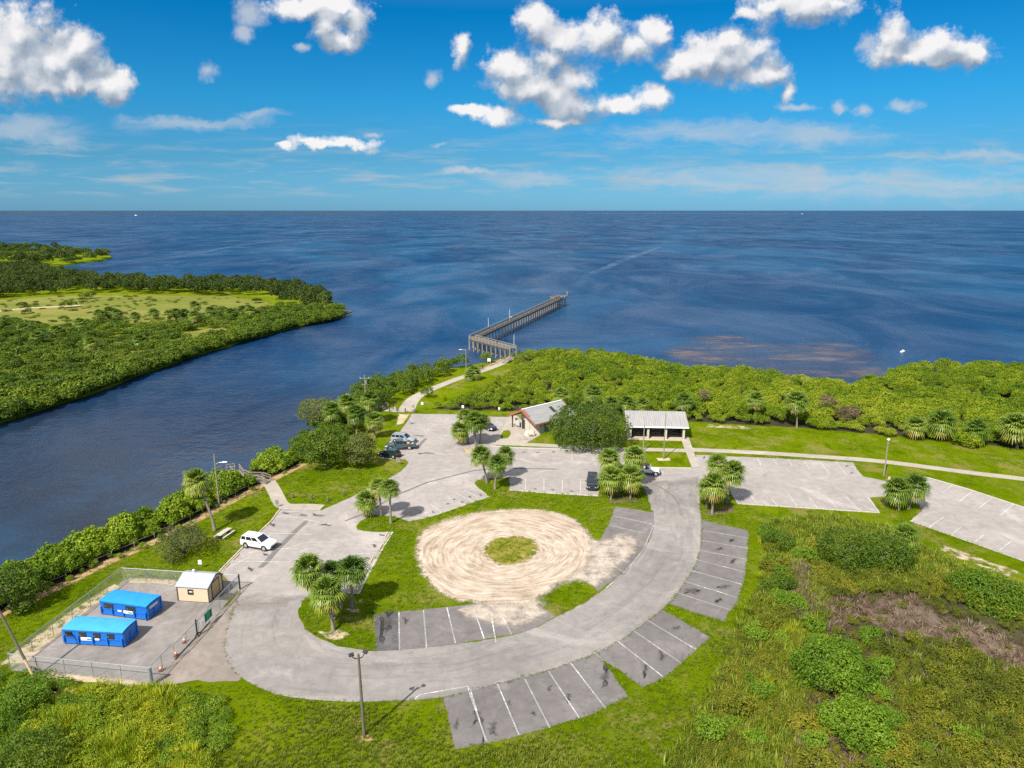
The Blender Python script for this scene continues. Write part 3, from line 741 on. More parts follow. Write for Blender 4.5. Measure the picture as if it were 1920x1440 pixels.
def lines(name, s, z, mat, w):
    mb = MB()
    for q in s.split():
        z += 0.00012
        a, b, c, d = (float(x) for x in q.split(','))
        p0, p1 = P(a, b).to_2d(), P(c, d).to_2d(); t = (p1 - p0).normalized(); n = Vector((-t.y, t.x)) * w / 2
        k = max(1, int((p1 - p0).length / 1.5))
        for i in range(k):
            e0 = p0.lerp(p1, i / k); e1 = p0.lerp(p1, (i + 1) / k)
            mb.quad([(e0.x + n.x, e0.y + n.y, z), (e1.x + n.x, e1.y + n.y, z), (e1.x - n.x, e1.y - n.y, z), (e0.x - n.x, e0.y - n.y, z)])
    o = mb.build(name, mat); o['kind'] = 'structure'


lines('road_markings', LINES_A, 0.078, PAINT, 0.13)
lines('faded_road_markings', LINES_F, 0.064, FADED, 0.13)
OIL = mat_patch('oil_stain', [(0.3, (0.055, 0.052, 0.052)), (0.7, (0.125, 0.118, 0.113))], 1.0, 0.42, 1.45, 1.15, 1.6, bump=0.1)
STAINS = '905,1372,9,22 893,1345,13,20 925,1368,16,14 1135,1272,16,24 1065,1308,9,12 1000,1338,10,7 1030,1290,9,8 955,1318,8,7 1208,1258,10,14 1240,1232,16,12 1270,1178,14,7 1345,1127,16,8 1300,1109,22,10 1355,1101,18,7 1375,1052,16,9 1372,1014,10,6 1352,1030,14,6 715,1180,8,22 730,1165,14,18 760,1165,10,10 955,1280,10,6 855,1360,10,12 535,962,11,4 569,966,11,4 512,985,11,5 497,1040,10,5 470,1068,12,6 590,965,10,4 715,1004,11,4 703,1024,10,5 690,1048,10,5 680,1075,8,5 840,945,7,3 852,937,7,3 868,942,8,3 880,932,7,3 901,928,8,3 812,961,7,3 955,908,8,3 1003,917,6,2.4 1037,919,6,2.4 1071,921,6,2.4 984,848,6,2 1008,849,6,2 1038,847,6,2 1062,846,7,2 772,794,9,2.4 784,817,14,3 758,813,9,2.5 752,855,12,4 1588,874,7,2.4 1597,887,7,2 1320,858,7,2.6 800,850,18,3 610,985,14,4 596,968,14,4'
r_ = random.Random(5)
for q in STAINS.split():
    u, v, a, b = (float(x) for x in q.split(','))
    pts = []
    for k in range(14):
        an = 2 * math.pi * k / 14; rr = r_.uniform(0.65, 1.2)
        pts.append(P(u + math.cos(an) * a * 1.35 * rr, v + math.sin(an) * b * 1.35 * rr).to_2d())
    ww = min((max(p.x for p in pts) - min(p.x for p in pts)), (max(p.y for p in pts) - min(p.y for p in pts)))
    sheet('oil_stain', pts, (0.069 if v > 930 else 0.05) + 0.0001 * STAINS.split().index(q), OIL, fade=ww * 0.42, step=0.35)
strip('tar_patch', W('580,972 555,995 520,1030 485,1070'), 0.9, 0.044, mat_patch('tar', [(0.3, (0.12, 0.118, 0.115)), (0.7, (0.2, 0.195, 0.19))], 0.8, 0.3, 0.6, 1.0, 1.0, 0.1), fade=True)
strip('tar_patch', W('640,980 690,960 740,930 800,905 890,882 955,878 1050,880'), 0.45, 0.045, bpy.data.materials['tar'], fade=True)
strip('tar_patch', W('1215,905 1240,915 1262,930 1275,950'), 0.35, 0.0455, bpy.data.materials['tar'], fade=True)
strip('tar_patch', W('800,820 788,833 780,845'), 0.8, 0.046, bpy.data.materials['tar'], fade=True)

# soil and mud under the wild planting
MUD = mat_patch('dark_mud', [(0.3, (0.07, 0.052, 0.04)), (0.5, (0.13, 0.095, 0.072)), (0.75, (0.22, 0.165, 0.125))], 0.45, 0.3, 0.55, 1.2, 0.8, stretch=(1.4, 0.7, 1))
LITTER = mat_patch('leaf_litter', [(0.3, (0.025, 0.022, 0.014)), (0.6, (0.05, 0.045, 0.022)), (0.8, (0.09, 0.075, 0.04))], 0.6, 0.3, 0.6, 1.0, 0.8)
MARSHG = mat_patch('marsh_soil', [(0.3, (0.022, 0.022, 0.010)), (0.5, (0.05, 0.046, 0.02)), (0.7, (0.11, 0.085, 0.05))], 0.4, 0.3, 0.6, 1.2, 0.6)
BRICKY = mat_patch('dry_earth', [(0.3, (0.22, 0.14, 0.07)), (0.55, (0.37, 0.25, 0.13)), (0.8, (0.5, 0.38, 0.22))], 0.7, 0.35, 0.75, 1.5, 1.0)
MARSH = W('1430,985 1500,975 1560,968 1690,1000 1735,1032 1800,1062 1920,1102 2150,1190 2200,1600 1150,1560 1250,1440 1330,1300 1385,1180 1425,1100 1440,1040')
sheet('marsh_ground', MARSH, 0.010, MARSHG, fade=3.0, step=1.5)
mud = W('1590,1124 1630,1114 1700,1116 1745,1133 1770,1158 1860,1178 1950,1222 1980,1258 1910,1266 1830,1230 1755,1206 1690,1196 1630,1178 1605,1150')
sheet('mud_flat', mud, 0.018, MUD, fade=2.0, step=1.0, smooth=1)
MANG = W('800,768 860,770 950,771 1040,772 1160,777 1290,791 1400,798 1500,803 1560,809 1650,816 1750,826 1850,836 1920,843 2200,882 2500,930 2500,718 2200,703 1900,692 1780,692 1690,700 1660,714 1600,729 1560,724 1500,716 1450,712 1400,705 1330,699 1250,692 1150,670 1080,664 1000,666 960,672 966,688 950,706 925,722 895,738 860,752 815,764')
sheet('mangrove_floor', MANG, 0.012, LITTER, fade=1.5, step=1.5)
HEDGE_LINE = W('-90,1200 0,1150 100,1103 200,1053 283,1017 393,960 487,910 571,867')
hl = resample(HEDGE_LINE, 1.0, False)
def off_line(line, d):
    out = []
    for i, q in enumerate(line):
        t = (line[min(i + 1, len(line) - 1)] - line[max(i - 1, 0)]).normalized(); out.append(q + Vector((-t.y, t.x)) * d)
    return out
strip('dry_earth', off_line(hl, -0.3), 2.2, 0.014, BRICKY, fade=True)
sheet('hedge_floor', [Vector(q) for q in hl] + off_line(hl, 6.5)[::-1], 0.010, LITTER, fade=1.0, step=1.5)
sheet('sandy_verge', '745,775 772,776 760,794 738,800', 0.02, SANDY, fade=0.8)
sheet('sandy_verge', '860,838 905,842 905,850 870,852', 0.07, SANDY, fade=0.8)
sheet('sandy_verge', '880,700 940,670 950,674 905,695 850,715 830,718', 0.016, BRICKY, fade=1.2)
sheet('sandy_verge', '590,1183 640,1176 665,1190 635,1205 600,1198', 0.056, SANDY, fade=0.8)
sheet('sandy_verge', '645,1140 672,1137 678,1148 655,1152', 0.056, SANDY, fade=0.5)
sheet('sandy_verge', '1135,930 1195,926 1200,942 1140,946', 0.056, mat_patch('palm_mulch', [(0.3, (0.06, 0.045, 0.03)), (0.7, (0.22, 0.16, 0.10))], 0.8, 0.35, 0.7, 1.5, 1.0), fade=0.9)
sheet('sandy_verge', '1315,955 1375,945 1380,960 1330,970', 0.02, bpy.data.materials['palm_mulch'], fade=0.7)
sheet('sandy_verge', '660,1376 700,1374 705,1390 665,1396', 0.016, BRICKY, fade=0.45, step=0.3)
sheet('sandy_verge', '80,1280 150,1283 180,1300 150,1330 90,1320', 0.016, BRICKY, fade=1.2)
sheet('sandy_verge', '1228,858 1258,858 1262,865 1230,865', 0.016, SANDY, fade=0.6)
SPARSE = mat_patch('sparse_sand', [(0.3, (0.26, 0.2, 0.11)), (0.5, (0.42, 0.34, 0.23)), (0.75, (0.58, 0.50, 0.38))], 0.5, 0.75, 1.3, 3.0, 0.7)
strip('sandy_verge', W('1740,1018 1800,1040 1900,1076 1940,1092'), 4.0, 0.016, SPARSE, fade=True)
strip('sandy_verge', W('1310,798 1360,800 1420,803'), 3.5, 0.016, SPARSE, fade=True)
SHOAL = mat_patch('wet_sand_shoal', [(0.35, (0.05, 0.05, 0.075)), (0.5, (0.13, 0.10, 0.095)), (0.65, (0.34, 0.25, 0.20))], 0.05, 0.50, 2.3, 2.8, 0.05, bump=0.05, rough=0.5, stretch=(0.45, 1, 1))
sheet('shoal', '1215,655 1245,634 1300,622 1370,618 1420,630 1470,640 1530,632 1600,640 1660,655 1710,680 1700,706 1660,718 1600,732 1500,722 1400,710 1330,702 1270,696 1240,680', WATER_Z + 0.006, SHOAL, fade=8, step=3)
WAKE = mat_patch('wake_foam', [(0.3, (0.06, 0.13, 0.24)), (0.7, (0.13, 0.22, 0.34))], 0.05, 0.55, 1.7, 1.6, 0.05, bump=0.1, rough=0.4, stretch=(1, 0.5, 1))
strip('wake', W('225,497 300,486 380,472 450,460 510,452 600,447 700,443', WATER_Z), [5, 8, 14, 22, 18, 14, 10], WATER_Z + 0.008, WAKE, fade=True, seg=8)
strip('wake', W('700,443 800,441 900,440 960,437 1050,430', WATER_Z), [9, 12, 14, 12], WATER_Z + 0.010, WAKE, fade=True, seg=10)
strip('wake', W('1090,520 1140,500 1190,480 1240,462', WATER_Z), [10, 16, 14, 10], WATER_Z + 0.010, WAKE, fade=True, seg=10)
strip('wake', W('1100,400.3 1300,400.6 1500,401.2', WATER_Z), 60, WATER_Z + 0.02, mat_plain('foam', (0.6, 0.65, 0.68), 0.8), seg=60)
strip('bank_shade_strip', W('-300,880 -60,802 0,782 80,757 150,737 220,711 300,682 376,657 450,636 510,619 560,607 610,598 641,590'), 3, 0.03, mat_plain('painted_bank_shade', (0.016, 0.014, 0.010), .8), seg=4)  # near-black strip: shade under the overhanging mangroves painted along the bank edge
# low far shore
FSH = mat_plain('far_shore_green', (0.018, 0.045, 0.05), 0.9, scale=0.002)
def far_shore(u0, u1, dist, hmax, seed):
    r = random.Random(seed); mb = MB(); n = int((u1 - u0) / 6)
    secs = []
    for i in range(n + 1):
        u = u0 + (u1 - u0) * i / n; x = (u - 960) / F * dist
        e = min(1, min(i, n - i) / 6); h = hmax * (0.3 + 0.7 * r.random()) * e + 0.5
        secs.append([(x, dist - 150, WATER_Z - 1), (x, dist - 90, WATER_Z + h * .8), (x, dist + 60, WATER_Z + h), (x, dist + 300, WATER_Z - 1)])
    mb.loft(secs); o = mb.build('far_shore', FSH); o['kind'] = 'structure'
far_shore(-500, 640, 9500, 17, 1); far_shore(560, 1010, 11000, 15, 2)

# ------------------------------------------------------------------ foliage
def leaf_quads(c, nrm, size, r, asp=0.55):
    n = len(c)
    a = r.normal(size=(n, 3)); a -= nrm * np.sum(a * nrm, 1, keepdims=True); a /= np.linalg.norm(a, axis=1, keepdims=True) + 1e-9
    b = np.cross(nrm, a); s = (size * r.uniform(0.7, 1.3, (n, 1)))
    v = np.stack([c - a * s * .5, c + b * s * asp * .5 + nrm * s * .06, c + a * s * .5 - nrm * s * .1, c - b * s * asp * .5 + nrm * s * .06], 1)
    return v.reshape(-1, 3), np.arange(n * 4).reshape(-1, 4)


def lobe_foliage(lobes, n, leaf, r, up=0.35, zmin=-0.45, rnd=0.75, inner=0.25):
    L = np.array(lobes, float)            # cx cy cz rx ry rz
    w = (L[:, 3] * L[:, 4] * L[:, 5]) ** (2 / 3); w /= w.sum()
    k = r.choice(len(L), int(n * 1.8), p=w)
    d = r.normal(size=(len(k), 3)); d /= np.linalg.norm(d, axis=1, keepdims=True)
    ok = d[:, 2] > zmin; k, d = k[ok], d[ok]
    ph = k * 1.7
    lump = 1 + 0.13 * np.sin(d[:, 0] * 5 + ph) * np.cos(d[:, 1] * 6 + ph * 2) + 0.08 * np.sin(d[:, 2] * 9 + ph)
    rad = (1 - inner * r.random(len(k)) ** 1.6) * lump
    p = L[k, :3] + d * L[k, 3:6] * rad[:, None]
    keep = np.ones(len(k), bool)
    for j in range(len(L)):
        q = (p - L[j, :3]) / L[j, 3:6]
        keep &= ~((np.sum(q * q, 1) < 0.5) & (k != j) & (r.random(len(k)) < 0.92))
    p, d, k = p[keep][:n], d[keep][:n], k[keep][:n]
    nr = d + np.array([0, 0, up]) + r.normal(size=d.shape) * rnd; nr /= np.linalg.norm(nr, axis=1, keepdims=True)
    lobr = r.random(len(L))
    v, f = leaf_quads(p, nr, leaf, r)
    return v, f, np.clip(0.65 * r.random(len(p)) + 0.35 * lobr[k], 0, 1)


def shrub_mesh(name, seed, n, leaf, mat, height=1.5, k=9, spread=0.55, lob=(0.34, 0.56)):
    r = np.random.default_rng(seed); lobes = []
    for i in range(k):
        a = r.uniform(0, 6.28); q = spread * math.sqrt(r.random()); s = r.uniform(*lob)
        z = height * (0.30 + 0.42 * (1 - q / spread * 0.7) * r.uniform(0.6, 1.15))
        lobes.append((math.cos(a) * q, math.sin(a) * q, z, s, s, s * r.uniform(0.75, 1.0) * height / 1.5))
    v, f, lr = lobe_foliage(lobes, n, leaf, r)
    v[:, 2] = np.maximum(v[:, 2], 0.01)
    return np_mesh(name, v, f, None, mat, lr)


def tuft_mesh(name, seed, n, mat, h=1.0, rad=0.4, w=0.035, lean=0.5):
    r = np.random.default_rng(seed); vs = []; fs = []; lr = []
    for i in range(n):
        a = r.uniform(0, 6.28); q = rad * math.sqrt(r.random()); b = Vector((math.cos(a) * q, math.sin(a) * q, 0))
        a2 = a + r.normal() * 0.8; hh = h * r.uniform(0.55, 1.1); l = lean * r.uniform(0.2, 1.1) * hh
        d = Vector((math.cos(a2), math.sin(a2), 0)); s = Vector((-d.y, d.x, 0)) * w * r.uniform(0.7, 1.3)
        m_ = b + d * l * .35 + Vector((0, 0, hh * .6)); t = b + d * l + Vector((0, 0, hh))
        k = len(vs); vs += [b - s * .6, b + s * .6, m_ + s, m_ - s, t]
        fs += [(k, k + 1, k + 2, k + 3)]; fs.append((k + 3, k + 2, k + 4, k + 4)); c = r.random(); lr += [c, c]
    q = [f for f in fs if f[2] != f[3]]; t3 = [f[:3] for f in fs if f[2] == f[3]]
    return np_mesh(name, [tuple(x) for x in vs], q, t3, mat, lr[0::2] + lr[1::2])


def gn_scatter(name, pts, protos, scl, mat, kind='stuff', tilt=0.0, seed=0):
    """pts Nx3, scl N or Nx3; protos are meshes held by objects in a collection outside the scene"""
    r = np.random.default_rng(seed + 11); n = len(pts)
    me = bpy.data.meshes.new(name); me.vertices.add(n); me.vertices.foreach_set('co', np.asarray(pts, np.float32).ravel())
    rot = np.zeros((n, 3), np.float32); rot[:, 2] = r.uniform(0, 6.283, n)
    if tilt: rot[:, 0] = r.normal(0, tilt, n); rot[:, 1] = r.normal(0, tilt, n)
    s = np.asarray(scl, np.float32); s = np.repeat(s[:, None], 3, 1) if s.ndim == 1 else s
    me.attributes.new('rot', 'FLOAT_VECTOR', 'POINT').data.foreach_set('vector', rot.ravel())
    me.attributes.new('scl', 'FLOAT_VECTOR', 'POINT').data.foreach_set('vector', np.ascontiguousarray(s).ravel())
    me.attributes.new('idx', 'INT', 'POINT').data.foreach_set('value', r.integers(0, len(protos), n).astype(np.int32))
    me.materials.append(mat); me.update()
    o = link(name, me); o['kind'] = kind
    c = bpy.data.collections.new(name + '_kinds')
    for i, pm in enumerate(protos): c.objects.link(bpy.data.objects.new('%s_kind_%02d' % (name, i), pm))
    ng = bpy.data.node_groups.new(name + '_scatter', 'GeometryNodeTree')
    ng.interface.new_socket('Geometry', in_out='INPUT', socket_type='NodeSocketGeometry')
    ng.interface.new_socket('Geometry', in_out='OUTPUT', socket_type='NodeSocketGeometry')
    N = ng.nodes; L = ng.links
    gi = N.new('NodeGroupInput'); go = N.new('NodeGroupOutput'); iop = N.new('GeometryNodeInstanceOnPoints')
    ci = N.new('GeometryNodeCollectionInfo'); ci.inputs['Collection'].default_value = c
    ci.inputs['Separate Children'].default_value = True; ci.inputs['Reset Children'].default_value = True
    def attr(nm, dt):
        a = N.new('GeometryNodeInputNamedAttribute'); a.data_type = dt; a.inputs['Name'].default_value = nm; return a.outputs['Attribute']
    e2r = N.new('FunctionNodeEulerToRotation')
    L.new(attr('rot', 'FLOAT_VECTOR'), e2r.inputs[0]); L.new(e2r.outputs[0], iop.inputs['Rotation'])
    L.new(attr('scl', 'FLOAT_VECTOR'), iop.inputs['Scale']); L.new(attr('idx', 'INT'), iop.inputs['Instance Index'])
    iop.inputs['Pick Instance'].default_value = True
    L.new(gi.outputs[0], iop.inputs['Points']); L.new(ci.outputs[0], iop.inputs['Instance']); L.new(iop.outputs[0], go.inputs[0])
    md = o.modifiers.new('scatter', 'NODES'); md.node_group = ng
    return o


def z3(p, z=0.0): return np.concatenate([p, np.full((len(p), 1), z)], 1)


def place_shrubs(name, label, cat, group, pts, protos, scl, seed=0):
    r = random.Random(seed)
    for i, p in enumerate(pts):
        o = link(name, protos[r.randrange(len(protos))]); o.location = p; o.rotation_euler = (0, 0, r.uniform(0, 6.28))
        s = scl[i]; o.scale = tuple(s) if hasattr(s, '__len__') else (s, s, s)
        tag(o, label, cat, group)


# ---- mangrove thicket in front of the bay
MG = [shrub_mesh('mangrove_%d' % i, 100 + i, 1900, 0.125, LF['mangrove'], 1.6, 15, 0.74, (0.22, 0.44)) for i in range(6)]
mp = sample_poly(MANG, 3600, mind=1.5, r=np.random.default_rng(3))
front = W('790,763 860,768 950,771 1040,772 1160,777 1290,791 1400,798 1500,803 1560,809 1650,816 1750,826 1850,836 1920,843 2200,882')
fd = np.array([min((Vector(p) - (a + (b - a) * max(0, min(1, (Vector(p) - a).dot(b - a) / (b - a).length_squared)))).length for a, b in zip(front, front[1:])) for p in mp])
rr = np.random.default_rng(4)
ms = 1.2 + 1.7 * rr.random(len(mp)) ** 1.5; ms = np.where(fd < 5, ms * 0.72, ms)
le = W('800,768 815,764 860,752 895,738 925,722 950,706 966,688 960,672')
ld = np.array([min((Vector(p) - q).length for q in resample(le, 1.5, False)) for p in mp]); ms = ms * np.clip(0.45 + ld / 14, 0.45, 1)
und = np.sin(mp[:, 0] * .13 + 1) * np.cos(mp[:, 1] * .17) + .6 * np.sin(mp[:, 0] * .31 + mp[:, 1] * .23)
mz = (0.40 * ms + 1.25) * np.where(fd < 4, 0.8, 1.0) * (1 + .16 * und) * rr.uniform(0.85, 1.15, len(mp))
mscl = np.stack([ms, ms, mz], 1); order = np.argsort(mp[:, 1] + 0.0 * fd); inview = [i for i in order if abs(mp[i, 0]) < mp[i, 1] * 0.76]
near = inview[:260]; rest = [i for i in range(len(mp)) if i not in set(near)]
place_shrubs('mangrove_shrub', 'bushy yellow-green mangrove along the inland side of the thicket before the bay', 'mangrove', 'mangroves of the thicket',
             [(mp[i, 0], mp[i, 1], 0) for i in near], MG, [mscl[i] for i in near], 5)
gn_scatter('mangrove_thicket', z3(mp[rest]), MG, mscl[rest], LF['mangrove'], seed=6)

# ---- hedge along the river
HG = [shrub_mesh('seagrape_%d' % i, 200 + i, 1100, 0.19, LF['hedge'], 1.5, 8) for i in range(4)]
hp = []; hs = []; r_ = random.Random(9); bwl = resample(W('503,905 484,898 462,897 448,891 440,880 424,882 412,889'), 1.0, False)
for row, (d, h) in enumerate([(1.35, .95), (2.9, 1.35), (4.9, 1.5)]):
    line = off_line(hl, d); k = 0.0
    while k < len(line) - 1:
        q = line[int(k)]; s = h * r_.uniform(0.75, 1.75)
        gap = any((Vector(b_) - q).length < 2.0 + s * .35 for b_ in bwl)
        if not gap: hp.append((q.x + r_.uniform(-.4, .4), q.y + r_.uniform(-.4, .4), -0.25 * row)); hs.append((s, s, s * r_.uniform(1.0, 1.3)))
        k += r_.uniform(0.9, 1.5)
for q in hl:
    if r_.random() < 0.45 and min((Vector(b_) - q).length for b_ in bwl) > 2.2:
        s = r_.uniform(0.28, 0.75); e = q + Vector((r_.uniform(-.7, .9), r_.uniform(-.7, .9))); hp.append((e.x, e.y, 0)); hs.append((s, s, s * r_.uniform(.7, 1.2)))
place_shrubs('seagrape_shrub', 'bright green broad-leaved shrub in the hedge along the river fence', 'shrub', 'shrubs of the riverside hedge', hp, HG, hs, 3)

# ---- dark bushes along the bank towards the pier
BK = [shrub_mesh('bank_bush_%d' % i, 220 + i, 1400, 0.15, LF['tree'], 1.6, 9) for i in range(4)]
BKD = [shrub_mesh('dark_bank_bush_%d' % i, 230 + i, 1400, 0.15, LF['far'], 1.6, 9) for i in range(3)]
bank1 = W('545,838 600,790 650,752 672,742 700,770 690,790 640,850 590,880 560,875')
bp = sample_poly(bank1, 60, mind=2.0, r=np.random.default_rng(8))
place_shrubs('bank_bush', 'leafy mid-green bush in the dense bank planting behind the two lawn trees', 'bush', 'bushes on the river bank', z3(bp, -0.1), BK, np.random.default_rng(2).uniform(1.5, 2.4, len(bp)), 4)
bank2 = W('655,750 690,728 760,706 830,690 838,703 790,722 745,748 712,768 690,775')
bp = sample_poly(bank2, 70, mind=2.0, r=np.random.default_rng(9))
place_shrubs('bank_bush', 'dark green bush on the bank between the river and the pier path', 'bush', 'dark bushes below the pier path', z3(bp, -0.1), BKD, np.random.default_rng(2).uniform(1.8, 2.9, len(bp)), 4)
for (u, v, s, lab) in [(868, 688, 2.6, 'round dark bush by the water left of the path lamp'), (912, 681, 2.3, 'low green bush in front of the pier piles right of the path lamp'), (850, 690, 2.0, 'small dark bush at the left end of the grassy slope'), (802, 745, 1.9, 'dark round bush beside the bend of the pier path')]:
    place_shrubs('round_bush', lab, 'bush', None, [P(u, v)], BKD, [s], int(u))

# ---- peninsula across the river
FS = [shrub_mesh('far_scrub_%d' % i, 240 + i, 800, 0.2, LF['far'], 1.25, 8) for i in range(4)]
FW = [shrub_mesh('far_tree_%d' % i, 250 + i, 900, 0.19, LF['wood'], 1.9, 9) for i in range(4)]
rq = np.random.default_rng(21)
strip_p = W('-200,858 0,783 150,739 300,684 376,659 450,637 560,607 614,598 643,589 628,574 595,580 520,602 440,622 350,648 250,685 120,712 0,735 -200,790')
p1 = sample_poly(strip_p, 620, mind=2.5, r=rq); s1 = rq.uniform(2.2, 3.6, len(p1))
row = np.array([tuple(a) for a in resample(W('-130,824 0,783 80,758 150,738 220,712 300,683 376,658 450,637 510,620 560,608 612,599 642,590 630,575'), 2.0, False)])[::-1]
row = row + rq.normal(0, .5, row.shape); p1 = np.concatenate([row, p1]); s1 = np.concatenate([rq.uniform(1.7, 2.7, len(row)), s1]); i1 = np.arange(len(p1))
place_shrubs('shore_mangrove', 'green mangrove at the water edge of the far river bank', 'mangrove', 'mangroves along the far river bank', z3(p1[i1[:150]], -0.75), FS, [(s, s, s * 1.1) for s in s1[i1[:150]]], 2)
scrub_p = W('-250,800 0,735 120,712 250,685 350,648 440,622 520,602 595,580 560,572 480,585 420,585 360,606 250,612 200,606 120,612 0,606 -250,640')
p2 = sample_poly(scrub_p, 1500, mind=2.6, r=rq); s2 = rq.uniform(1.6, 3.6, len(p2)); hz = rq.uniform(0.45, 1.0, len(p2))
cl = np.array([math.sin(x * .05) * math.cos(y * .06) + .5 * math.sin(x * .11 + y * .09) for x, y in p2]); kp = cl > -0.62 - 0.5 * (p2[:, 1] < 230)
p2, s2, hz = p2[kp], s2[kp], hz[kp]
rest1 = p1[i1[150:]]
gn_scatter('far_bank_scrub', np.concatenate([z3(p2, -.1), z3(rest1, -.3)]), FS, np.concatenate([np.stack([s2, s2, s2 * hz], 1), np.stack([s1[i1[150:]]] * 3, 1)]), LF['far'], seed=12)
wood_p = W('-250,575 0,559 60,554 120,552 206,550 275,551 378,556 447,553 515,563 550,577 600,580 628,574 600,557 560,546 450,537 300,533 170,527 110,515 60,508 0,506 -250,504')
p3 = sample_poly(wood_p, 900, mind=3.8, r=rq); s3 = rq.uniform(3.2, 5.2, len(p3))
edge = W('-250,575 0,559 60,554 120,552 206,550 275,551 378,556 447,553 515,563 550,577 600,580 628,574')
d3 = np.array([min((Vector(p) - q).length for q in resample(edge, 4, False)) for p in p3]); i3 = np.argsort(d3)
place_shrubs('woodland_tree', 'dark green tree on the edge of the wood beyond the far meadow', 'tree', 'trees at the edge of the far wood', z3(p3[i3[:90]]), FW, [(s, s, s * .95) for s in s3[i3[:90]]], 8)
gn_scatter('far_wood', z3(p3[i3[90:]]), FW, np.stack([s3[i3[90:]], s3[i3[90:]], s3[i3[90:]] * .95], 1), LF['wood'], seed=13)
p4 = sample_poly(isl, 500, mind=7, r=rq); s4 = rq.uniform(5, 8, len(p4))
gn_scatter('far_spit_wood', z3(p4), FW + FS, np.stack([s4, s4, s4 * rq.uniform(.6, .9, len(p4))], 1), LF['wood'], seed=14)
pm_ = sample_poly(W('0,606 0,562 120,556 275,555 447,556 500,566 470,584 360,602 200,608'), 150, r=rq); sm_ = rq.uniform(0.5, 1.4, len(pm_))
gn_scatter('meadow_scrub', z3(pm_), FS, np.stack([sm_ * 1.5, sm_ * 1.5, sm_ * .6], 1), LF['far'], seed=15)
for u, v, s, lab in [(45, 576, 3.6, 'dark low bush beside the sandy track on the far meadow, farthest left'), (128, 577, 4.4, 'wide green bush at the right end of the sandy track on the far meadow'), (165, 560, 5.0, 'broad flat bush in front of the far wood'),
                     (120, 601, 2.6, 'small round dark bush alone on the tan meadow'), (66, 575, 2.2, 'pale small bush on the sandy track'), (286, 565, 1.8, 'tiny bush alone in the middle of the far meadow'),
                     (50, 588, 2.6, 'green bush in front of the sandy track'), (483, 568, 3.4, 'round bush at the right end of the far meadow'), (523, 575, 3.2, 'dark bush close to the eastern tip of the far wood')]:
    place_shrubs('meadow_bush', lab, 'bush', None, [P(u, v)], FS, [(s, s, s * .7)], int(u))


# ---- palms
def crown_mesh(name, seed, nf=36, seg=13, dead=0.09):
    r = np.random.default_rng(seed); V = []; Fq = []; lr = []
    for i in range(nf):
        t = i / (nf - 1); el = R(82) - R(132) * t ** 0.9 + r.normal() * 0.10; az = i * 2.39996 + r.normal() * 0.15
        d = Vector((math.cos(az) * math.cos(el), math.sin(az) * math.cos(el), math.sin(el)))
        pl = r.uniform(0.36, 0.5) * (0.6 + 0.5 * min(1, t * 2.2)); fr = r.uniform(0.5, 0.66)
        s = d.cross(Vector((0, 0, 1))); s = s.normalized() if s.length > 1e-3 else Vector((1, 0, 0)); nn = s.cross(d).normalized()
        hub = d * pl + Vector((0, 0, -0.04 * t)); age = 0.08 + 0.36 * t + (0.36 if t > 1 - dead else 0) + r.normal() * 0.05
        k = len(V); w = 0.012
        V += [-s * w, s * w, hub + s * w, hub - s * w]; Fq.append((k, k + 1, k + 2, k + 3)); lr.append(min(1, age + .25))
        for j in range(seg):
            ph = R(-118) + R(236) * j / (seg - 1); c, sn = math.cos(ph), math.sin(ph)
            dr = (d * c + s * sn).normalized(); L = fr * (0.78 + 0.22 * c) * r.uniform(0.9, 1.08)
            side = dr.cross(nn).normalized() * 0.042
            mid = hub + dr * L * 0.52 + nn * 0.05 * (1 - abs(sn)) - nn * 0.05 * abs(sn); tip = hub + dr * L * 0.93 - Vector((0, 0, 0.20 + 0.16 * t)) * L * 1.15
            k = len(V); V += [hub, mid + side, tip, mid - side]; Fq.append((k, k + 1, k + 2, k + 3)); lr.append(float(np.clip(age + r.normal() * 0.08, 0, 1)))
    return np_mesh(name, [tuple(v) for v in V], Fq, None, LF['palm'], lr)


def skirt_mesh(name, seed):
    r = np.random.default_rng(seed); V = []; Fq = []; lr = []
    for i in range(120):
        a = r.uniform(0, 6.28); ro_ = r.uniform(0.10, 0.34); z0 = r.uniform(-0.5, -0.1); L = r.uniform(0.25, 0.6)
        b = Vector((math.cos(a) * .08, math.sin(a) * .08, z0)); m_ = Vector((math.cos(a) * ro_, math.sin(a) * ro_, z0 - L * .45)); t = Vector((math.cos(a) * ro_ * .8, math.sin(a) * ro_ * .8, z0 - L))
        s = Vector((-math.sin(a), math.cos(a), 0)) * 0.06; k = len(V); V += [b, m_ + s, t, m_ - s]; Fq.append((k, k + 1, k + 2, k + 3)); lr.append(r.random())
    return np_mesh(name, [tuple(v) for v in V], Fq, None, LF['dead'], lr)


PC = [crown_mesh('palm_crown_%d' % i, 300 + i, 44 + 3 * i, 15) for i in range(5)]
PS = [skirt_mesh('dead_fronds_%d' % i, 330 + i) for i in range(2)]
pr_ = random.Random(12)


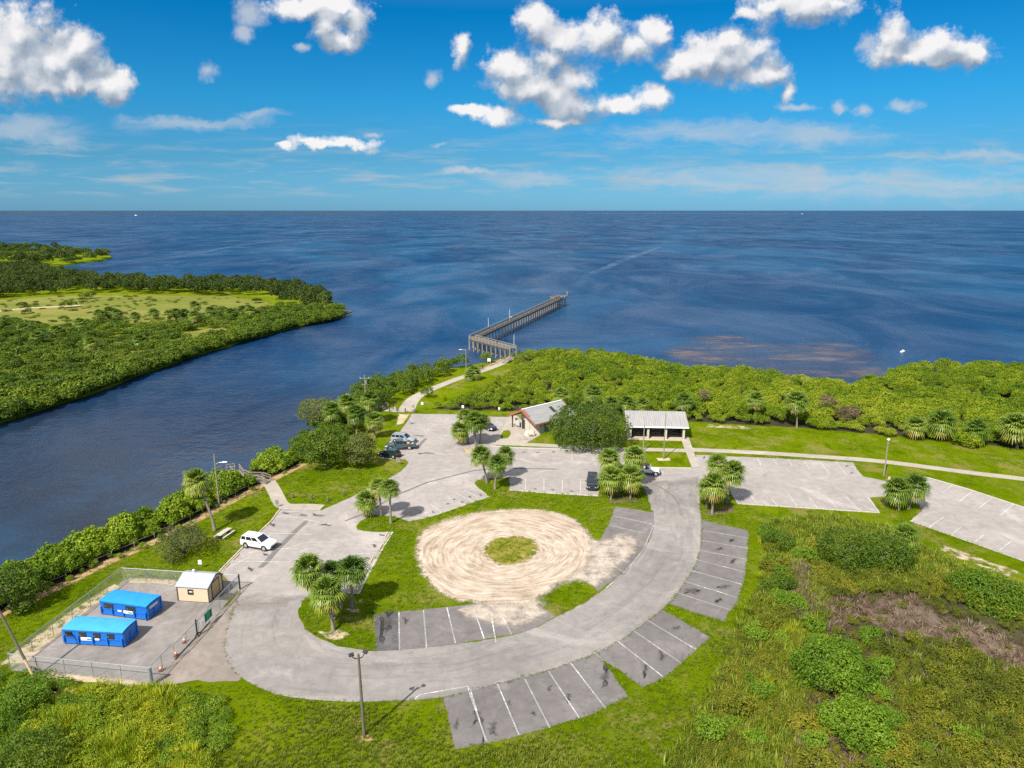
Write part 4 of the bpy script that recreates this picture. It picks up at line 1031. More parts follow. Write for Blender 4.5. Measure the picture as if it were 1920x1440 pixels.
def palm(base, crown, Rr, label, skirt=False, tr=0.17, z0=0.0, group=None, crown_i=None, squash=1.0):
    b = P(*base, z0); d = pix_dir(*crown); t = b.y / d.y; c = Vector((0, 0, CAMH)) + d * t
    h = c.z - z0; lx = c.x - b.x
    o = empty('sabal_palm', b, label, 'palm tree', pr_.uniform(0, 6.28), group); rz = o.rotation_euler.z
    top = Matrix.Rotation(-rz, 3, 'Z') @ Vector((lx, pr_.uniform(-.15, .15), h))
    mb = MB(); pts = [(0, 0, -0.1)] + [(top.x * f ** 1.5 , top.y * f, top.z * f) for f in (0.04, 0.2, 0.45, 0.7, 0.97)]
    mb.tube(pts, [tr * 1.7, tr * 1.35, tr, tr * .92, tr * .95, tr * 1.25], 10); mb.build('trunk', M['palm_bark'], o, smooth=True)
    cr = link('crown', PC[pr_.randrange(5)], o, top); cr.scale = (Rr * 1.0, Rr * 1.0, Rr * 1.05 * squash * pr_.uniform(.92, 1.08)); cr.rotation_euler = (0, 0, pr_.uniform(0, 6.28))
    if skirt:
        sk = link('dead_fronds', PS[pr_.randrange(2)], o, top); sk.scale = (Rr * 1.15,) * 3
    return o


G1 = 'palms by the loop road'
palm((625, 1183), (612, 1106), 2.3, 'foremost sabal palm of the trio on the grass tip by the loop road', True, 0.19)
palm((660, 1141), (660, 1066), 2.15, 'slim upright sabal palm at the right of the trio on the grass tip', False)
palm((627, 1163), (577, 1066), 2.25, 'leaning sabal palm whose crown hangs out left over the road', True)
palm((640, 1140), (624, 1068), 1.8, 'short-crowned sabal palm hidden between the others on the grass tip')
palm((696, 968), (687, 936), 2.2, 'squat sabal palm with fronds almost to the ground on the small mulched island', True)
palm((733, 982), (730, 914), 1.85, 'slender tall sabal palm at the right of the small mulched island')
palm((715, 968), (710, 910), 1.75, 'tall sabal palm behind the squat one on the small mulched island')
palm((913, 906), (901, 852), 2.2, 'leaning sabal palm at the left of three north of the sand circle')
palm((928, 918), (932, 868), 2.1, 'front middle sabal palm of three north of the sand circle')
palm((939, 896), (948, 851), 2.0, 'sabal palm at the right back of three north of the sand circle')
palm((892, 836), (890, 788), 2.5, 'sabal palm with an orange dead skirt by the half hidden car', True)
palm((869, 834), (863, 804), 2.3, 'low sabal palm at the left front of the clump by the half hidden car', True)
palm((878, 832), (872, 780), 2.2, 'back sabal palm of the clump by the half hidden car')
palm((900, 831), (905, 786), 1.9, 'small sabal palm at the right of the clump by the half hidden car')
palm((1148, 914), (1143, 858), 2.4, 'back left sabal palm of the foursome beside the white off-roader')
palm((1191, 913), (1190, 853), 2.4, 'back right sabal palm of the foursome beside the white off-roader')
palm((1146, 937), (1146, 892), 2.5, 'front left sabal palm of the foursome beside the black car')
palm((1182, 935), (1183, 890), 2.6, 'front right sabal palm of the foursome with yellowing lower fronds', True)
palm((1160, 925), (1165, 885), 1.9, 'small sabal palm in the middle of the foursome')
palm((1335, 964), (1338, 905), 2.5, 'foremost sabal palm of the clump at the fork to the east car park', True)
palm((1362, 945), (1374, 882), 2.4, 'right leaning sabal palm of the clump at the fork to the east car park')
palm((1345, 942), (1345, 866), 2.1, 'tallest sabal palm of the clump at the fork to the east car park')
palm((1325, 950), (1326, 912), 1.9, 'left short sabal palm of the clump at the fork to the east car park')
palm((1685, 957), (1684, 915), 2.5, 'left sabal palm of the pair on the island in the east car park')
palm((1703, 955), (1717, 908), 2.5, 'right sabal palm of the pair on the island in the east car park')
palm((1702, 1042), (1698, 1001), 2.2, 'lone sabal palm with a shaggy dead skirt at the marsh edge', True)
palm((403, 996), (367, 898), 2.2, 'tall leaning palm by the bench above the river hedge', False, 0.2)
palm((1416, 793), (1417, 748), 2.4, 'bare-trunked palm at the thicket edge behind the east lawn')
palm((1494, 803), (1493, 749), 2.9, 'palm with a long dark skirt at the thicket edge behind the east lawn', True)
palm((1767, 826), (1767, 789), 3.3, 'broad pale palm at the thicket edge right of the lawn lamp')
palm((1718, 824), (1718, 796), 2.7, 'low yellowish palm in the thicket edge right of the lawn lamp')
palm((1907, 842), (1906, 795), 3.4, 'large dark palm at the far right end of the thicket edge', True)
palm((1830, 836), (1832, 802), 2.6, 'small golden palm near the right end of the thicket edge')
palm((1051, 775), (1052, 738), 2.4, 'palm rising behind the gabled building, left one')
palm((1112, 777), (1112, 735), 2.6, 'palm rising behind the round dark oak')
palm((1146, 780), (1146, 755), 2.4, 'palm between the oak and the open pavilion')
palm((1175, 776), (1175, 755), 2.4, 'palm behind the left end of the pavilion roof', True)
palm((1205, 778), (1205, 757), 2.2, 'palm behind the middle of the pavilion roof')
palm((1283, 783), (1283, 750), 2.6, 'palm behind the right end of the pavilion roof')
palm((623, 812), (622, 768), 2.5, 'sabal palm rising out of the bank planting, farthest left')
palm((669, 815), (668, 774), 2.5, 'sabal palm in the bank planting behind the pale lawn tree')
palm((694, 795), (693, 748), 2.6, 'tall sabal palm in the bank planting by the utility pole')
palm((703, 822), (701, 785), 2.4, 'low sabal palm in the bank planting nearest the parked cars')
palm((655, 810), (650, 752), 2.3, 'sabal palm in the bank planting between the dark tree and the pole')
palm((889, 712), (888, 697), 2.6, 'bushy stemless palm clump beside the pier path', squash=0.9)
palm((883, 714), (880, 703), 1.9, 'smaller stemless palm clump left of the bushy one by the pier path')
for i, (u, v) in enumerate([(253, 608), (330, 601), (345, 598), (365, 590), (316, 603), (395, 600), (432, 600), (185, 603), (205, 600), (220, 604), (288, 598), (150, 622), (365, 610), (470, 596), (70, 650), (105, 632), (455, 592), (170, 660), (262, 652), (45, 628)]):
    b = P(u, v); z = pr_.uniform(2.6, 4.2); d = Vector((0, CP, -SP))
    cv = 720 - F * ((b.y * SP + (z - CAMH) * CP) / (b.y * CP - (z - CAMH) * SP))
    palm((u, v), (960 + (u - 960) * 1.0, cv), pr_.uniform(2.6, 3.4), 'dark round palm scattered in the scrub across the river', True, group='palms scattered in the far scrub', squash=0.85)


# ---- trees
def tree(name, label, cat, base, width, height, mat, seed, n=6000, leaf=0.34, trunk=0.25, th=0.3, k=16, group=None, flat=1.0, up=0.3, inner=0.35):
    r = np.random.default_rng(seed); b = P(*base); o = empty(name, b, label, cat, 0, group)
    lobes = []; w = width / 2; h0 = height * th
    for i in range(k):
        a = i * 2.4 + r.uniform(-.4, .4); q = math.sqrt((i + .3) / k) * 0.72; s = r.uniform(0.27, 0.42) * w
        dome = math.sqrt(max(0.05, 1 - (q / 0.95) ** 2)); z = h0 + (height - h0) * (0.22 + 0.60 * dome * r.uniform(0.75, 1.0)) - s * .3
        lobes.append((math.cos(a) * q * w, math.sin(a) * q * w, z, s, s, s * 0.85 * flat))
    for i in range(k // 2):
        a = r.uniform(0, 6.28); q = r.uniform(0.5, 0.76); s = r.uniform(0.22, 0.33) * w
        lobes.append((math.cos(a) * q * w, math.sin(a) * q * w, h0 + (height - h0) * r.uniform(0.12, 0.32), s, s, s * .8))
    v, f, lr = lobe_foliage(lobes, n, leaf, r, up, -0.7, 0.8, inner)
    v[:, 2] = np.maximum(v[:, 2], 0.05)
    link('crown', np_mesh('crown', v, f, None, mat, lr), o)
    mb = MB(); mb.tube([(0, 0, -.1), (0, 0, h0 * .5), (w * .03, 0, h0 * 1.15)], [trunk * 1.4, trunk, trunk * .8], 9)
    for L in lobes[:9]:
        e = Vector(L[:3]); mb.tube([(w * .03, 0, h0), Vector((e.x * .45, e.y * .45, (h0 + e.z) * .5)), e], [trunk * .6, trunk * .4, trunk * .12], 6)
    mb.build('trunk', M['bark'], o, smooth=True); return o


tree('oak_tree', 'large round dark green oak between the gabled building and the pavilion', 'tree', (1104, 834), 15.6, 8.6, LF['oak'], 41, 30000, 0.34, 0.42, 0.05, 40, inner=0.2)
tree('lawn_tree', 'dense dark tree on the lawn by the river, left of the pale one', 'tree', (612, 876), 9.0, 8.0, LF['tree'], 42, 8000, 0.34, 0.25, 0.14, 20)
tree('lawn_tree', 'pale olive-green tree on the lawn nearest the three parked cars', 'tree', (675, 873), 7.0, 6.6, LF['pale'], 43, 8000, 0.30, 0.22, 0.12, 20)
tree('river_tree', 'grey-green spreading tree at the water edge upstream of the bank palms', 'tree', (600, 800), 10.5, 6.5, LF['pale'], 44, 4500, 0.34, 0.2, 0.2, 14)
tree('wispy_bush', 'wispy grey-green bush beside the bench on the river lawn', 'bush', (346, 1042), 7.2, 4.4, LF['wispy'], 45, 4200, 0.24, 0.10, 0.05, 16, inner=0.75)
tree('river_tree', 'dark tree at the left picture edge above the fenced yard', 'tree', (18, 1140), 8.0, 5.6, LF['tree'], 46, 6000, 0.3, 0.2, 0.08, 16)
tree('pepper_tree', 'left rounded glossy tree at the top of the marsh', 'tree', (1585, 1062), 8.5, 5.0, LF['tree'], 47, 7000, 0.26, 0.15, 0.06, 16)
tree('pepper_tree', 'right rounded glossy tree at the top of the marsh beside the shaggy palm', 'tree', (1648, 1062), 8.5, 4.2, LF['tree'], 48, 7000, 0.26, 0.15, 0.06, 16)
tree('marsh_bush', 'bright green feathery bush in the middle of the marsh', 'bush', (1556, 1286), 8.0, 4.8, LF['bright'], 49, 10000, 0.24, 0.08, 0.05, 14)
tree('marsh_bush', 'smaller bright green bush in the marsh near the bottom of the view', 'bush', (1604, 1392), 6.6, 3.8, LF['bright'], 50, 8000, 0.22, 0.08, 0.05, 12)
tree('marsh_bush', 'wide leafy bush at the right edge of the marsh below the car park', 'bush', (1850, 1128), 9.0, 3.2, LF['bright'], 51, 6500, 0.26, 0.1, 0.05, 16)
tree('marsh_bush', 'low bush at the upper left corner of the marsh', 'bush', (1462, 1030), 5.0, 2.4, LF['tree'], 52, 3500, 0.22, 0.08, 0.05, 10)
tree('marsh_bush', 'dark bush left of the dry reeds in the marsh', 'bush', (1462, 1110), 4.4, 2.4, LF['tree'], 53, 3000, 0.22, 0.08, 0.05, 10)
tree('corner_bush', 'leafy green bush at the fence corner in the lower left', 'bush', (40, 1330), 5.5, 2.6, LF['bright'], 54, 5000, 0.2, 0.08, 0.05, 12)
tree('corner_bush', 'dark leafy bush in the very bottom left corner', 'bush', (60, 1440), 7.0, 2.6, LF['tree'], 55, 6000, 0.2, 0.08, 0.05, 14)
tree('dead_bush', 'bare silvery bush in the thicket edge behind the east lawn', 'bush', (1590, 795), 6.0, 4.6, LF['straw'], 56, 1600, 0.3, 0.1, 0.2, 10, inner=0.8)
tree('dead_bush', 'bare silvery bush poking out of the thicket behind the pavilion roof', 'bush', (1318, 772), 3.4, 5.6, LF['straw'], 58, 900, 0.26, 0.08, 0.5, 8, inner=0.8)
tree('dead_bush', 'bare silvery bush in the middle of the thicket above the long-skirted palm', 'bush', (1548, 785), 4.6, 5.8, LF['straw'], 59, 1200, 0.26, 0.08, 0.5, 8, inner=0.8)
tree('yellow_bush', 'yellow-leaved bush in the thicket edge near the right', 'bush', (1815, 836), 6.0, 3.2, LF['reed'], 57, 3000, 0.3, 0.1, 0.1, 10)

# ---- low cover: marsh scrub, reeds, grass
rq = np.random.default_rng(33)
MS = [shrub_mesh('marsh_scrub_%d' % i, 260 + i, 750, 0.125, LF['scrub'], 1.5, 9, 0.6, (0.22, 0.42)) for i in range(4)]
MT = [tuft_mesh('wild_tuft_%d' % i, 270 + i, 26, LF['wild'], 1.0, 0.42, 0.04, 0.6) for i in range(4)]
RT = [tuft_mesh('reed_tuft_%d' % i, 280 + i, 34, LF['reed'], 1.4, 0.45, 0.035, 0.55) for i in range(3)]
ST = [tuft_mesh('straw_tuft_%d' % i, 285 + i, 26, LF['straw'], 0.8, 0.5, 0.03, 1.1) for i in range(3)]
GT = [tuft_mesh('grass_tuft_%d' % i, 290 + i, 22, LF['grass'], 0.5, 0.5, 0.03, 0.8) for i in range(4)]
hard = [nlot, flot, road_poly] + bay_polys[:3] + [YARD]
S1 = W('1640,1215 1700,1200 1800,1225 1920,1270 2150,1340 2150,1580 1660,1580 1640,1450 1660,1350 1640,1280')
p = sample_poly(S1, 720, mind=1.0, r=rq); s = rq.uniform(0.55, 1.5, len(p))
S2 = W('1520,1040 1560,1075 1640,1085 1740,1080 1830,1125 1960,1160 1960,1205 1870,1165 1760,1125 1640,1112 1580,1125 1540,1120')
q2 = sample_poly(S2, 200, mind=0.8, r=rq); s2 = rq.uniform(0.7, 1.3, len(q2))
q3 = sample_poly(MARSH, 420, excl=[mud], r=rq); s3 = rq.uniform(0.4, 0.95, len(q3))
S4 = W('1395,1180 1440,1060 1480,1100 1500,1200 1480,1330 1420,1420 1300,1480 1250,1460 1330,1330')
q4 = sample_poly(S4, 330, mind=0.7, r=rq); s4 = rq.uniform(0.5, 1.0, len(q4))
q8 = sample_poly(W('1570,1110 1640,1100 1760,1115 1800,1150 1900,1180 1990,1240 1990,1290 1820,1245 1740,1225 1620,1195 1575,1150'), 150, mind=0.8, r=rq); q8 = q8[(~in_poly(q8, np.array([tuple(a) for a in mud]))) | (rq.random(len(q8)) < 0.22)]; s8 = rq.uniform(0.35, 0.9, len(q8))
q7 = sample_poly(W('1490,1200 1640,1210 1680,1300 1660,1560 1440,1560 1480,1380 1500,1280'), 330, mind=0.75, r=rq); s7 = rq.uniform(0.4, 1.05, len(q7))
gn_scatter('marsh_scrub', z3(np.concatenate([p, q2, q3, q4, q7, q8])), MS, np.concatenate([s, s2, s3, s4, s7, s8]), LF['scrub'], seed=31)
MB1 = [shrub_mesh('marsh_shrub_%d' % i, 400 + i, 1500, 0.11, LF['bright'], 1.5, 11, 0.65, (0.24, 0.44)) for i in range(3)] + [shrub_mesh('marsh_shrub_dull_%d' % i, 410 + i, 1500, 0.11, LF['scrub'], 1.5, 11, 0.65, (0.24, 0.44)) for i in range(2)]
m1 = sample_poly(W('1430,1000 1490,990 1520,1040 1500,1120 1460,1180 1425,1100'), 22, mind=1.4, r=rq); m2 = sample_poly(W('1400,1160 1480,1080 1500,1180 1470,1330 1380,1440 1290,1440'), 30, mind=1.6, r=rq); m3 = sample_poly(W('1740,1070 1840,1090 1960,1130 1980,1180 1860,1150 1760,1110'), 16, mind=1.5, r=rq); m4 = sample_poly(W('1500,1180 1640,1210 1700,1330 1900,1300 1990,1400 1960,1560 1500,1560'), 44, mind=2.0, r=rq)
mm = np.concatenate([m1, m2, m3, m4])
place_shrubs('marsh_shrub', 'leafy low shrub growing among the rough scrub of the marsh', 'shrub', 'low shrubs of the marsh', z3(mm, -.1), MB1, rq.uniform(0.9, 1.9, len(mm)), 17)
q = sample_poly(W('1430,985 1500,975 1560,968 1690,1000 1735,1032 1800,1062 1920,1102 2050,1160 1900,1150 1740,1100 1560,1120 1520,1260 1500,1420 1460,1600 1150,1560 1250,1440 1330,1300 1385,1180 1425,1100 1440,1040'), 5200, excl=[mud], r=rq)
q = np.concatenate([q, sample_poly(S1, 900, r=rq)])
gn_scatter('marsh_grass', z3(q), MT, rq.uniform(0.5, 1.15, len(q)), LF['wild'], seed=32, tilt=0.15)
q = np.concatenate([sample_poly(W('1482,1062 1515,1060 1520,1160 1500,1175 1480,1150'), 420, r=rq), sample_poly(W('1540,1100 1580,1115 1600,1170 1560,1190 1520,1150'), 120, r=rq),
                    sample_poly(mud, 190, r=rq), sample_poly(W('1500,1200 1660,1240 1690,1400 1660,1560 1440,1560 1490,1380'), 420, r=rq), sample_poly(S1, 160, r=rq)])
gn_scatter('dry_reeds', z3(q), ST, rq.uniform(0.5, 1.2, len(q)), LF['straw'], seed=33, tilt=0.5)
RB = W('60,1330 130,1300 250,1290 350,1305 385,1345 370,1400 395,1470 360,1520 120,1560 40,1450')
q = sample_poly(RB, 1100, r=rq)
q5 = sample_poly(W('1420,1010 1470,1000 1490,1040 1450,1080 1425,1090'), 260, r=rq); q6 = sample_poly(W('1440,1180 1540,1170 1560,1230 1480,1330 1420,1300'), 220, r=rq)
q = np.concatenate([q, q5, q6]); dens = np.array([math.sin(a * .9) + math.cos(b * 1.1 + a * .4) for a, b in q])
BS = [shrub_mesh('weedy_%d' % i, 295 + i, 600, 0.13, LF['reed'], 1.3, 7) for i in range(3)]
BS2 = [shrub_mesh('weedy_dark_%d' % i, 298 + i, 600, 0.13, LF['bright'], 1.2, 7) for i in range(3)]
wq = sample_poly(RB, 420, mind=0.5, r=rq); wq2 = sample_poly(W('-60,1275 60,1262 120,1290 180,1320 150,1420 60,1560 -120,1560'), 300, mind=0.6, r=rq)
gn_scatter('weedy_scrub', z3(wq, -.1), BS, rq.uniform(0.5, 1.25, len(wq)), LF['reed'], seed=38)
wq3 = sample_poly(W('330,1300 420,1320 440,1380 380,1440 300,1500 300,1330'), 60, mind=0.8, r=rq)
gn_scatter('leafy_scrub', z3(np.concatenate([wq2, wq3]), -.1), BS2, rq.uniform(0.5, 1.2, len(wq2) + len(wq3)), LF['bright'], seed=39)
gn_scatter('tall_reeds', z3(q), RT, np.clip(0.6 + 0.25 * dens, 0.3, 1.1) * rq.uniform(0.6, 1.1, len(q)), LF['reed'], seed=34, tilt=0.15)
# rough grass in the foreground
FG = W('-40,1300 60,1285 290,1290 440,1283 505,1303 640,1322 835,1316 850,1412 960,1392 1090,1355 1190,1312 1250,1276 1330,1210 1395,1130 1400,1200 1330,1330 1200,1460 1200,1600 -100,1600')
q = sample_poly(FG, 22000, r=rq); near_fac = np.clip((58 - q[:, 1]) / 14, 0, 1); wv = np.array([math.sin(a * .35 + 1) + math.cos(b * .5 + a * .2) for a, b in q])
keep = rq.random(len(q)) < np.clip(0.35 + 0.5 * near_fac + 0.12 * wv, 0.15, 1); q = q[keep]; near_fac = near_fac[keep]; wv = wv[keep]
gn_scatter('rough_grass', z3(q), MT, (0.16 + 0.26 * near_fac + 0.06 * np.maximum(wv, 0)) * rq.uniform(0.6, 1.3, len(q)), LF['wild'], seed=35, tilt=0.2)
# mown lawn: tufts over the grass near the camera, denser at the edges of the paving
LAWN = W('0,1150 200,1053 393,960 487,910 620,860 720,880 760,900 960,890 1230,880 1320,890 1420,960 1700,980 1740,1040 1420,985 1400,1130 1330,1230 1200,1320 860,1412 840,1316 500,1303 420,1200 445,1105 345,1088 231,1088 20,1256 -60,1300')
ex = [nlot_p for nlot_p in (nlot, road_poly, flot, YARD, isle)] + bay_polys[:3]
q = sample_poly(LAWN, 15000, r=rq)
def outside(q, polys):
    for e in polys: q = q[~in_poly(q, np.array([tuple(a) for a in e]))]
    return q
pth = np.array([tuple(a) for pl in path_polys for a in resample(pl, 0.6, False)])
def off_paths(q, d=1.25):
    m = np.ones(len(q), bool)
    for a in pth: m &= (q[:, 0] - a[0]) ** 2 + (q[:, 1] - a[1]) ** 2 > d * d
    return q[m]
ql = off_paths(outside(q, ex))
sandp = W('768,1027 785,988 880,957 975,948 1085,966 1112,1000 1205,1020 1122,1112 1078,1092 1052,1104 1020,1124 1045,1157 880,1160 850,1146 790,1100')
isl_q = sample_poly(isle, 6500, excl=[D_BAY, E_BAY, sandp], r=rq)
ins = sample_poly(W('905,1030 930,1010 975,1007 1005,1020 1003,1040 968,1056 925,1057'), 150, r=rq)
allq = np.concatenate([z3(ql, 0.0), z3(isl_q, 0.045), z3(ins, 0.075)])
gn_scatter('lawn_grass', allq, GT, rq.uniform(0.25, 0.6, len(allq)), LF['grass'], seed=36, tilt=0.3)
ed = []
for poly in (isle, OUTER and ro, ri, W(BAYS[0][0]), W(BAYS[1][0]), W(BAYS[2][0]), W('411,1074 453,1030 508,979 527,954'), W('622,948 660,932 692,915 724,900 753,883'), W('1383,945 1493,952 1650,962'), W('1705,977 1747,992 1827,1020 1917,1052')):
    for a in resample([Vector(x) for x in poly], 0.22, False): ed.append((a.x + rq.normal() * .12, a.y + rq.normal() * .12))
ed = np.array(ed); sand_big = W('764,1027 770,1000 800,976 880,950 975,942 1085,960 1125,985 1165,995 1205,1010 1220,1024 1196,1055 1122,1122 1078,1092 1052,1104 1020,1124 1048,1164 1000,1180 850,1160 770,1080')
ok = outside(ed, [D_BAY, E_BAY, sand_big]); ok = ok[~in_poly(ok, np.array([tuple(a) for a in road_poly])) | (rq.random(len(ok)) < 0.15)]
ok = off_paths(ok)
ok = outside(ok, [YARD, W('283,1284 450,1105 436,1151 420,1186 418,1215 423,1239 448,1273 446,1280 370,1280 310,1286'), nlot])
gn_scatter('edge_grass', z3(ok, 0.02), GT, rq.uniform(0.14, 0.36, len(ok)), LF['grass'], seed=37, tilt=0.4)

# ------------------------------------------------------------------ buildings
def mat_ribbed(name, col, pitch=0.45, axis='x'):
    m, g = newmat(name); p = g.n('ShaderNodeTexCoord').outputs['Object']; s = g.n('ShaderNodeSeparateXYZ', {0: p})
    w = g.m('SINE', g.m('MULTIPLY', s.outputs[0 if axis == 'x' else 1], 6.2832 / pitch))
    n = g.noise(g.v('MULTIPLY', p, (2.2, 0.25, 0.25) if axis == 'x' else (0.25, 2.2, 0.25)), 1.2, 5, 0.65)
    c = g.ramp(n, [(0.3, tuple(q * .72 for q in col)), (0.7, col)])
    c = g.mix(g.mr(w, 0.55, 1.0, 0, 0.45), c, tuple(q * .55 for q in col))
    g.out(g.prin(Base_Color=c, Roughness=0.5, Metallic=0.15, Normal=g.bump(w, 0.5, 0.04))); return m


M['roof_grey'] = mat_ribbed('pale_metal_roof', (0.36, 0.36, 0.345))
M['roof_pav'] = mat_ribbed('streaked_metal_roof', (0.39, 0.375, 0.36))
M['block_wall'] = mat_plain('painted_block_wall', (0.40, 0.37, 0.32), 0.85, scale=2)
M['stucco'] = mat_plain('cream_stucco', (0.46, 0.41, 0.335), 0.85, scale=2)
M['louvre'] = mat_ribbed('grey_green_screen', (0.16, 0.17, 0.15), 0.25)
M['beige'] = mat_plain('beige_siding', (0.56, 0.44, 0.30), 0.7, var=0.08)
M['tan_door'] = mat_plain('tan_door', (0.50, 0.33, 0.16), 0.6)
M['dark_trim'] = mat_plain('dark_brown_trim', (0.07, 0.055, 0.04), 0.7)
M['shed_roof'] = mat_plain('pale_shed_shingle', (0.34, 0.35, 0.375), 0.7, var=0.12, scale=9)


def restroom():
    # local x along the front gable (left to right), y along the ridge (away); front faces -y
    c0 = Vector((5.9, 140.0, 0)); right = (Vector((5.9, 140.0)) - Vector((0.6, 146.2)))
    ang = math.atan2(right.y, right.x)
    o = empty('gabled_building', (3.2, 143.0, 0), 'small building with a pale metal gable roof and faded red trim beside the oak', 'building', ang)
    w, d, hw, hr = 7.6, 9.5, 2.75, 4.7; hx = w / 2
    wall = MB(); T = 0.2
    wall.box((hx - 1.5, 0.1, 1.45), (3.0, T, 2.9)); wall.box((-0.6, 0.1, 1.5), (2.6, T, 3.0))           # front wall pieces
    wall.box((hx - 0.1, d / 2 + .2, 1.35), (T, d - .2, 2.7)); wall.box((-hx + 2.0, d / 2 + .2, 1.35), (T, d - .2, 2.7)); wall.box((1.05, d + .1, 1.35), (w - 2.1, T, 2.7))
    wall.prism([(-hx + 1.9, 2.9), (hx, 2.75), (0.2, 4.4), (-.2, 4.4)], 0.0, 0.2)
    wall.build('wall', M['stucco'], o)
    sc_ = MB(); sc_.box((hx + .03, 2.6, 1.25), (0.06, 2.4, 2.2)); sc_.build('louvre_panel', M['louvre'], o)
    dr = MB(); dr.box((-hx + 2.6, -0.02, 1.05), (0.95, 0.06, 2.1)); dr.build('door', M['metal_dark'], o)
    vb = MB(); vb.box((-hx + 1.0, -0.3, 1.25), (1.3, 0.1, 1.5)); vb.box((-hx + .4, -0.3, 1.0), (0.08, 0.08, 2.0)); vb.box((-hx + 1.6, -0.3, 1.0), (0.08, 0.08, 2.0)); vb.build('notice_board', M['conc'], o)
    po = MB()
    for x, y in ((-hx + 0.1, -0.9), (-hx + 0.1, 3.0), (-hx + 0.1, 6.5)):
        p_ = MB(); p_.box((x, y, 1.3), (0.2, 0.2, 2.6)); p_.build('post', M['dark_trim'], o)
    for sgn in (-1, 1):
        r = MB(); y0, y1 = -1.6, d + .5; x1 = sgn * (hx + .55); z1 = hr - (hr - hw) / hx * (hx + .55)
        r.prism([(0, hr), (x1, z1), (x1, z1 + .12), (0, hr + .12)], y0, y1); ro_ = r.build('roof', M['roof_grey'], o)
        f = MB(); f.prism([(0, hr - .28), (x1, z1 - .28), (x1, z1 + .15), (0, hr + .15)], y0 - .1, y0); f.box((x1 + sgn * .05, (y0 + y1) / 2, z1 - .05), (0.1, y1 - y0, 0.3)); f.build('fascia', M['red_trim'], ro_)
        # pinkish worn band along the front roof edge
        b = MB(); b.prism([(sgn * .15, hr + .06), (x1 * .98, z1 + .125), (x1 * .98, z1 + .135), (sgn * .15, hr + .075)], y0 + .02, y0 + 0.5); b.build('edge_flashing', M['red_trim'], ro_)
    s = MB(); a = (hr - hw) / hx; x0, x1 = 1.0, 2.6
    s.prism([(x0, hr - a * x0 + .13), (x1, hr - a * x1 + .13), (x1, hr - a * x1 + .19), (x0, hr - a * x0 + .19)], 5.2, 6.0); s.build('skylight', M['metal_dark'], o)
    rd = MB(); rd.box((0, (d - 1) / 2, hr + .14), (0.35, d + 2.1, 0.07)); rd.build('ridge_cap', M['white'], o)


restroom()


def pavilion():
    a, b = Vector((23.4, 136.7)), Vector((35.0, 135.9)); ang = math.atan2(b.y - a.y, b.x - a.x); L = (b - a).length
    o = empty('picnic_pavilion', (*((a + b) / 2), 0), 'long open pavilion with a streaked metal roof and three dark bays right of the oak', 'pavilion', ang)
    hx = L / 2; D = 6.6
    r1 = MB(); r1.prism([(0, 2.75), (5.2, 4.5), (5.2, 4.62), (0, 2.87)], -hx - .4, hx + .4, 'X'); r1.build('roof', M['roof_pav'], o)
    r2 = MB(); r2.prism([(5.2, 4.5), (D + .6, 3.95), (D + .6, 4.07), (5.2, 4.62)], -hx - .4, hx + .4, 'X'); r2.build('roof', M['roof_pav'], o)
    fa = MB(); fa.box((0, -.04, 2.72), (L + .84, .08, .28)); fa.build('gutter', M['white'], o)
    for i in range(4):
        c = MB(); x = -hx + .5 + i * (L - 1.0) / 3; c.box((x, 0.55, 1.36), (0.42, 0.42, 2.72)); c.build('column', M['stucco'], o)
    bw = MB(); bw.box((0, D - .1, 1.9), (L - .4, .2, 3.8)); bw.prism([(0.9, 0.0), (D - .2, 0.0), (D - .2, 3.9), (5.2, 4.4), (0.9, 2.95)], hx - .45, hx - .3, 'X')
    bw.prism([(0.9, 0.0), (D - .2, 0.0), (D - .2, 3.9), (5.2, 4.4), (0.9, 2.95)], -hx + .3, -hx + .45, 'X'); bw.build('back_wall', M['block_wall'], o)
    fl = MB(); fl.box((0, D / 2, .06), (L + .2, D + .6, .06)); fl.build('floor_slab', M['conc_pink'], o)
    t0 = None
    for i in range(3):
        x = -hx + .5 + (i + .5) * (L - 1.0) / 3; w = o.matrix_basis @ Vector((x, 2.6, 0.09))
        if t0 is None:
            t0 = empty('picnic_table', w, 'picnic table in the left dark bay of the pavilion', 'picnic table', ang)
            q = MB(); q.box((0, 0, .74), (1.9, .75, .06)); q.build('table_top', M['wood_grey'], t0)
            for sy in (-1, 1): q = MB(); q.box((0, sy * .7, .44), (1.9, .28, .05)); q.build('seat', M['wood_grey'], t0)
            for sx in (-1, 1):
                q = MB(); q.beam((sx * .65, -.7, .0), (sx * .65, .25, .72), .06, .1); q.beam((sx * .65, .7, .0), (sx * .65, -.25, .72), .06, .1); q.box((sx * .72, 0, .40), (.06, 1.6, .08)); q.build('leg_frame', M['wood_dark'], t0)
        else:
            t = copy_tree(t0); t.location = w; t['label'] = 'picnic table in the %s bay of the pavilion' % ('middle dark' if i == 1 else 'right dark')
        g_ = t0


pavilion()


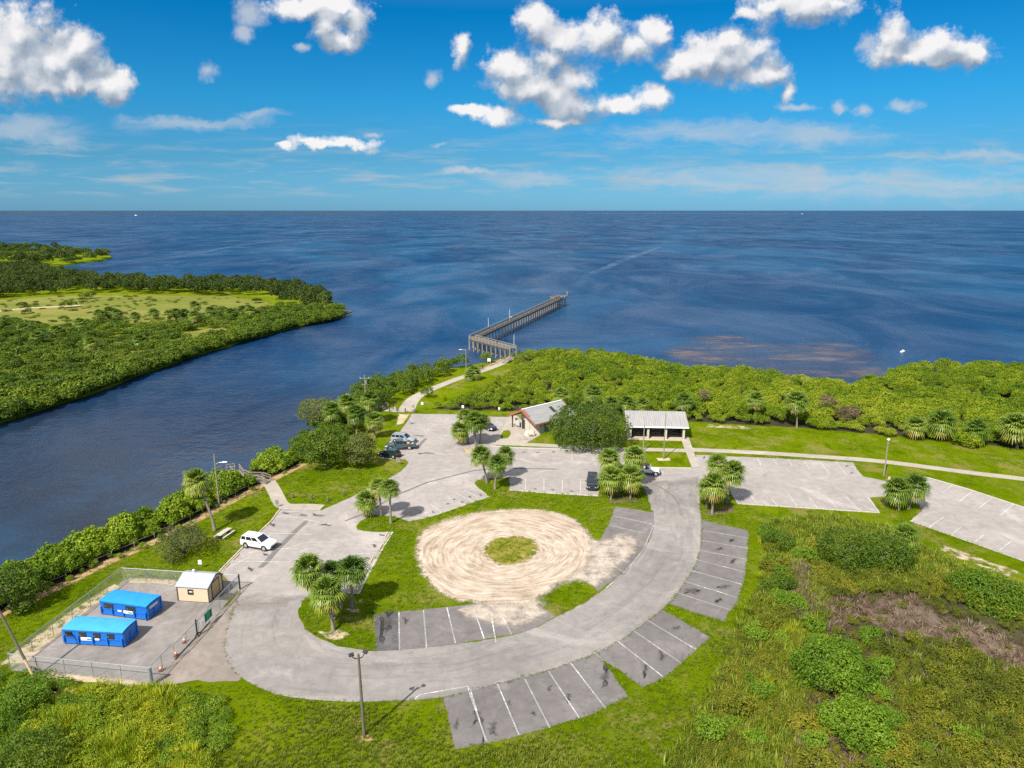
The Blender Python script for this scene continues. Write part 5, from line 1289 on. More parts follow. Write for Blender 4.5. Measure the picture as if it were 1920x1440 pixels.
def shed():
    a, b, c = P(334, 1127), P(392, 1131), P(411, 1108); ax = (b - a); ang = math.atan2(ax.y, ax.x); L = ax.length; Wd = 3.2
    o = empty('storage_shed', a, 'beige storage shed with a grey barn roof in the fenced yard', 'shed', ang); h = 2.0
    w = MB(); w.prism([(0, .1), (Wd, .1), (Wd, h), (Wd * .80, h + .54), (Wd * .56, h + .75), (0, h)], 0, L, 'X'); w.build('wall', M['beige'], o)
    prof = [(-.14, h - .06), (Wd * .56, h + .80), (Wd * .80, h + .58), (Wd + .14, h - .06)]
    r = MB()
    for p0, p1 in zip(prof, prof[1:]): r.prism([p0, p1, (p1[0], p1[1] + .06), (p0[0], p0[1] + .06)], -.12, L + .12, 'X')
    r.build('roof', M['shed_roof'], o)
    t = MB()
    for p0, p1 in zip(prof, prof[1:]): t.prism([(p0[0], p0[1] - .1), (p1[0], p1[1] - .1), (p1[0], p1[1] + .03), (p0[0], p0[1] + .03)], L + .121, L + .16, 'X')
    t.build('trim', M['dark_trim'], o)
    for x, y in ((L + .02, .03), (L + .02, Wd - .03), (.05, -.02)): t = MB(); t.box((x, y, 1.05), (.1, .1, 1.9)); t.build('corner_board', M['dark_trim'], o)
    d = MB(); d.box((L + .03, Wd * .5, 1.1), (.05, 1.5, 1.9)); do = d.build('door', M['tan_door'], o)
    df = MB(); df.box((L + .05, Wd * .5 - .8, 1.1), (.05, .09, 2.0)); df.box((L + .05, Wd * .5 + .8, 1.1), (.05, .09, 2.0)); df.box((L + .05, Wd * .5, 2.1), (.05, 1.7, .1)); df.build('door_frame', M['dark_trim'], do)
    f = MB()
    for x, z, sx, sz in ((1.72, 1.62, .7, .08), (1.72, 1.02, .7, .08), (1.41, 1.32, .08, .6), (2.03, 1.32, .08, .6)): f.box((x, -.03, z), (sx, .06, sz))
    fo = f.build('window', M['dark_trim'], o); g_ = MB(); g_.box((1.72, -.01, 1.32), (.56, .02, .54)); g_.build('pane', M['glass'], fo); cu = MB(); cu.box((1.75, -.025, 1.34), (.4, .01, .12)); cu.build('curtain', M['white'], fo)
    fl = MB(); fl.box((L / 2, Wd / 2, .06), (L - .1, Wd - .1, .12)); fl.build('floor_skid', M['dark_trim'], o)
    v = MB(); v.tube([(1.2, Wd / 2 + .25, h + .6), (1.2, Wd / 2 + .25, h + 1.05)], .08, 8); v.tube([(1.2, Wd / 2 + .25, h + 1.05), (1.2, Wd / 2 + .25, h + 1.18)], .15, 8); v.build('roof_vent', M['white'], o)
    rp = MB(); rp.prism([(L + .1, .02), (L + 2.0, .02), (L + .1, .2)], .8, 2.4); rp.build('ramp', M['wood_dark'], o)


shed()


def mat_blue(name, col):
    m, g = newmat(name); p = g.n('ShaderNodeTexCoord').outputs['Object']
    n = g.noise(p, 1.2, 5, 0.65); n2 = g.noise(g.v('MULTIPLY', p, (4, 4, 0.5)), 1.5, 5, 0.7)
    c = g.ramp(g.m('ADD', g.m('MULTIPLY', n, .6), g.m('MULTIPLY', n2, .4)), [(0.3, tuple(q * .75 for q in col)), (0.65, col), (0.85, tuple(min(1, q * 1.2 + .03) for q in col))])
    g.out(g.prin(Base_Color=c, Roughness=0.45)); return m


M['bin_blue'] = mat_blue('blue_bin_paint', (0.01, 0.15, 0.55)); M['bin_lid'] = mat_blue('sky_blue_lid', (0.05, 0.36, 0.72)); M['bin_lid2'] = mat_blue('bright_blue_lid', (0.015, 0.28, 0.70))


def bin_(base_a, base_b, nwin, label, lid, depth=2.45):
    a, b = P(*base_a), P(*base_b); ax = b - a; ang = math.atan2(ax.y, ax.x); L = ax.length; h = 1.72
    o = empty('recycling_container', a, label, 'container', ang, 'blue roll-off recycling containers')
    bd = MB(); bd.prism([(0, .18), (L, .18), (L + .05, h), (-.05, h)], 0, depth)
    bd.box((L / 2, .5, .12), (L, .16, .2)); bd.box((L / 2, depth - .5, .12), (L, .16, .2)); bd.box((L / 2, -.03, h - .06), (L + .1, .08, .12))
    bd.build('body', M['bin_blue'], o)
    prof = [(-.06 + (depth + .12) * t, h + .03 + .13 * math.sin(math.pi * t) ** .8) for t in [i / 8 for i in range(9)]]
    r = MB()
    for p0, p1 in zip(prof, prof[1:]): r.prism([p0, p1, (p1[0], p1[1] + .04), (p0[0], p0[1] + .04)], -.06, L + .06, 'X')
    r.prism(prof, .04, L - .04, 'X'); r.build('lid', lid, o)
    for i in range(5):
        q = MB(); x = .12 + i * (L - .24) / 4; q.box((x, -.08, .62), (.15, .2, .9)); q.build('rib', M['bin_blue'], o)
    q = MB(); q.box((L / 2, -.05, .24), (L, .1, .12)); q.box((L / 2, -.05, .88), (L, .1, .08)); q.build('side_rail', M['bin_blue'], o)
    xs = [L * .10, L * .335, L * .57, L * .80] if nwin == 4 else [L * .18, L * .66]; ww = .78 if nwin == 4 else 1.25
    for x in xs:
        q = MB(); q.box((x, -.035, 1.26), (ww, .06, .72)); wd = q.build('opening_flap', M['metal_dark'], o)
        q = MB(); q.box((x - ww * .3, -.08, 1.2), (.08, .03, .08)); q.build('handle', M['rim'], wd)
    q = MB(); q.box((L * (.40 if nwin == 4 else .61), -.125, .83), (1.25, .02, .36)); lb = q.build('notice_plate', M['white'], o)
    q = MB(); q.box((L * (.40 if nwin == 4 else .61) + .3, -.138, .80), (.5, .01, .16)); q.build('green_band', M['green_sign'], lb)
    q = MB(); q.box((L * (.58 if nwin == 4 else .43), -.125, .86), (.5, .02, .2)); q.build('small_plate', M['white'], o)
    if nwin == 2: q = MB(); q.box((L + .05, depth * .45, 1.35), (.05, 1.3, .3)); q.build('end_plate', M['cloth_light'], o)
    q = MB(); q.box((L + .05, depth / 2, .6), (.14, .2, 1.0)); q.box((L + .06, .12, .9), (.1, .14, 1.5)); q.box((L + .06, depth - .12, .9), (.1, .14, 1.5)); q.box((L + .06, depth / 2, .32), (.12, depth, .14)); q.build('end_frame', M['bin_blue'], o)
    for x in (.5, L - .5):
        for y in (.3, depth - .3):
            q = MB(); q.tube([(x, y - .12, .16), (x, y + .12, .16)], .16, 10); q.build('roller', M['metal_dark'], o)


bin_((121, 1207), (233, 1214), 4, 'front pale-lidded blue container with four dark openings in the yard', M['bin_lid'])
bin_((191, 1152), (277, 1164), 2, 'rear blue container with two wide dark openings in the yard', M['bin_lid2'])


# ------------------------------------------------------------------ chain link fence
def mat_chain():
    m, g = newmat('chain_link'); p = g.n('ShaderNodeUVMap').outputs[0]; s = g.n('ShaderNodeSeparateXYZ', {0: p})
    k = 2 * math.pi / 0.11
    a = g.m('ABSOLUTE', g.m('SINE', g.m('MULTIPLY', g.m('ADD', s.outputs[0], s.outputs[1]), k / 2)))
    b = g.m('ABSOLUTE', g.m('SINE', g.m('MULTIPLY', g.m('SUBTRACT', s.outputs[0], s.outputs[1]), k / 2)))
    wire = g.m('LESS_THAN', g.m('MINIMUM', a, b), 0.16)
    pr = g.prin(Base_Color=(0.46, 0.47, 0.46), Roughness=0.5, Metallic=0.2); tr = g.n('ShaderNodeBsdfTransparent').outputs[0]
    ms = g.n('ShaderNodeMixShader', {0: wire}); g.L.new(tr, ms.inputs[1]); g.L.new(pr, ms.inputs[2]); g.out(ms.outputs[0]); return m


CHAIN = mat_chain()


def chain_fence(label, pts, h, step, name='chain_link_fence', sign=None, cat='fence'):
    pts = [Vector((p.x, p.y, 0)) for p in pts]; o = empty(name, pts[0], label, cat); o0 = pts[0]
    vs = []; fs = []; uv = []; s = 0; rail = MB()
    for a, b in zip(pts, pts[1:]):
        a, b = a - o0, b - o0; L = (b - a).length; k = len(vs)
        vs += [a + Vector((0, 0, .03)), b + Vector((0, 0, .03)), b + Vector((0, 0, h)), a + Vector((0, 0, h))]; fs.append((k, k + 1, k + 2, k + 3)); uv += [(s, 0), (s + L, 0), (s + L, h), (s, h)]; s += L
        rail.tube([a + Vector((0, 0, h)), b + Vector((0, 0, h))], .045, 6)
        n = max(1, round(L / step))
        for i in range(n):
            q = a.lerp(b, i / n); pm = MB(); pm.tube([q + Vector((0, 0, -.05)), q + Vector((0, 0, h + .02))], .04, 6); pm.build('post', M['metal_grey'], o)
    me = bpy.data.meshes.new('wire_mesh'); me.from_pydata(vs, [], fs); me.materials.append(CHAIN); ul = me.uv_layers.new(name='UVMap'); ul.data.foreach_set('uv', np.array(uv, np.float32).ravel())
    link('wire_mesh', me, o); rail.build('top_rail', M['metal_grey'], o); return o


fA, fB, fC, fD = P(283, 1283), P(450, 1104), P(231, 1090), P(20, 1256)
gA, gB = fA.lerp(fB, .22), fA.lerp(fB, .60)
chain_fence('long chain-link fence round the river side and near side of the container yard', [fB, fC, fD, fA], 1.85, 3.0)
chain_fence('short chain-link fence panel with traffic cones at the near end of the yard entrance', [fA, gA], 1.85, 2.2)
chain_fence('chain-link fence beside the shed at the far end of the yard entrance', [gB, fB], 1.85, 2.6)
og = chain_fence('sliding chain-link gate with a green board on the road side of the yard', [gA + Vector((.15, -.12, 0)), gB + Vector((.15, -.12, 0))], 1.75, 2.4, 'sliding_gate', cat='gate')
dv = (gB - gA).normalized(); L = (gB - gA).length
q = MB(); q.tube([Vector((0, 0, .08)), dv * L + Vector((0, 0, .08))], .05, 6); q.build('bottom_rail', M['metal_dark'], og)
q = MB(); q.beam(dv * L * .86 + Vector((.06, -.06, 1.1)), dv * (L * .86 + 1.5) + Vector((.06, -.06, 1.1)), .03, 1.0); sgn_ = q.build('green_board', M['green_sign'], og)
q = MB(); q.beam(dv * (L * .86 + .15) + Vector((.085, -.085, 1.1)), dv * (L * .86 + .28) + Vector((.085, -.085, 1.1)), .01, .9); q.beam(dv * (L * .86 + 1.2) + Vector((.085, -.085, 1.15)), dv * (L * .86 + 1.33) + Vector((.085, -.085, 1.15)), .01, .8); q.build('dark_stripe', M['metal_dark'], sgn_)
q = MB(); q.beam(dv * (L * .75) + Vector((.06, -.06, 1.05)), dv * (L * .75 + .4) + Vector((.06, -.06, 1.05)), .03, .4); q.build('white_notice', M['white'], og)
q = MB(); q.tube([dv * L * .62 + Vector((0, 0, 0)), dv * L * .62 + Vector((0, 0, 2.0))], .09, 8); q.build('roller_post', M['metal_dark'], og)
for dx in (-.15, .25):
    q = MB(); c = dv * (L * .62 + dx) + Vector((.1, -.1, .17)); q.tube([c - Vector((.09, -.09, 0)), c + Vector((.05, -.05, 0))], .17, 12); wl = q.build('wheel', M['black'], og)
    q = MB(); q.tube([c + Vector((.05, -.05, 0)), c + Vector((.065, -.065, 0))], .1, 10); q.build('hub', M['rim'], wl)
q = MB(); q.tube([(0, 0, -.1), (0, 0, 2.0)], [.22, .2], 10); o = q.build('corner_post', mat_plain('grey_green_post', (0.22, 0.25, 0.24), 0.6), None, P(284, 1285)); tag(o, 'thick grey-green corner post at the near end of the yard fence', 'post')
q = MB(); q.tube([(0, 0, -.1), (0, 0, 2.0)], .1, 10); o = q.build('gate_post', M['metal_dark'], None, P(450, 1105)); tag(o, 'dark post at the far road corner of the yard beside the shed', 'post')
for i, (u, v) in enumerate([(302, 1258), (330, 1230), (346, 1205)]):
    o = empty('traffic_cone', P(u, v), ['orange cone nearest the corner post inside the yard fence', 'middle orange cone of the three along the yard fence', 'orange cone nearest the green board inside the gate'][i], 'traffic cone', .3, 'orange cones along the yard fence')
    q = MB(); q.tube([(0, 0, .03), (0, 0, .72)], [.19, .04], 12); q.build('cone', M['orange'], o, smooth=True)
    q = MB(); q.box((0, 0, .02), (.42, .42, .04)); q.build('base', M['black'], o); q = MB(); q.tube([(0, 0, .36), (0, 0, .5)], [.122, .092], 12); q.build('white_collar', M['white'], o)

# wooden rail fence along the hedge
o = empty('rail_fence', hl[0].to_3d(), 'low weathered post-and-rail fence at the foot of the river hedge', 'fence'); b0 = hl[0].to_3d(); rl = MB()
fpts = [q.to_3d() for q in off_line(hl, 0.5)][4:-14:3]
for i, a in enumerate(fpts):
    if i < 44: q = MB(); q.box(a - b0 + Vector((0, 0, .5)), (.11, .11, .8), .4); q.build('post', M['wood_grey'], o)
    if i and i < 44: rl.beam(fpts[i - 1] - b0 + Vector((0, 0, .9)), a - b0 + Vector((0, 0, .68)), .04, .06)
rl.build('rail', M['wood_grey'], o)


# ------------------------------------------------------------------ boardwalks and pier
def boardwalk(name, label, pts, w, z0, rail_h, post_step, cat, pile_z=None):
    pts = [Vector(p) for p in pts]; o = empty(name, pts[0], label, cat); b0 = pts[0]; deck = MB(); rail = MB()
    for a, b in zip(pts, pts[1:]):
        a, b = a - b0, b - b0; d = (b - a).normalized(); n = Vector((-d.y, d.x, 0)).normalized(); k = max(1, int((b - a).length / .3))
        for i in range(k):
            deck.beam(a.lerp(b, (i + .06) / k), a.lerp(b, (i + .94) / k), w, .05)
        for s in (-1, 1):
            e0, e1 = a + n * s * w / 2, b + n * s * w / 2
            for hh in (rail_h, rail_h * .55): rail.beam(e0 + Vector((0, 0, hh)), e1 + Vector((0, 0, hh)), .10, .10 if hh == rail_h else .05)
            m_ = max(1, int((b - a).length / post_step))
            for i in range(m_ + 1):
                c = e0.lerp(e1, i / m_); rail.box(c + Vector((0, 0, rail_h / 2 - .2)), (.1, .1, rail_h + .4))
            deck.beam(e0 - Vector((0, 0, .15)), e1 - Vector((0, 0, .15)), .08, .22)
    deck.build('deck', M['wood_grey'], o); rail.build('railing', M['wood_grey'], o); return o


bw = boardwalk('boardwalk', 'zigzag grey wooden boardwalk through the river hedge at the end of the sidewalk', [P(503, 904, .15), P(489, 899, .5), P(464, 899, .5), P(449, 893, .5), P(441, 882, .5), P(425, 884, .5), P(412, 890, .5)], 1.5, .4, 1.0, 1.8, 'boardwalk')
boardwalk('wooden_ramp', 'short grey wooden ramp with railings down to the river by the bollards', [P(724, 766, .15), P(714, 762, .5), P(703, 757, .7)], 1.8, .4, 1.0, 1.6, 'ramp')
boardwalk('beach_stairs', 'short wooden stair with rails by the pier entrance', [P(946, 680, .2), P(956, 671, 0.9)], 1.6, .4, 1.0, 1.5, 'stairs')

DZ = 2.6
pA, pB = P(962, 655, DZ), P(886, 635, DZ); pE = P(1054, 558, DZ)
o = empty('fishing_pier', (pB.x, pB.y, 0), 'long weathered wooden fishing pier bent at an elbow over the bay', 'pier'); b0 = Vector((pB.x, pB.y, 0))
deck = MB(); rails = MB(); WP = 2.6
for a, b in ((pA - b0, pB - b0), (pB - b0, pE - b0)):
    d = (b - a).normalized(); n = Vector((-d.y, d.x, 0)); Ls = (b - a).length; k = int(Ls / .9)
    for i in range(k): deck.beam(a.lerp(b, (i + .03) / k), a.lerp(b, (i + .97) / k), WP, .12)
    for s in (-1, 1):
        e0, e1 = a + n * s * WP / 2, b + n * s * WP / 2
        deck.beam(e0 - Vector((0, 0, .3)), e1 - Vector((0, 0, .3)), .2, .4)
        rails.beam(e0 + Vector((0, 0, 1.1)), e1 + Vector((0, 0, 1.1)), .22, .10); rails.beam(e0 + Vector((0, 0, .55)), e1 + Vector((0, 0, .55)), .08, .16); rails.beam(e0 + Vector((0, 0, .2)), e1 + Vector((0, 0, .2)), .08, .14)
        m_ = int(Ls / 1.9)
        for i in range(m_ + 1): rails.box(e0.lerp(e1, i / m_) + Vector((0, 0, .5)), (.14, .14, 1.2))
    m_ = int(Ls / (2.6 if Ls < 60 else 3.4))
    for i in range(m_ + 1):
        c = a.lerp(b, i / m_)
        for s in (-1, 1):
            q = MB(); e = c + n * s * (WP / 2 - .1); q.tube([Vector((e.x, e.y, WATER_Z - .8)), Vector((e.x, e.y, DZ + (.1 if i % 3 else .9)))], .19, 7); q.build('pile', M['wood_grey'], o)
d = (pE - pB).normalized(); n = Vector((-d.y, d.x, 0)); c = pE - b0 - d * 2
deck.beam(c - d * 5 + n * 1.2, c + d * 3 + n * 1.2, 6.5, .12)
for e0, e1 in ((c - d * 5 + n * 4.4, c + d * 3 + n * 4.4), (c + d * 3 + n * 4.4, c + d * 3 - n * 2), (c - d * 5 + n * 4.4, c - d * 5 + n * 1.3), (c + d * 3 - n * 2, c - d * 1 - n * 2)):
    rails.beam(e0 + Vector((0, 0, 1.1)), e1 + Vector((0, 0, 1.1)), .2, .1); rails.beam(e0 + Vector((0, 0, .5)), e1 + Vector((0, 0, .5)), .08, .3)
    for i in range(4): rails.box(e0.lerp(e1, i / 3) + Vector((0, 0, .5)), (.14, .14, 1.2))
for x, y in ((-4.5, 4.2), (2.6, 4.2), (2.6, -1.8), (-1, 4.2)):
    q = MB(); e = c + d * x + n * y; q.tube([Vector((e.x, e.y, WATER_Z - .8)), Vector((e.x, e.y, DZ + .1))], .2, 7); q.build('pile', M['wood_grey'], o)
deck.build('deck', M['wood_dark'], o); rails.build('railing', mat_plain('pale_pier_rail', (0.27, 0.24, 0.185), 0.85, var=.3), o)
for x, lab in ((-3, 'reddish wooden bench at the landward side of the pier head'), (0.5, 'reddish wooden bench at the outer corner of the pier head')):
    e = b0 + c + d * x + n * 2.6; e.z = DZ + .06; bo = empty('pier_bench', e, lab, 'bench', math.atan2(d.y, d.x))
    q = MB(); q.box((0, 0, .45), (2.2, .5, .07)); q.build('seat', M['red_trim'], bo); q = MB(); q.box((0, .28, .8), (2.2, .06, .5)); q.build('backrest', M['red_trim'], bo)
    for sx in (-1, 1): q = MB(); q.box((sx * .9, 0, .21), (.1, .45, .42)); q.build('leg', M['wood_dark'], bo)


# ------------------------------------------------------------------ poles, lamps, signs
def pole_lamp(name, label, cat, base, top_v, r=.12, arm=None, mat='metal_grey', z0=0.0, globe=False, group=None, lean=(0, 0)):
    b = P(*base, z0); h = HT(*base, top_v, z0) - z0; o = empty(name, b, label, cat, 0, group)
    q = MB(); q.tube([(0, 0, -.1), (lean[0] * h, lean[1] * h, h)], [r, r * .65], 9); q.build('pole', M[mat], o)
    if arm:
        f, dx, up = arm; z = h * f; q = MB(); q.tube([(lean[0] * z, 0, z), (lean[0] * z + dx * .5, 0, z + up), (lean[0] * z + dx, 0, z + up)], .05, 6); ao = q.build('arm', M['metal_grey'], o)
        q = MB(); q.loft([[(dx * .9, -.14, z + up), (dx * .9, .14, z + up), (dx * .9, .14, z + up + .14), (dx * .9, -.14, z + up + .14)], [(dx * .9 + .75 * (1 if dx > 0 else -1), -.09, z + up + .02), (dx * .9 + .75 * (1 if dx > 0 else -1), .09, z + up + .02), (dx * .9 + .75 * (1 if dx > 0 else -1), .09, z + up + .12), (dx * .9 + .75 * (1 if dx > 0 else -1), -.09, z + up + .12)]]); q.build('lamp_head', M['white'], ao)
    if globe: q = MB(); q.tube([(0, 0, h - .05), (0, 0, h + .15), (0, 0, h + .4)], [.12, .28, .12], 10); q.build('lamp_head', M['light_glass'], o)
    return o, h


pole_lamp('street_lamp', 'tall pole with a side lamp arm at the river hedge near the boardwalk', 'street lamp', (411, 946), 852, .15, (.80, 1.3, .35), 'wood_grey')
pole_lamp('street_lamp', 'wooden lamp pole on the lawn beside the east path', 'street lamp', (1657, 893), 826, .14, None, 'wood_grey', globe=True)
pole_lamp('street_lamp', 'pale lamp pole beside the pier path by the stemless palm', 'street lamp', (874, 691), 655, .15, (.96, -1.4, .1))
pole_lamp('flagpole', 'tall thin bare pole in the sandy patch on the small lawn', 'flagpole', (1244, 861), 774, .11, None, 'wood_grey')
pole_lamp('street_lamp', 'short pale post with a cap in front of the pavilion', 'lamp post', (1206, 846), 797, .14, None, 'wood_grey', globe=False)
o, h = pole_lamp('utility_pole', 'wooden utility pole with cross-arm among the bank palms', 'utility pole', (687, 775), 703, .16, None, 'wood_grey')
q = MB(); q.box((0, 0, h - .8), (2.2, .12, .12)); q.box((0, 0, h - 2.2), (1.6, .12, .12)); q.build('cross_arm', M['wood_grey'], o)
for x in (-1.0, 1.0): q = MB(); q.tube([(x, 0, h - .75), (x, 0, h - .5)], [.06, .04], 6); q.build('insulator', M['white'], o)
q = MB(); q.tube([(.3, -.1, h - 2.0), (.3, -.1, h - 1.2)], .2, 8); q.build('transformer', M['metal_grey'], o)
o, h = pole_lamp('floodlight_pole', 'dark wooden floodlight pole in the near grass by the loop road', 'light pole', (683, 1380), 1226, .15, None, 'wood_pole', lean=(-.012, 0))
hx = -.012 * h
for dx, dy, a in ((-.5, -.12, .5), (.45, .3, -.6)):
    q = MB(); q.tube([(hx, 0, h - .45), (hx + dx * .6, dy * .5, h - .42), (hx + dx, dy, h - .2)], .045, 6); ar = q.build('arm', M['metal_dark'], o)
    q = MB(); q.box((hx + dx * 1.15, dy, h), (.42, .28, .16), rot=(Matrix.Rotation(a, 3, 'Z') @ Matrix.Rotation(.5, 3, 'X'))); q.build('floodlight', M['metal_dark'], ar)
# leaning pole at the left edge, its foot in a paler colour
b = P(65, 1272); o = empty('leaning_pole', b, 'leaning brown pole with a pale foot at the left corner of the fenced yard', 'pole')
t = P(0, 1134, 0); d = pix_dir(-8, 1132); tt = (b.y + .3) / d.y; top = Vector((0, 0, CAMH)) + d * tt - b
q = MB(); q.tube([top * .26, top * .55, top * .96, top * .985 + Vector((-.25, 0, .1)), top + Vector((-.9, 0, .05))], [.13, .12, .10, .09, .07], 9); q.build('pole', M['wood_pole'], o)
q = MB(); q.tube([Vector((0, 0, -.1)), top * .26], [.13, .13], 9); q.build('pale_foot', M['tan_block'], o)
dP = (pE - pB).normalized(); nP = Vector((-dP.y, dP.x, 0)); dQ = (pA - pB).normalized(); nQ = Vector((-dQ.y, dQ.x, 0)); LP = (pE - pB).length
for b, hh, lab in [(pB + dP * LP * .16 + nP * 1.45, 4.2, 'thin white lamp post near the elbow of the pier'), (pB + dP * LP * .36 + nP * 1.45, 4.2, 'thin white lamp post halfway along the outer leg of the pier'),
                   (pA - dQ * 1.5 + nQ * 1.45, 4.2, 'thin white lamp post at the landward end of the pier'), (pE + dP * 1.2 - nP * 2.15, 3.0, 'thin white lamp post at the pier head')]:
    o = empty('pier_lamp', b + Vector((0, 0, -.3)), lab, 'lamp post'); hh += .3
    q = MB(); q.tube([(0, 0, 0), (0, 0, hh)], [.06, .05], 7); q.build('pole', M['white'], o); q = MB(); q.tube([(0, 0, hh), (0, 0, hh + .25)], [.16, .1], 7); q.build('lamp_head', M['metal_grey'], o)


def sign(base, top_v, label, w=.6, hgt=.5, mat='white', two=False, face=0.0):
    b = P(*base); h = max(1.2, HT(*base, top_v)); o = empty('sign_post', b, label, 'sign', face)
    for x in ((-w / 2, w / 2) if two else (0,)): q = MB(); q.tube([(x, .04, -.1), (x, .04, h)], .045, 6); q.build('post', M['wood_grey'], o)
    q = MB(); q.box((0, 0, h - hgt / 2), (w, .04, hgt)); q.build('board', M[mat], o)


sign((792, 771), 754, 'small pale sign on a post at the mangrove edge by the pier path', .5, .6)
sign((868, 778), 760, 'small white sign on a post left of the half hidden car', .5, .6)
sign((936, 781), 764, 'small white sign on a post on the grass by the gabled building', .4, .5)
sign((747, 872), 858, 'brown notice sign on the grass corner by the black hatchback', .7, .9, 'wood_grey', True)
sign((376, 1066), 1056, 'little white sign in the grass behind the shed', .45, .6)
sign((917, 686), 672, 'upright white notice board at the pier entrance', .9, .9, 'white', True)
sign((520, 951), 938, 'small wire-framed sign at the corner of the lot by the sidewalk', .5, .7, 'metal_grey')
sign((1661, 905), 893, 'low brown stake beside the lamp pole on the east lawn', .2, .3, 'wood_pole')
o = empty('dead_palm', P(1662, 944), 'reddish dead palm trunk at the left end of the east island', 'dead palm'); q = MB(); q.tube([(0, 0, -.1), (.05, 0, 2.0), (-.1, 0, 4.0)], [.3, .24, .3], 9); q.build('trunk', mat_plain('reddish_bark', (0.24, 0.12, 0.07), .9, var=.3, bump=.5), o); q = MB(); q.tube([(-.1, 0, 3.9), (-.05, 0, 4.5)], [.3, .12], 9); q.build('dry_top', M['dead_trunk'] if 'dead_trunk' in M else M['tan_block'], o)

for i, (u, v) in enumerate([(730, 772), (745, 772), (760, 773)]):
    q = MB(); q.tube([(0, 0, -.1), (0, 0, .95), (0, 0, 1.0)], [.16, .15, .09], 9); o = q.build('bollard', M['wood_pole'], None, P(u, v)); tag(o, ['wooden bollard nearest the river ramp, left of three', 'middle wooden bollard across the path entrance', 'wooden bollard nearest the car park, right of three'][i], 'bollard', 'bollards at the pier path')
for i, (u, v) in enumerate([(549, 934), (584, 937), (615, 941), (644, 930)]):
    q = MB(); q.tube([(0, 0, -.1), (0, 0, .75), (0, 0, .82)], [.19, .17, .1], 9); o = q.build('bollard', M['wood_pole'], None, P(u, v)); tag(o, ['short dark bollard on the lawn edge nearest the sidewalk', 'second short dark bollard from the sidewalk along the lawn edge', 'third short dark bollard from the sidewalk along the lawn edge', 'short dark bollard on the lawn edge nearest the palm island'][i], 'bollard', 'bollards along the lawn edge')
# wheel stops
def stops(lst, group, label):
    for a, b in lst:
        p0, p1 = P(*a), P(*b); c = (p0 + p1) / 2; q = MB(); L = 1.8
        q.prism([(-.09, 0), (.09, 0), (.06, .13), (-.06, .13)], -L / 2, L / 2); o = q.build('wheel_stop', M['tan_block'], None, (c.x, c.y, .02)); o.rotation_euler = (0, 0, math.atan2(p1.y - p0.y, p1.x - p0.x) - math.pi / 2); tag(o, label, 'wheel stop', group)


stops([((727, 999), (722, 1008)), ((717, 1021), (711, 1031)), ((700, 1045), (694, 1056)), ((688, 1070), (682, 1082)), ((674, 1096), (669, 1107))], 'wheel stops by the island', 'tan concrete wheel stop along the island side of the lot')
stops([((524, 956), (515, 968)), ((509, 977), (497, 990)), ((449, 1039), (436, 1052)), ((430, 1058), (418, 1070))], 'wheel stops by the river lawn', 'tan concrete wheel stop along the river lawn side of the lot')


def kerb(name, s, w=.18, h=.11, mat='conc'):
    pl = W(s); mb = MB()
    for a, b in zip(pl, pl[1:]): mb.beam((a.x, a.y, h / 2 + .012), (b.x, b.y, h / 2 + .012), w, h)
    o = mb.build(name, M[mat]); o['kind'] = 'structure'


kerb('kerb', '797,972 822,965 862,951 917,932'); kerb('kerb', '956,920 1035,926 1121,931'); kerb('kerb', '918,836 961,840 1072,843'); kerb('kerb', '1384,945 1493,952 1649,962'); kerb('kerb', '737,999 710,1041 688,1082 674,1113')
kerb('kerb', '411,1072 453,1029 508,978 527,953'); kerb('kerb', '1211,877 1296,878', mat='conc'); kerb('kerb', '1733,894 1813,917 1920,952')

# bench on the river lawn
b = P(421, 1006); o = empty('park_bench', b, 'long grey slatted bench on the river lawn beside the leaning palm', 'bench', math.atan2(P(430, 995).y - P(408, 1010).y, P(430, 995).x - P(408, 1010).x))
for y, z, nm in ((-.75, .45, 'seat'), (.75, .45, 'seat'), (0, .75, 'table_top')):
    q = MB(); w_ = .3 if nm == 'seat' else .75
    for k in range(2 if nm == 'seat' else 4): q.box((0, y + (k - (.5 if nm == 'seat' else 1.5)) * w_ / (2 if nm == 'seat' else 4) * 1.0, z), (2.6, w_ / (2 if nm == 'seat' else 4) * .88, .05))
    q.build(nm, M['conc'], o)
for x in (-.9, .9): q = MB(); q.box((x, 0, .36), (.08, .5, .7)); q.box((x, 0, .38), (.08, 1.7, .07)); q.build('leg', M['metal_dark'], o)
# rocks and bike rack by the gabled building
def rock(name, base, s, label, seed):
    r = random.Random(seed); bm = bmesh.new(); bmesh.ops.create_icosphere(bm, subdivisions=3, radius=1)
    for v in bm.verts:
        n_ = 1 + .16 * math.sin(v.co.x * 3 + seed) * math.cos(v.co.y * 4 + seed) + .1 * math.sin(v.co.z * 6 + v.co.x * 4); v.co *= n_; v.co.x *= s; v.co.y *= s * .8; v.co.z *= s * .7
    me = bpy.data.meshes.new(name); bm.to_mesh(me); bm.free(); me.materials.append(M['stone'] if name == 'boulder' else M['dark_stone']); o = link(name, me, None, P(*base) + Vector((0, 0, s * .4))); tag(o, label, 'rock')


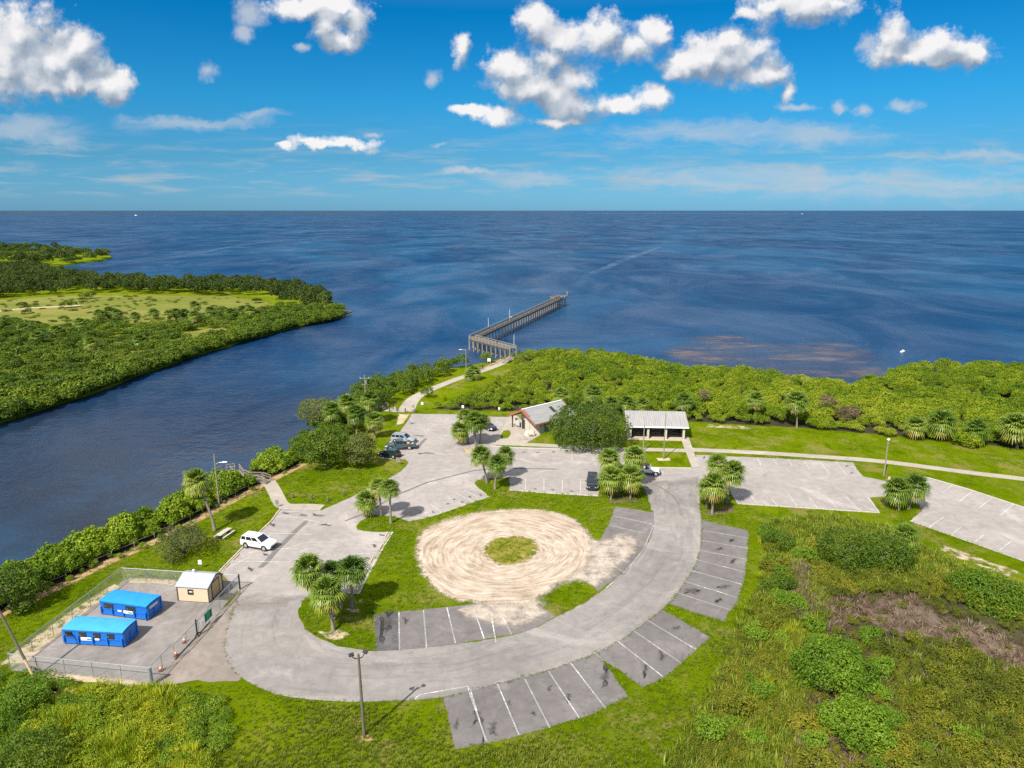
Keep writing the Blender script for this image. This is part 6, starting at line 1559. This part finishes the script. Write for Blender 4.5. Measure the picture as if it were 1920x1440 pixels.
rock('boulder', (993, 817), 1.1, 'large pale boulder at the corner of the gabled building', 3)
o = empty('bike_rack', P(980, 826), 'wavy metal bike rack with a bicycle in it on the forecourt', 'bike rack', .5); q = MB()
q.tube([(-1.0 + i * .25, 0, .35 + .4 * math.sin(i * math.pi / 2)) for i in range(9)], .035, 6); q.build('rail', M['metal_grey'], o)
for x in (-.9, .9): q = MB(); q.tube([(x, 0, 0), (x, 0, .7)], .035, 6); q.build('post', M['metal_grey'], o)
for i, (u, v, s) in enumerate([(646, 588.5, 1.6), (652, 587, 1.0), (657, 586, .8)]):
    rock('shore_rock', (u, v), s, ['largest dark rock off the tip of the far wood', 'middle dark rock off the tip of the far wood', 'smallest outer dark rock off the tip of the far wood'][i], 5 + i)

# ------------------------------------------------------------------ vehicles (local x forward)
def car_paint(name, col, rough=0.25):
    m, g = newmat(name); p = g.n('ShaderNodeTexCoord').outputs['Object']
    n = g.noise(p, 2.0, 4, 0.6)
    g.out(g.prin(Base_Color=g.ramp(n, [(0.3, tuple(q * .88 for q in col)), (0.7, col)]), Roughness=rough, Specular_IOR_Level=0.5, Coat_Weight=0.5, Coat_Roughness=0.08)); return m


def section(x, hw, zb, zt, tuck=0.93):
    h = zt - zb
    pr = [(hw * tuck, zb), (hw, zb + h * .3), (hw, zb + h * .72), (hw * .955, zt - .03), (hw * .86, zt)]
    return [(x, y, z) for y, z in pr] + [(x, -y, z) for y, z in pr[::-1]]


def bil(c, u, v): return (c[0].lerp(c[1], u)).lerp(c[3].lerp(c[2], u), v)


def wheel(o, x, y, r, w=.24, rim=None):
    s = 1 if y > 0 else -1
    q = MB(); q.tube([(x, y - s * w, r), (x, y - s * .03, r), (x, y, r)], [r, r, r * .93], 20); wo = q.build('wheel', M['black'], o)
    q = MB(); q.tube([(x, y, r), (x, y + s * .015, r)], [r * .62, r * .55], 14); q.build('rim', rim or M['rim'], wo)
    return wo


def car(label, cat, px, nose_px, paint, kind='suv', group=None, heading=None):
    b = P(*px, .013); b.z = .013; n = P(*nose_px)
    ang = math.atan2(n.y - b.y, n.x - b.x) if heading is None else heading
    o = empty('parked_car', b, label, cat, ang, group)
    if kind == 'suv':
        L, hw, belt, top, wr = 4.95, .98, 1.12, 1.76, .38
        st = [(-2.46, .80, .45, .95), (-2.38, .90, .36, 1.06), (-1.9, .96, .30, 1.10), (-.5, .98, .28, 1.10), (.9, .98, .28, 1.08), (1.35, .97, .28, 1.08), (1.95, .95, .32, 1.04), (2.35, .87, .38, .97), (2.48, .74, .45, .84)]
        cab = (-2.34, 1.20, -2.10, .26); hr = .78
    elif kind == 'hatch':
        L, hw, belt, top, wr = 4.3, .90, .98, 1.5, .33
        st = [(-2.12, .72, .42, .86), (-2.05, .84, .34, .95), (-1.5, .89, .26, .98), (0, .90, .25, .97), (.8, .90, .25, .95), (1.4, .87, .27, .89), (1.95, .78, .34, .76), (2.12, .62, .42, .64)]
        cab = (-2.0, .95, -1.62, .12); hr = .66
    elif kind == 'sedan':
        L, hw, belt, top, wr = 4.8, .93, .98, 1.46, .34
        st = [(-2.38, .74, .42, .88), (-2.3, .86, .34, .98), (-1.5, .92, .26, 1.0), (0, .93, .25, .97), (.95, .93, .25, .95), (1.6, .90, .27, .88), (2.2, .80, .34, .74), (2.38, .62, .42, .62)]
        cab = (-1.75, 1.05, -1.05, .2); hr = .68
    else:
        L, hw, belt, top, wr = 5.8, .99, 1.15, 1.84, .40
        st = [(-.62, .96, .36, 1.15), (0, .98, .34, 1.15), (1.0, .98, .34, 1.13), (1.5, .97, .34, 1.10), (2.2, .94, .38, 1.04), (2.75, .86, .42, .96), (2.9, .76, .48, .86)]
        cab = (-.62, 1.28, -.48, .62); hr = .80
    q = MB(); q.loft([section(*s) for s in st])
    if kind == 'pickup':
        for s in (-1, 1): q.box((-1.78, s * .90, .86), (2.3, .14, .62))
        q.box((-1.78, 0, .62), (2.3, 1.72, .18)); q.box((-.66, 0, .86), (.08, 1.7, .6))
    body = q.build('body', paint, o, smooth=True)
    mod = body.modifiers.new('edges', 'EDGE_SPLIT'); mod.split_angle = R(38)
    x0, x1, x2, x3 = cab; bw = hw * .93
    rear = [Vector((x0, -bw, belt - .06)), Vector((x0, bw, belt - .06)), Vector((x2, hr, top)), Vector((x2, -hr, top))]
    fr = [Vector((x1, bw, belt - .06)), Vector((x1, -bw, belt - .06)), Vector((x3, -hr, top)), Vector((x3, hr, top))]
    lf = [rear[1], fr[0], fr[3], rear[2]]; rt = [fr[1], rear[0], rear[3], fr[2]]
    q = MB(); q.add([*rear, *fr], [(0, 1, 2, 3), (4, 5, 6, 7), (1, 4, 7, 2), (5, 0, 3, 6), (3, 2, 7, 6)]); q.box(((x2 + x3) / 2, 0, top + .012), ((x3 - x2) * .94, hr * 1.86, .04)); q.build('cabin', paint, o, bevel=.03)

    def glass(nm, c, u0, u1, v0, v1, mat='glass'):
        nn = (c[1] - c[0]).cross(c[3] - c[0]).normalized(); cen = sum(c, Vector()) / 4
        if nn.dot(cen - Vector(((x0 + x1) / 2, 0, belt))) < 0: nn = -nn
        pts = [bil(c, a, v) + nn * .012 for a, v in ((u0, v0), (u1, v0), (u1, v1), (u0, v1))]
        bk = [p - nn * .03 for p in pts]
        q = MB(); q.add(pts + bk, [(0, 1, 2, 3), (7, 6, 5, 4), (0, 4, 5, 1), (1, 5, 6, 2), (2, 6, 7, 3), (3, 7, 4, 0)]); return q.build(nm, M[mat], o)
    glass('windshield', fr, .06, .94, .12, .93); glass('rear_window', rear, .08, .92, .30, .90)
    cuts = {'suv': [(.03, .25), (.29, .58), (.61, .90)], 'hatch': [(.08, .44), (.47, .88)], 'sedan': [(.1, .46), (.49, .88)], 'pickup': [(.06, .42), (.46, .86)]}[kind]
    for a, c in cuts: glass('side_window', lf, a, c, .22, .88); glass('side_window', rt, 1 - c, 1 - a, .22, .88)
    fx = st[-1][0]; rx = st[0][0] if kind != 'pickup' else -2.93
    wx = {'suv': (-1.45, 1.5), 'hatch': (-1.3, 1.32), 'sedan': (-1.42, 1.45), 'pickup': (-1.75, 1.85)}[kind]
    for x in wx:
        for s in (-1, 1):
            q = MB(); q.tube([(x, s * (hw - .2), wr + .03), (x, s * (hw + .004), wr + .03)], wr * 1.2, 20); q.build('wheel_arch', M['black'], o)
            wheel(o, x, s * (hw + .03), wr)
    q = MB(); q.box((fx - .03, 0, .56), (.14, hw * 1.3, .2)); q.build('grille', M['metal_dark'], o)
    q = MB(); q.box((fx - .06, 0, .40), (.2, hw * 1.62, .14)); q.build('front_bumper', M['metal_dark'] if kind != 'hatch' else paint, o, bevel=.02)
    q = MB(); q.box((rx + .02, 0, .48), (.18, hw * 1.7, .2)); q.build('rear_bumper', M['metal_dark'], o, bevel=.02)
    for s in (-1, 1):
        q = MB(); z = {'suv': .80, 'hatch': .68, 'sedan': .66, 'pickup': .88}[kind]
        q.loft([[(fx - .42, s * hw * .80, z + .08), (fx - .42, s * hw * .99, z + .04), (fx - .42, s * hw * .99, z - .10), (fx - .42, s * hw * .80, z - .06)], [(fx + .01, s * hw * .45, z - .03), (fx - .04, s * hw * .84, z - .02), (fx - .03, s * hw * .86, z - .15), (fx + .02, s * hw * .45, z - .15)]]); q.build('headlight', M['light_glass'], o)
        q = MB(); q.box((rx + .05, s * hw * .82, .90), (.1, .2, .22)); q.build('tail_light', M['red'], o)
        q = MB(); q.box((x1 - .28, s * (hw + .10), belt + .06), (.14, .22, .16)); q.build('side_mirror', paint, o, bevel=.03)
        q = MB(); q.box(((wx[0] + wx[1]) / 2, s * (hw - .02), .33), (wx[1] - wx[0] - wr * 2.5, .06, .14)); q.build('sill', M['metal_dark'], o)
    if kind == 'suv':
        for s in (-1, 1): q = MB(); q.beam((x2 + .15, s * hr * .9, top + .05), (x3 - .1, s * hr * .9, top + .05), .05, .05); q.build('roof_rail', M['metal_dark'], o)
    if kind == 'pickup':
        q = MB(); q.box((-2.90, 0, .88), (.08, 1.68, .56)); q.build('tailgate', paint, o)
        q = MB(); q.box((-1.78, 0, .725), (2.1, 1.6, .03)); q.build('bed_liner', M['wood_dark'], o)
        for x, y, sz in ((-2.2, .3, .5), (-1.5, -.35, .6), (-2.4, -.4, .35)): q = MB(); q.box((x, y, .74 + sz * .3), (sz, sz * .8, sz * .6), x); q.build('cargo_box', M['tan_door'] if sz > .4 else M['cloth_light'], o)
    return o


PW = car_paint('white_car_paint', (0.78, 0.78, 0.77)); PB = car_paint('black_car_paint', (0.012, 0.015, 0.02)); PG = car_paint('dark_green_car_paint', (0.012, 0.03, 0.028))
PSV = car_paint('silver_car_paint', (0.30, 0.33, 0.36)); PT = car_paint('teal_grey_car_paint', (0.05, 0.08, 0.09)); PN = car_paint('navy_car_paint', (0.015, 0.02, 0.045))
cp = car('white patrol car with dark windows and a round door badge parked by the river lawn', 'car', (486, 1025), (520, 1031), PW)
for s in (-1, 1):
    q = MB(); q.tube([(.55, s * .985, .74), (.55, s * .996, .74)], .17, 16); bd = q.build('door_badge', mat_plain('badge_grey_green', (0.22, 0.26, 0.22), .5) if s < 0 else bpy.data.materials['badge_grey_green'], cp); q = MB(); q.tube([(.55, s * .996, .74), (.55, s * 1.0, .74)], .08, 12); q.build('badge_centre', M['white'], bd)
    q = MB(); q.box((-1.05, s * .988, .92), (1.9, .02, .07)); q.build('side_stripe', bpy.data.materials['badge_grey_green'], cp)
    for k in range(5): q = MB(); q.box((-.75 + k * .2, s * .988, .76), (.11, .02, .12)); q.build('door_lettering', bpy.data.materials['badge_grey_green'], cp)
car('black hatchback nearest the pale lawn tree in the row of three', 'car', (730, 856), (714, 854), PG, 'hatch')
car('dark pickup truck with a loaded open bed between two parked cars', 'pickup truck', (751, 841), (726, 842), PT, 'pickup')
car('silver-blue pickup-like wagon at the far end of the row of three', 'car', (757, 829), (790, 832), PSV, 'suv')
car('black sport utility car facing the sand circle by the palm foursome', 'car', (1110.5, 911), (1110, 924), PB, 'suv')
car('dark car half hidden behind the palm clump on the forecourt', 'car', (914, 804), (928, 809), PN, 'sedan')


def offroader(px, nose):
    b = P(*px, .013); n = P(*nose); ang = math.atan2(n.y - b.y, n.x - b.x)
    o = empty('off_roader', b, 'white open-top off-roader with black roll bars driving past the palm foursome', 'off-roader', ang)
    q = MB(); q.prism([(-1.85, .62), (-1.85, 1.08), (.35, 1.08), (.35, 1.12), (1.75, 1.05), (1.80, .62)], -.62, .62)
    q.build('body', PW, o, bevel=.03)
    for s in (-1, 1):
        q = MB(); q.prism([(-1.85, .62), (-1.85, 1.10), (-.55, 1.10), (-.45, .80), (.25, .80), (.35, 1.12), (.6, 1.12), (.6, .55), (-1.0, .55)], s * .62, s * .76); q.build('side_panel', PW, o)
        q = MB(); q.prism([(.75, .72), (1.0, 1.0), (1.75, 1.0), (1.95, .72), (1.9, .66), (1.7, .92), (1.05, .92), (.82, .66)], s * .58, s * .88); q.build('fender', PW, o)
        q = MB(); q.prism([(-1.75, .80), (-1.6, 1.0), (-.8, 1.0), (-.6, .75), (-.66, .70), (-.85, .93), (-1.55, .93), (-1.68, .76)], s * .70, s * .90); q.build('fender', PW, o)
        q = MB(); q.tube([(1.80, s * .40, .86), (1.85, s * .40, .86)], .10, 12); q.build('headlight', M['light_glass'], o)
        q = MB(); q.box((-.15, s * .32, 1.0), (.5, .48, .16)); q.box((-.40, s * .32, 1.3), (.16, .46, .62)); q.build('seat', M['cloth_dark'], o)
        for x in (-1.18, 1.3): wheel(o, x, s * .90, .42, .28, M['rim'])
        q = MB(); q.tube([(-.55, s * .6, 1.05), (-.55, s * .58, 1.72), (-1.6, s * .58, 1.68), (-1.75, s * .6, 1.08)], .045, 6); q.tube([(-.55, s * .58, 1.72), (.28, s * .58, 1.72)], .04, 6); q.build('roll_bar', M['metal_dark'], o)
    q = MB(); q.box((-.55, 0, 1.73), (.07, 1.2, .07)); q.box((-.3, 0, 1.75), (1.1, 1.2, .03)); q.build('roof_panel', M['cloth_dark'], o)
    q = MB(); q.box((-1.35, 0, 1.25), (.7, 1.15, .35)); q.build('folded_top', M['cloth_dark'], o)
    q = MB()
    for s in (-1, 1): q.beam((.42, s * .60, 1.10), (.22, s * .58, 1.74), .05, .07)
    q.beam((.22, -.6, 1.74), (.22, .6, 1.74), .05, .06); q.build('windshield_frame', PW, o)
    q = MB(); q.add([(.40, -.56, 1.14), (.40, .56, 1.14), (.23, .55, 1.70), (.23, -.55, 1.70)], [(0, 1, 2, 3)]); q.build('windshield', M['glass'], o)
    q = MB(); q.box((1.95, 0, .58), (.14, 1.5, .14)); q.build('front_bumper', M['metal_dark'], o); q = MB(); q.box((-1.92, 0, .58), (.12, 1.4, .14)); q.build('rear_bumper', M['metal_dark'], o)
    q = MB(); q.box((1.79, 0, .84), (.04, .5, .32)); q.build('grille', M['metal_dark'], o)
    q = MB(); q.tube([(-1.90, 0, 1.0), (-2.12, 0, 1.0)], .40, 18); q.build('spare_wheel', M['black'], o)
    q = MB(); q.box((0, 0, .5), (3.3, .9, .2)); q.build('chassis', M['metal_dark'], o)
    q = MB(); q.tube([(.15 + .02 * math.sin(a), .32 + .18 * math.cos(a), 1.25 + .18 * math.sin(a)) for a in [i * math.pi / 6 for i in range(12)]], .02, 5); q.build('steering_wheel', M['metal_dark'], o)
    return o, b, ang


jo, jb, ja = offroader((1216, 889), (1245, 892))


# ------------------------------------------------------------------ people and bicycles
def person(label, loc, heading, top, bottom, pose='stand', carry=None):
    """one continuous skinned body; clothing by region, hair as a child"""
    V = {}; E = []; RAD = {}
    def j(n, p, r, par=None):
        V[n] = Vector(p); RAD[n] = r
        if par: E.append((par, n))
    sit = pose == 'ride'; hip = .95 if not sit else .93; lean = .0 if not sit else .22
    j('pelvis', (0, 0, hip), .13); j('belly', (lean * .3, 0, hip + .17), .125, 'pelvis'); j('chest', (lean * .8, 0, hip + .38), .145, 'belly'); j('neck', (lean * 1.05, 0, hip + .53), .055, 'chest')
    j('head', (lean * 1.15 + .02, 0, hip + .66), .095, 'neck'); j('crown', (lean * 1.15 + .01, 0, hip + .76), .075, 'head'); j('nose', (lean * 1.15 + .12, 0, hip + .655), .018, 'head'); j('chin', (lean * 1.15 + .07, 0, hip + .59), .04, 'head')
    for s, n in ((-1, 'r'), (1, 'l')):
        j('sh' + n, (lean * .8, s * .19, hip + .45), .065, 'chest')
        if sit: el, wr = (lean + .22, s * .25, hip + .22), (lean + .42, s * .24, hip + .12)
        else: el, wr = (-.02, s * .25, hip + .16), (.06, s * .26, hip - .07)
        j('el' + n, el, .045, 'sh' + n); j('wr' + n, wr, .032, 'el' + n)
        dv = (Vector(wr) - Vector(el)).normalized(); j('palm' + n, Vector(wr) + dv * .07, .034, 'wr' + n)
        for k in range(4):
            y = (k - 1.5) * .019; L = (.07, .085, .08, .06)[k]; b = V['palm' + n] + Vector((y, 0, 0)) * 1.0 + dv * .03
            j('f%d%s' % (k, n), b, .009, 'palm' + n); j('g%d%s' % (k, n), b + dv * L * .6, .008, 'f%d%s' % (k, n)); j('t%d%s' % (k, n), b + dv * L + Vector((0, -s * .025, 0)), .007, 'g%d%s' % (k, n))
        th = Vector(wr) + dv * .03; j('th' + n, th + Vector((.035, -s * .02, 0)), .010, 'wr' + n); j('tt' + n, th + dv * .04 + Vector((.05, -s * .03, 0)), .008, 'th' + n)
        j('hip' + n, (0, s * .095, hip - .06), .095, 'pelvis')
        if sit: kn, an = (.34, s * .11, hip - .18 - .12 * (s > 0)), (.16, s * .11, hip - .60 - .1 * (s > 0))
        else: kn, an = (.05 * s, s * .10, .50), (.12 * s if pose == 'walk' else 0, s * .10, .09)
        j('kn' + n, kn, .062, 'hip' + n); j('an' + n, an, .04, 'kn' + n); j('toe' + n, (an[0] + .17, an[1], max(.035, an[2] - .055)), .035, 'an' + n)
    names = list(V); me = bpy.data.meshes.new('person'); me.from_pydata([V[n] for n in names], [(names.index(a), names.index(b)) for a, b in E], [])
    o = bpy.data.objects.new('person', me); COL.objects.link(o)
    sk = o.modifiers.new('skin', 'SKIN')
    for i, n in enumerate(names): me.skin_vertices[0].data[i].radius = (RAD[n], RAD[n] * (1.25 if n in ('pelvis', 'chest', 'belly') else 1)); me.skin_vertices[0].data[i].use_root = (n == 'pelvis')
    o.modifiers.new('sub', 'SUBSURF').levels = 1; o.modifiers['sub'].render_levels = 1
    dg = bpy.context.evaluated_depsgraph_get(); nm = bpy.data.meshes.new_from_object(o.evaluated_get(dg)); bpy.data.objects.remove(o); bpy.data.meshes.remove(me)
    nm.name = 'person'; nm.materials.clear()
    for m in (M['skin'], top, bottom, M['cloth_dark']): nm.materials.append(m)
    for p in nm.polygons:
        c = p.center; mi = 0
        arm = abs(c.y) > .205
        if c.z > hip + .50 and not arm: mi = 0
        elif arm and c.z < hip + .34: mi = 0
        elif c.z > hip + .02: mi = 1
        else: mi = 2
        if c.z < .08 + (.3 if sit else 0) and not arm: mi = 3
        p.material_index = mi; p.use_smooth = True
    o = link('person', nm, None, loc); o.rotation_euler = (0, 0, heading); tag(o, label, 'person')
    hx = lean * 1.15; bm = bmesh.new(); bmesh.ops.create_uvsphere(bm, u_segments=12, v_segments=8, radius=.108)
    for v in bm.verts: v.co = Vector((v.co.x - .02 + hx, v.co.y * .95, v.co.z * 1.0 + hip + .70)); v.co.z = max(v.co.z, hip + .62 if v.co.x < hx else hip + .73)
    hm = bpy.data.meshes.new('hair'); bm.to_mesh(hm); bm.free(); hm.materials.append(M['hair']); link('hair', hm, o)
    for s in (-1, 1):
        q = MB(); q.box((hx + .098, s * .035, hip + .69), (.02, .025, .014)); q.build('eye', M['metal_dark'], o)
    return o


def bicycle(label, loc, heading, col):
    o = empty('bicycle', loc, label, 'bicycle', heading); r = .34
    for x in (-.5, .52):
        q = MB(); q.tube([(x + r * math.cos(a), 0, r + r * math.sin(a)) for a in [i * math.pi / 8 for i in range(17)]], .025, 5); w = q.build('wheel', M['black'], o)
        q = MB()
        for k in range(6): a = k * math.pi / 6; q.beam((x - r * math.cos(a), 0, r - r * math.sin(a)), (x + r * math.cos(a), 0, r + r * math.sin(a)), .008, .008)
        q.build('spokes', M['rim'], w)
    q = MB()
    for a, b in (((-.5, 0, r), (-.05, 0, .30)), ((-.05, 0, .30), (-.2, 0, .82)), ((-.2, 0, .78), (.36, 0, .80)), ((-.05, 0, .30), (.36, 0, .76)), ((-.5, 0, r), (-.2, 0, .76)), ((.36, 0, .92), (.52, 0, r))): q.tube([a, b], .022, 6)
    q.build('frame', col, o)
    q = MB(); q.box((-.22, 0, .90), (.27, .14, .06)); q.build('saddle', M['cloth_dark'], o, bevel=.02)
    q = MB(); q.tube([(.33, -.28, 1.02), (.38, 0, .98), (.33, .28, 1.02)], .018, 6); q.build('handlebar', M['metal_dark'], o)
    q = MB(); q.tube([(-.05, -.12, .3), (-.05, .12, .3)], .02, 6); q.box((-.05 + .1, .14, .22), (.1, .08, .02)); q.box((-.05 - .1, -.14, .38), (.1, .08, .02)); q.build('pedals', M['metal_dark'], o)
    return o


b = P(776, 773); bicycle('bicycle ridden into the car park from the pier path', b, -.9, M['cloth_dark']); person('person in a pale teal top riding a bicycle at the end of the pier path', b + Vector((-.14, .17, .02)), -.9, M['cloth_teal'], M['cloth_light'], 'ride')
q = MB(); q.box((0, 0, 0), (.2, .32, .42)); o = q.build('backpack', M['cloth_dark'], None, b + Vector((-.22, .30, 1.28)), bevel=.05); o.rotation_euler = (0, .3, -.9); tag(o, 'black backpack on the back of the cyclist in teal', 'backpack')
b = P(741, 770); person('person in a dark top and pale trousers standing by the bollards', b, -2.2, M['cloth_dark'], M['cloth_light'])
b = P(737, 769.5); bicycle('bicycle standing beside the person at the bollards', b, -2.6, M['metal_grey'])
person('person in dark clothes walking up the pier path', P(905, 693), 2.0, M['cloth_dark'], M['cloth_dark'], 'walk')
person('person in dark clothes on the near leg of the pier', P(932, 647, DZ + .07), 2.2, M['cloth_dark'], M['cloth_dark'], 'walk')
person('person in a pale shirt on the outer leg of the pier', P(958, 600, DZ + .07), .8, M['cloth_light'], M['cloth_dark'])
person('person in dark clothes at the pier head', P(1046, 562, DZ + .07), 1.2, M['cloth_dark'], M['wood_dark'])
mtx = Matrix.Rotation(ja, 3, 'Z')


# ------------------------------------------------------------------ boats far out
def boat(px, L, label, heading):
    b = P(*px, WATER_Z); o = empty('motor_boat', b, label, 'boat', heading)
    q = MB(); secs = []
    for t in (0, .3, .6, .85, 1.0):
        w = .16 * L * (1 - max(0, t - .45) ** 2 * 3.0); x = (t - .5) * L; w = max(w, .02); zt = .14 * L + .05 * L * t
        secs.append([(x, -w, zt), (x, -w * .7, -.2), (x, w * .7, -.2), (x, w, zt)])
    q.loft(secs); q.build('hull', M['white'], o)
    q = MB(); q.prism([(-.15 * L, .15 * L), (-.12 * L, .32 * L), (.08 * L, .32 * L), (.16 * L, .16 * L)], -.1 * L, .1 * L); q.build('cabin', M['white'], o)
    q = MB(); q.box((0, 0, .25 * L), (.22 * L, .21 * L, .06 * L)); q.build('window_band', M['glass'], o)


boat((255, 404.2), 26, 'white motor boat far out on the bay at the left', 2.9); boat((1504, 401.4), 22, 'white motor boat at the end of a long wake on the right horizon', .1); boat((290, 405), 9, 'small boat far out right of the larger white one', 1.0)
boat((1693, 660), 2.2, 'small white skiff just off the mangroves at the right', .5)
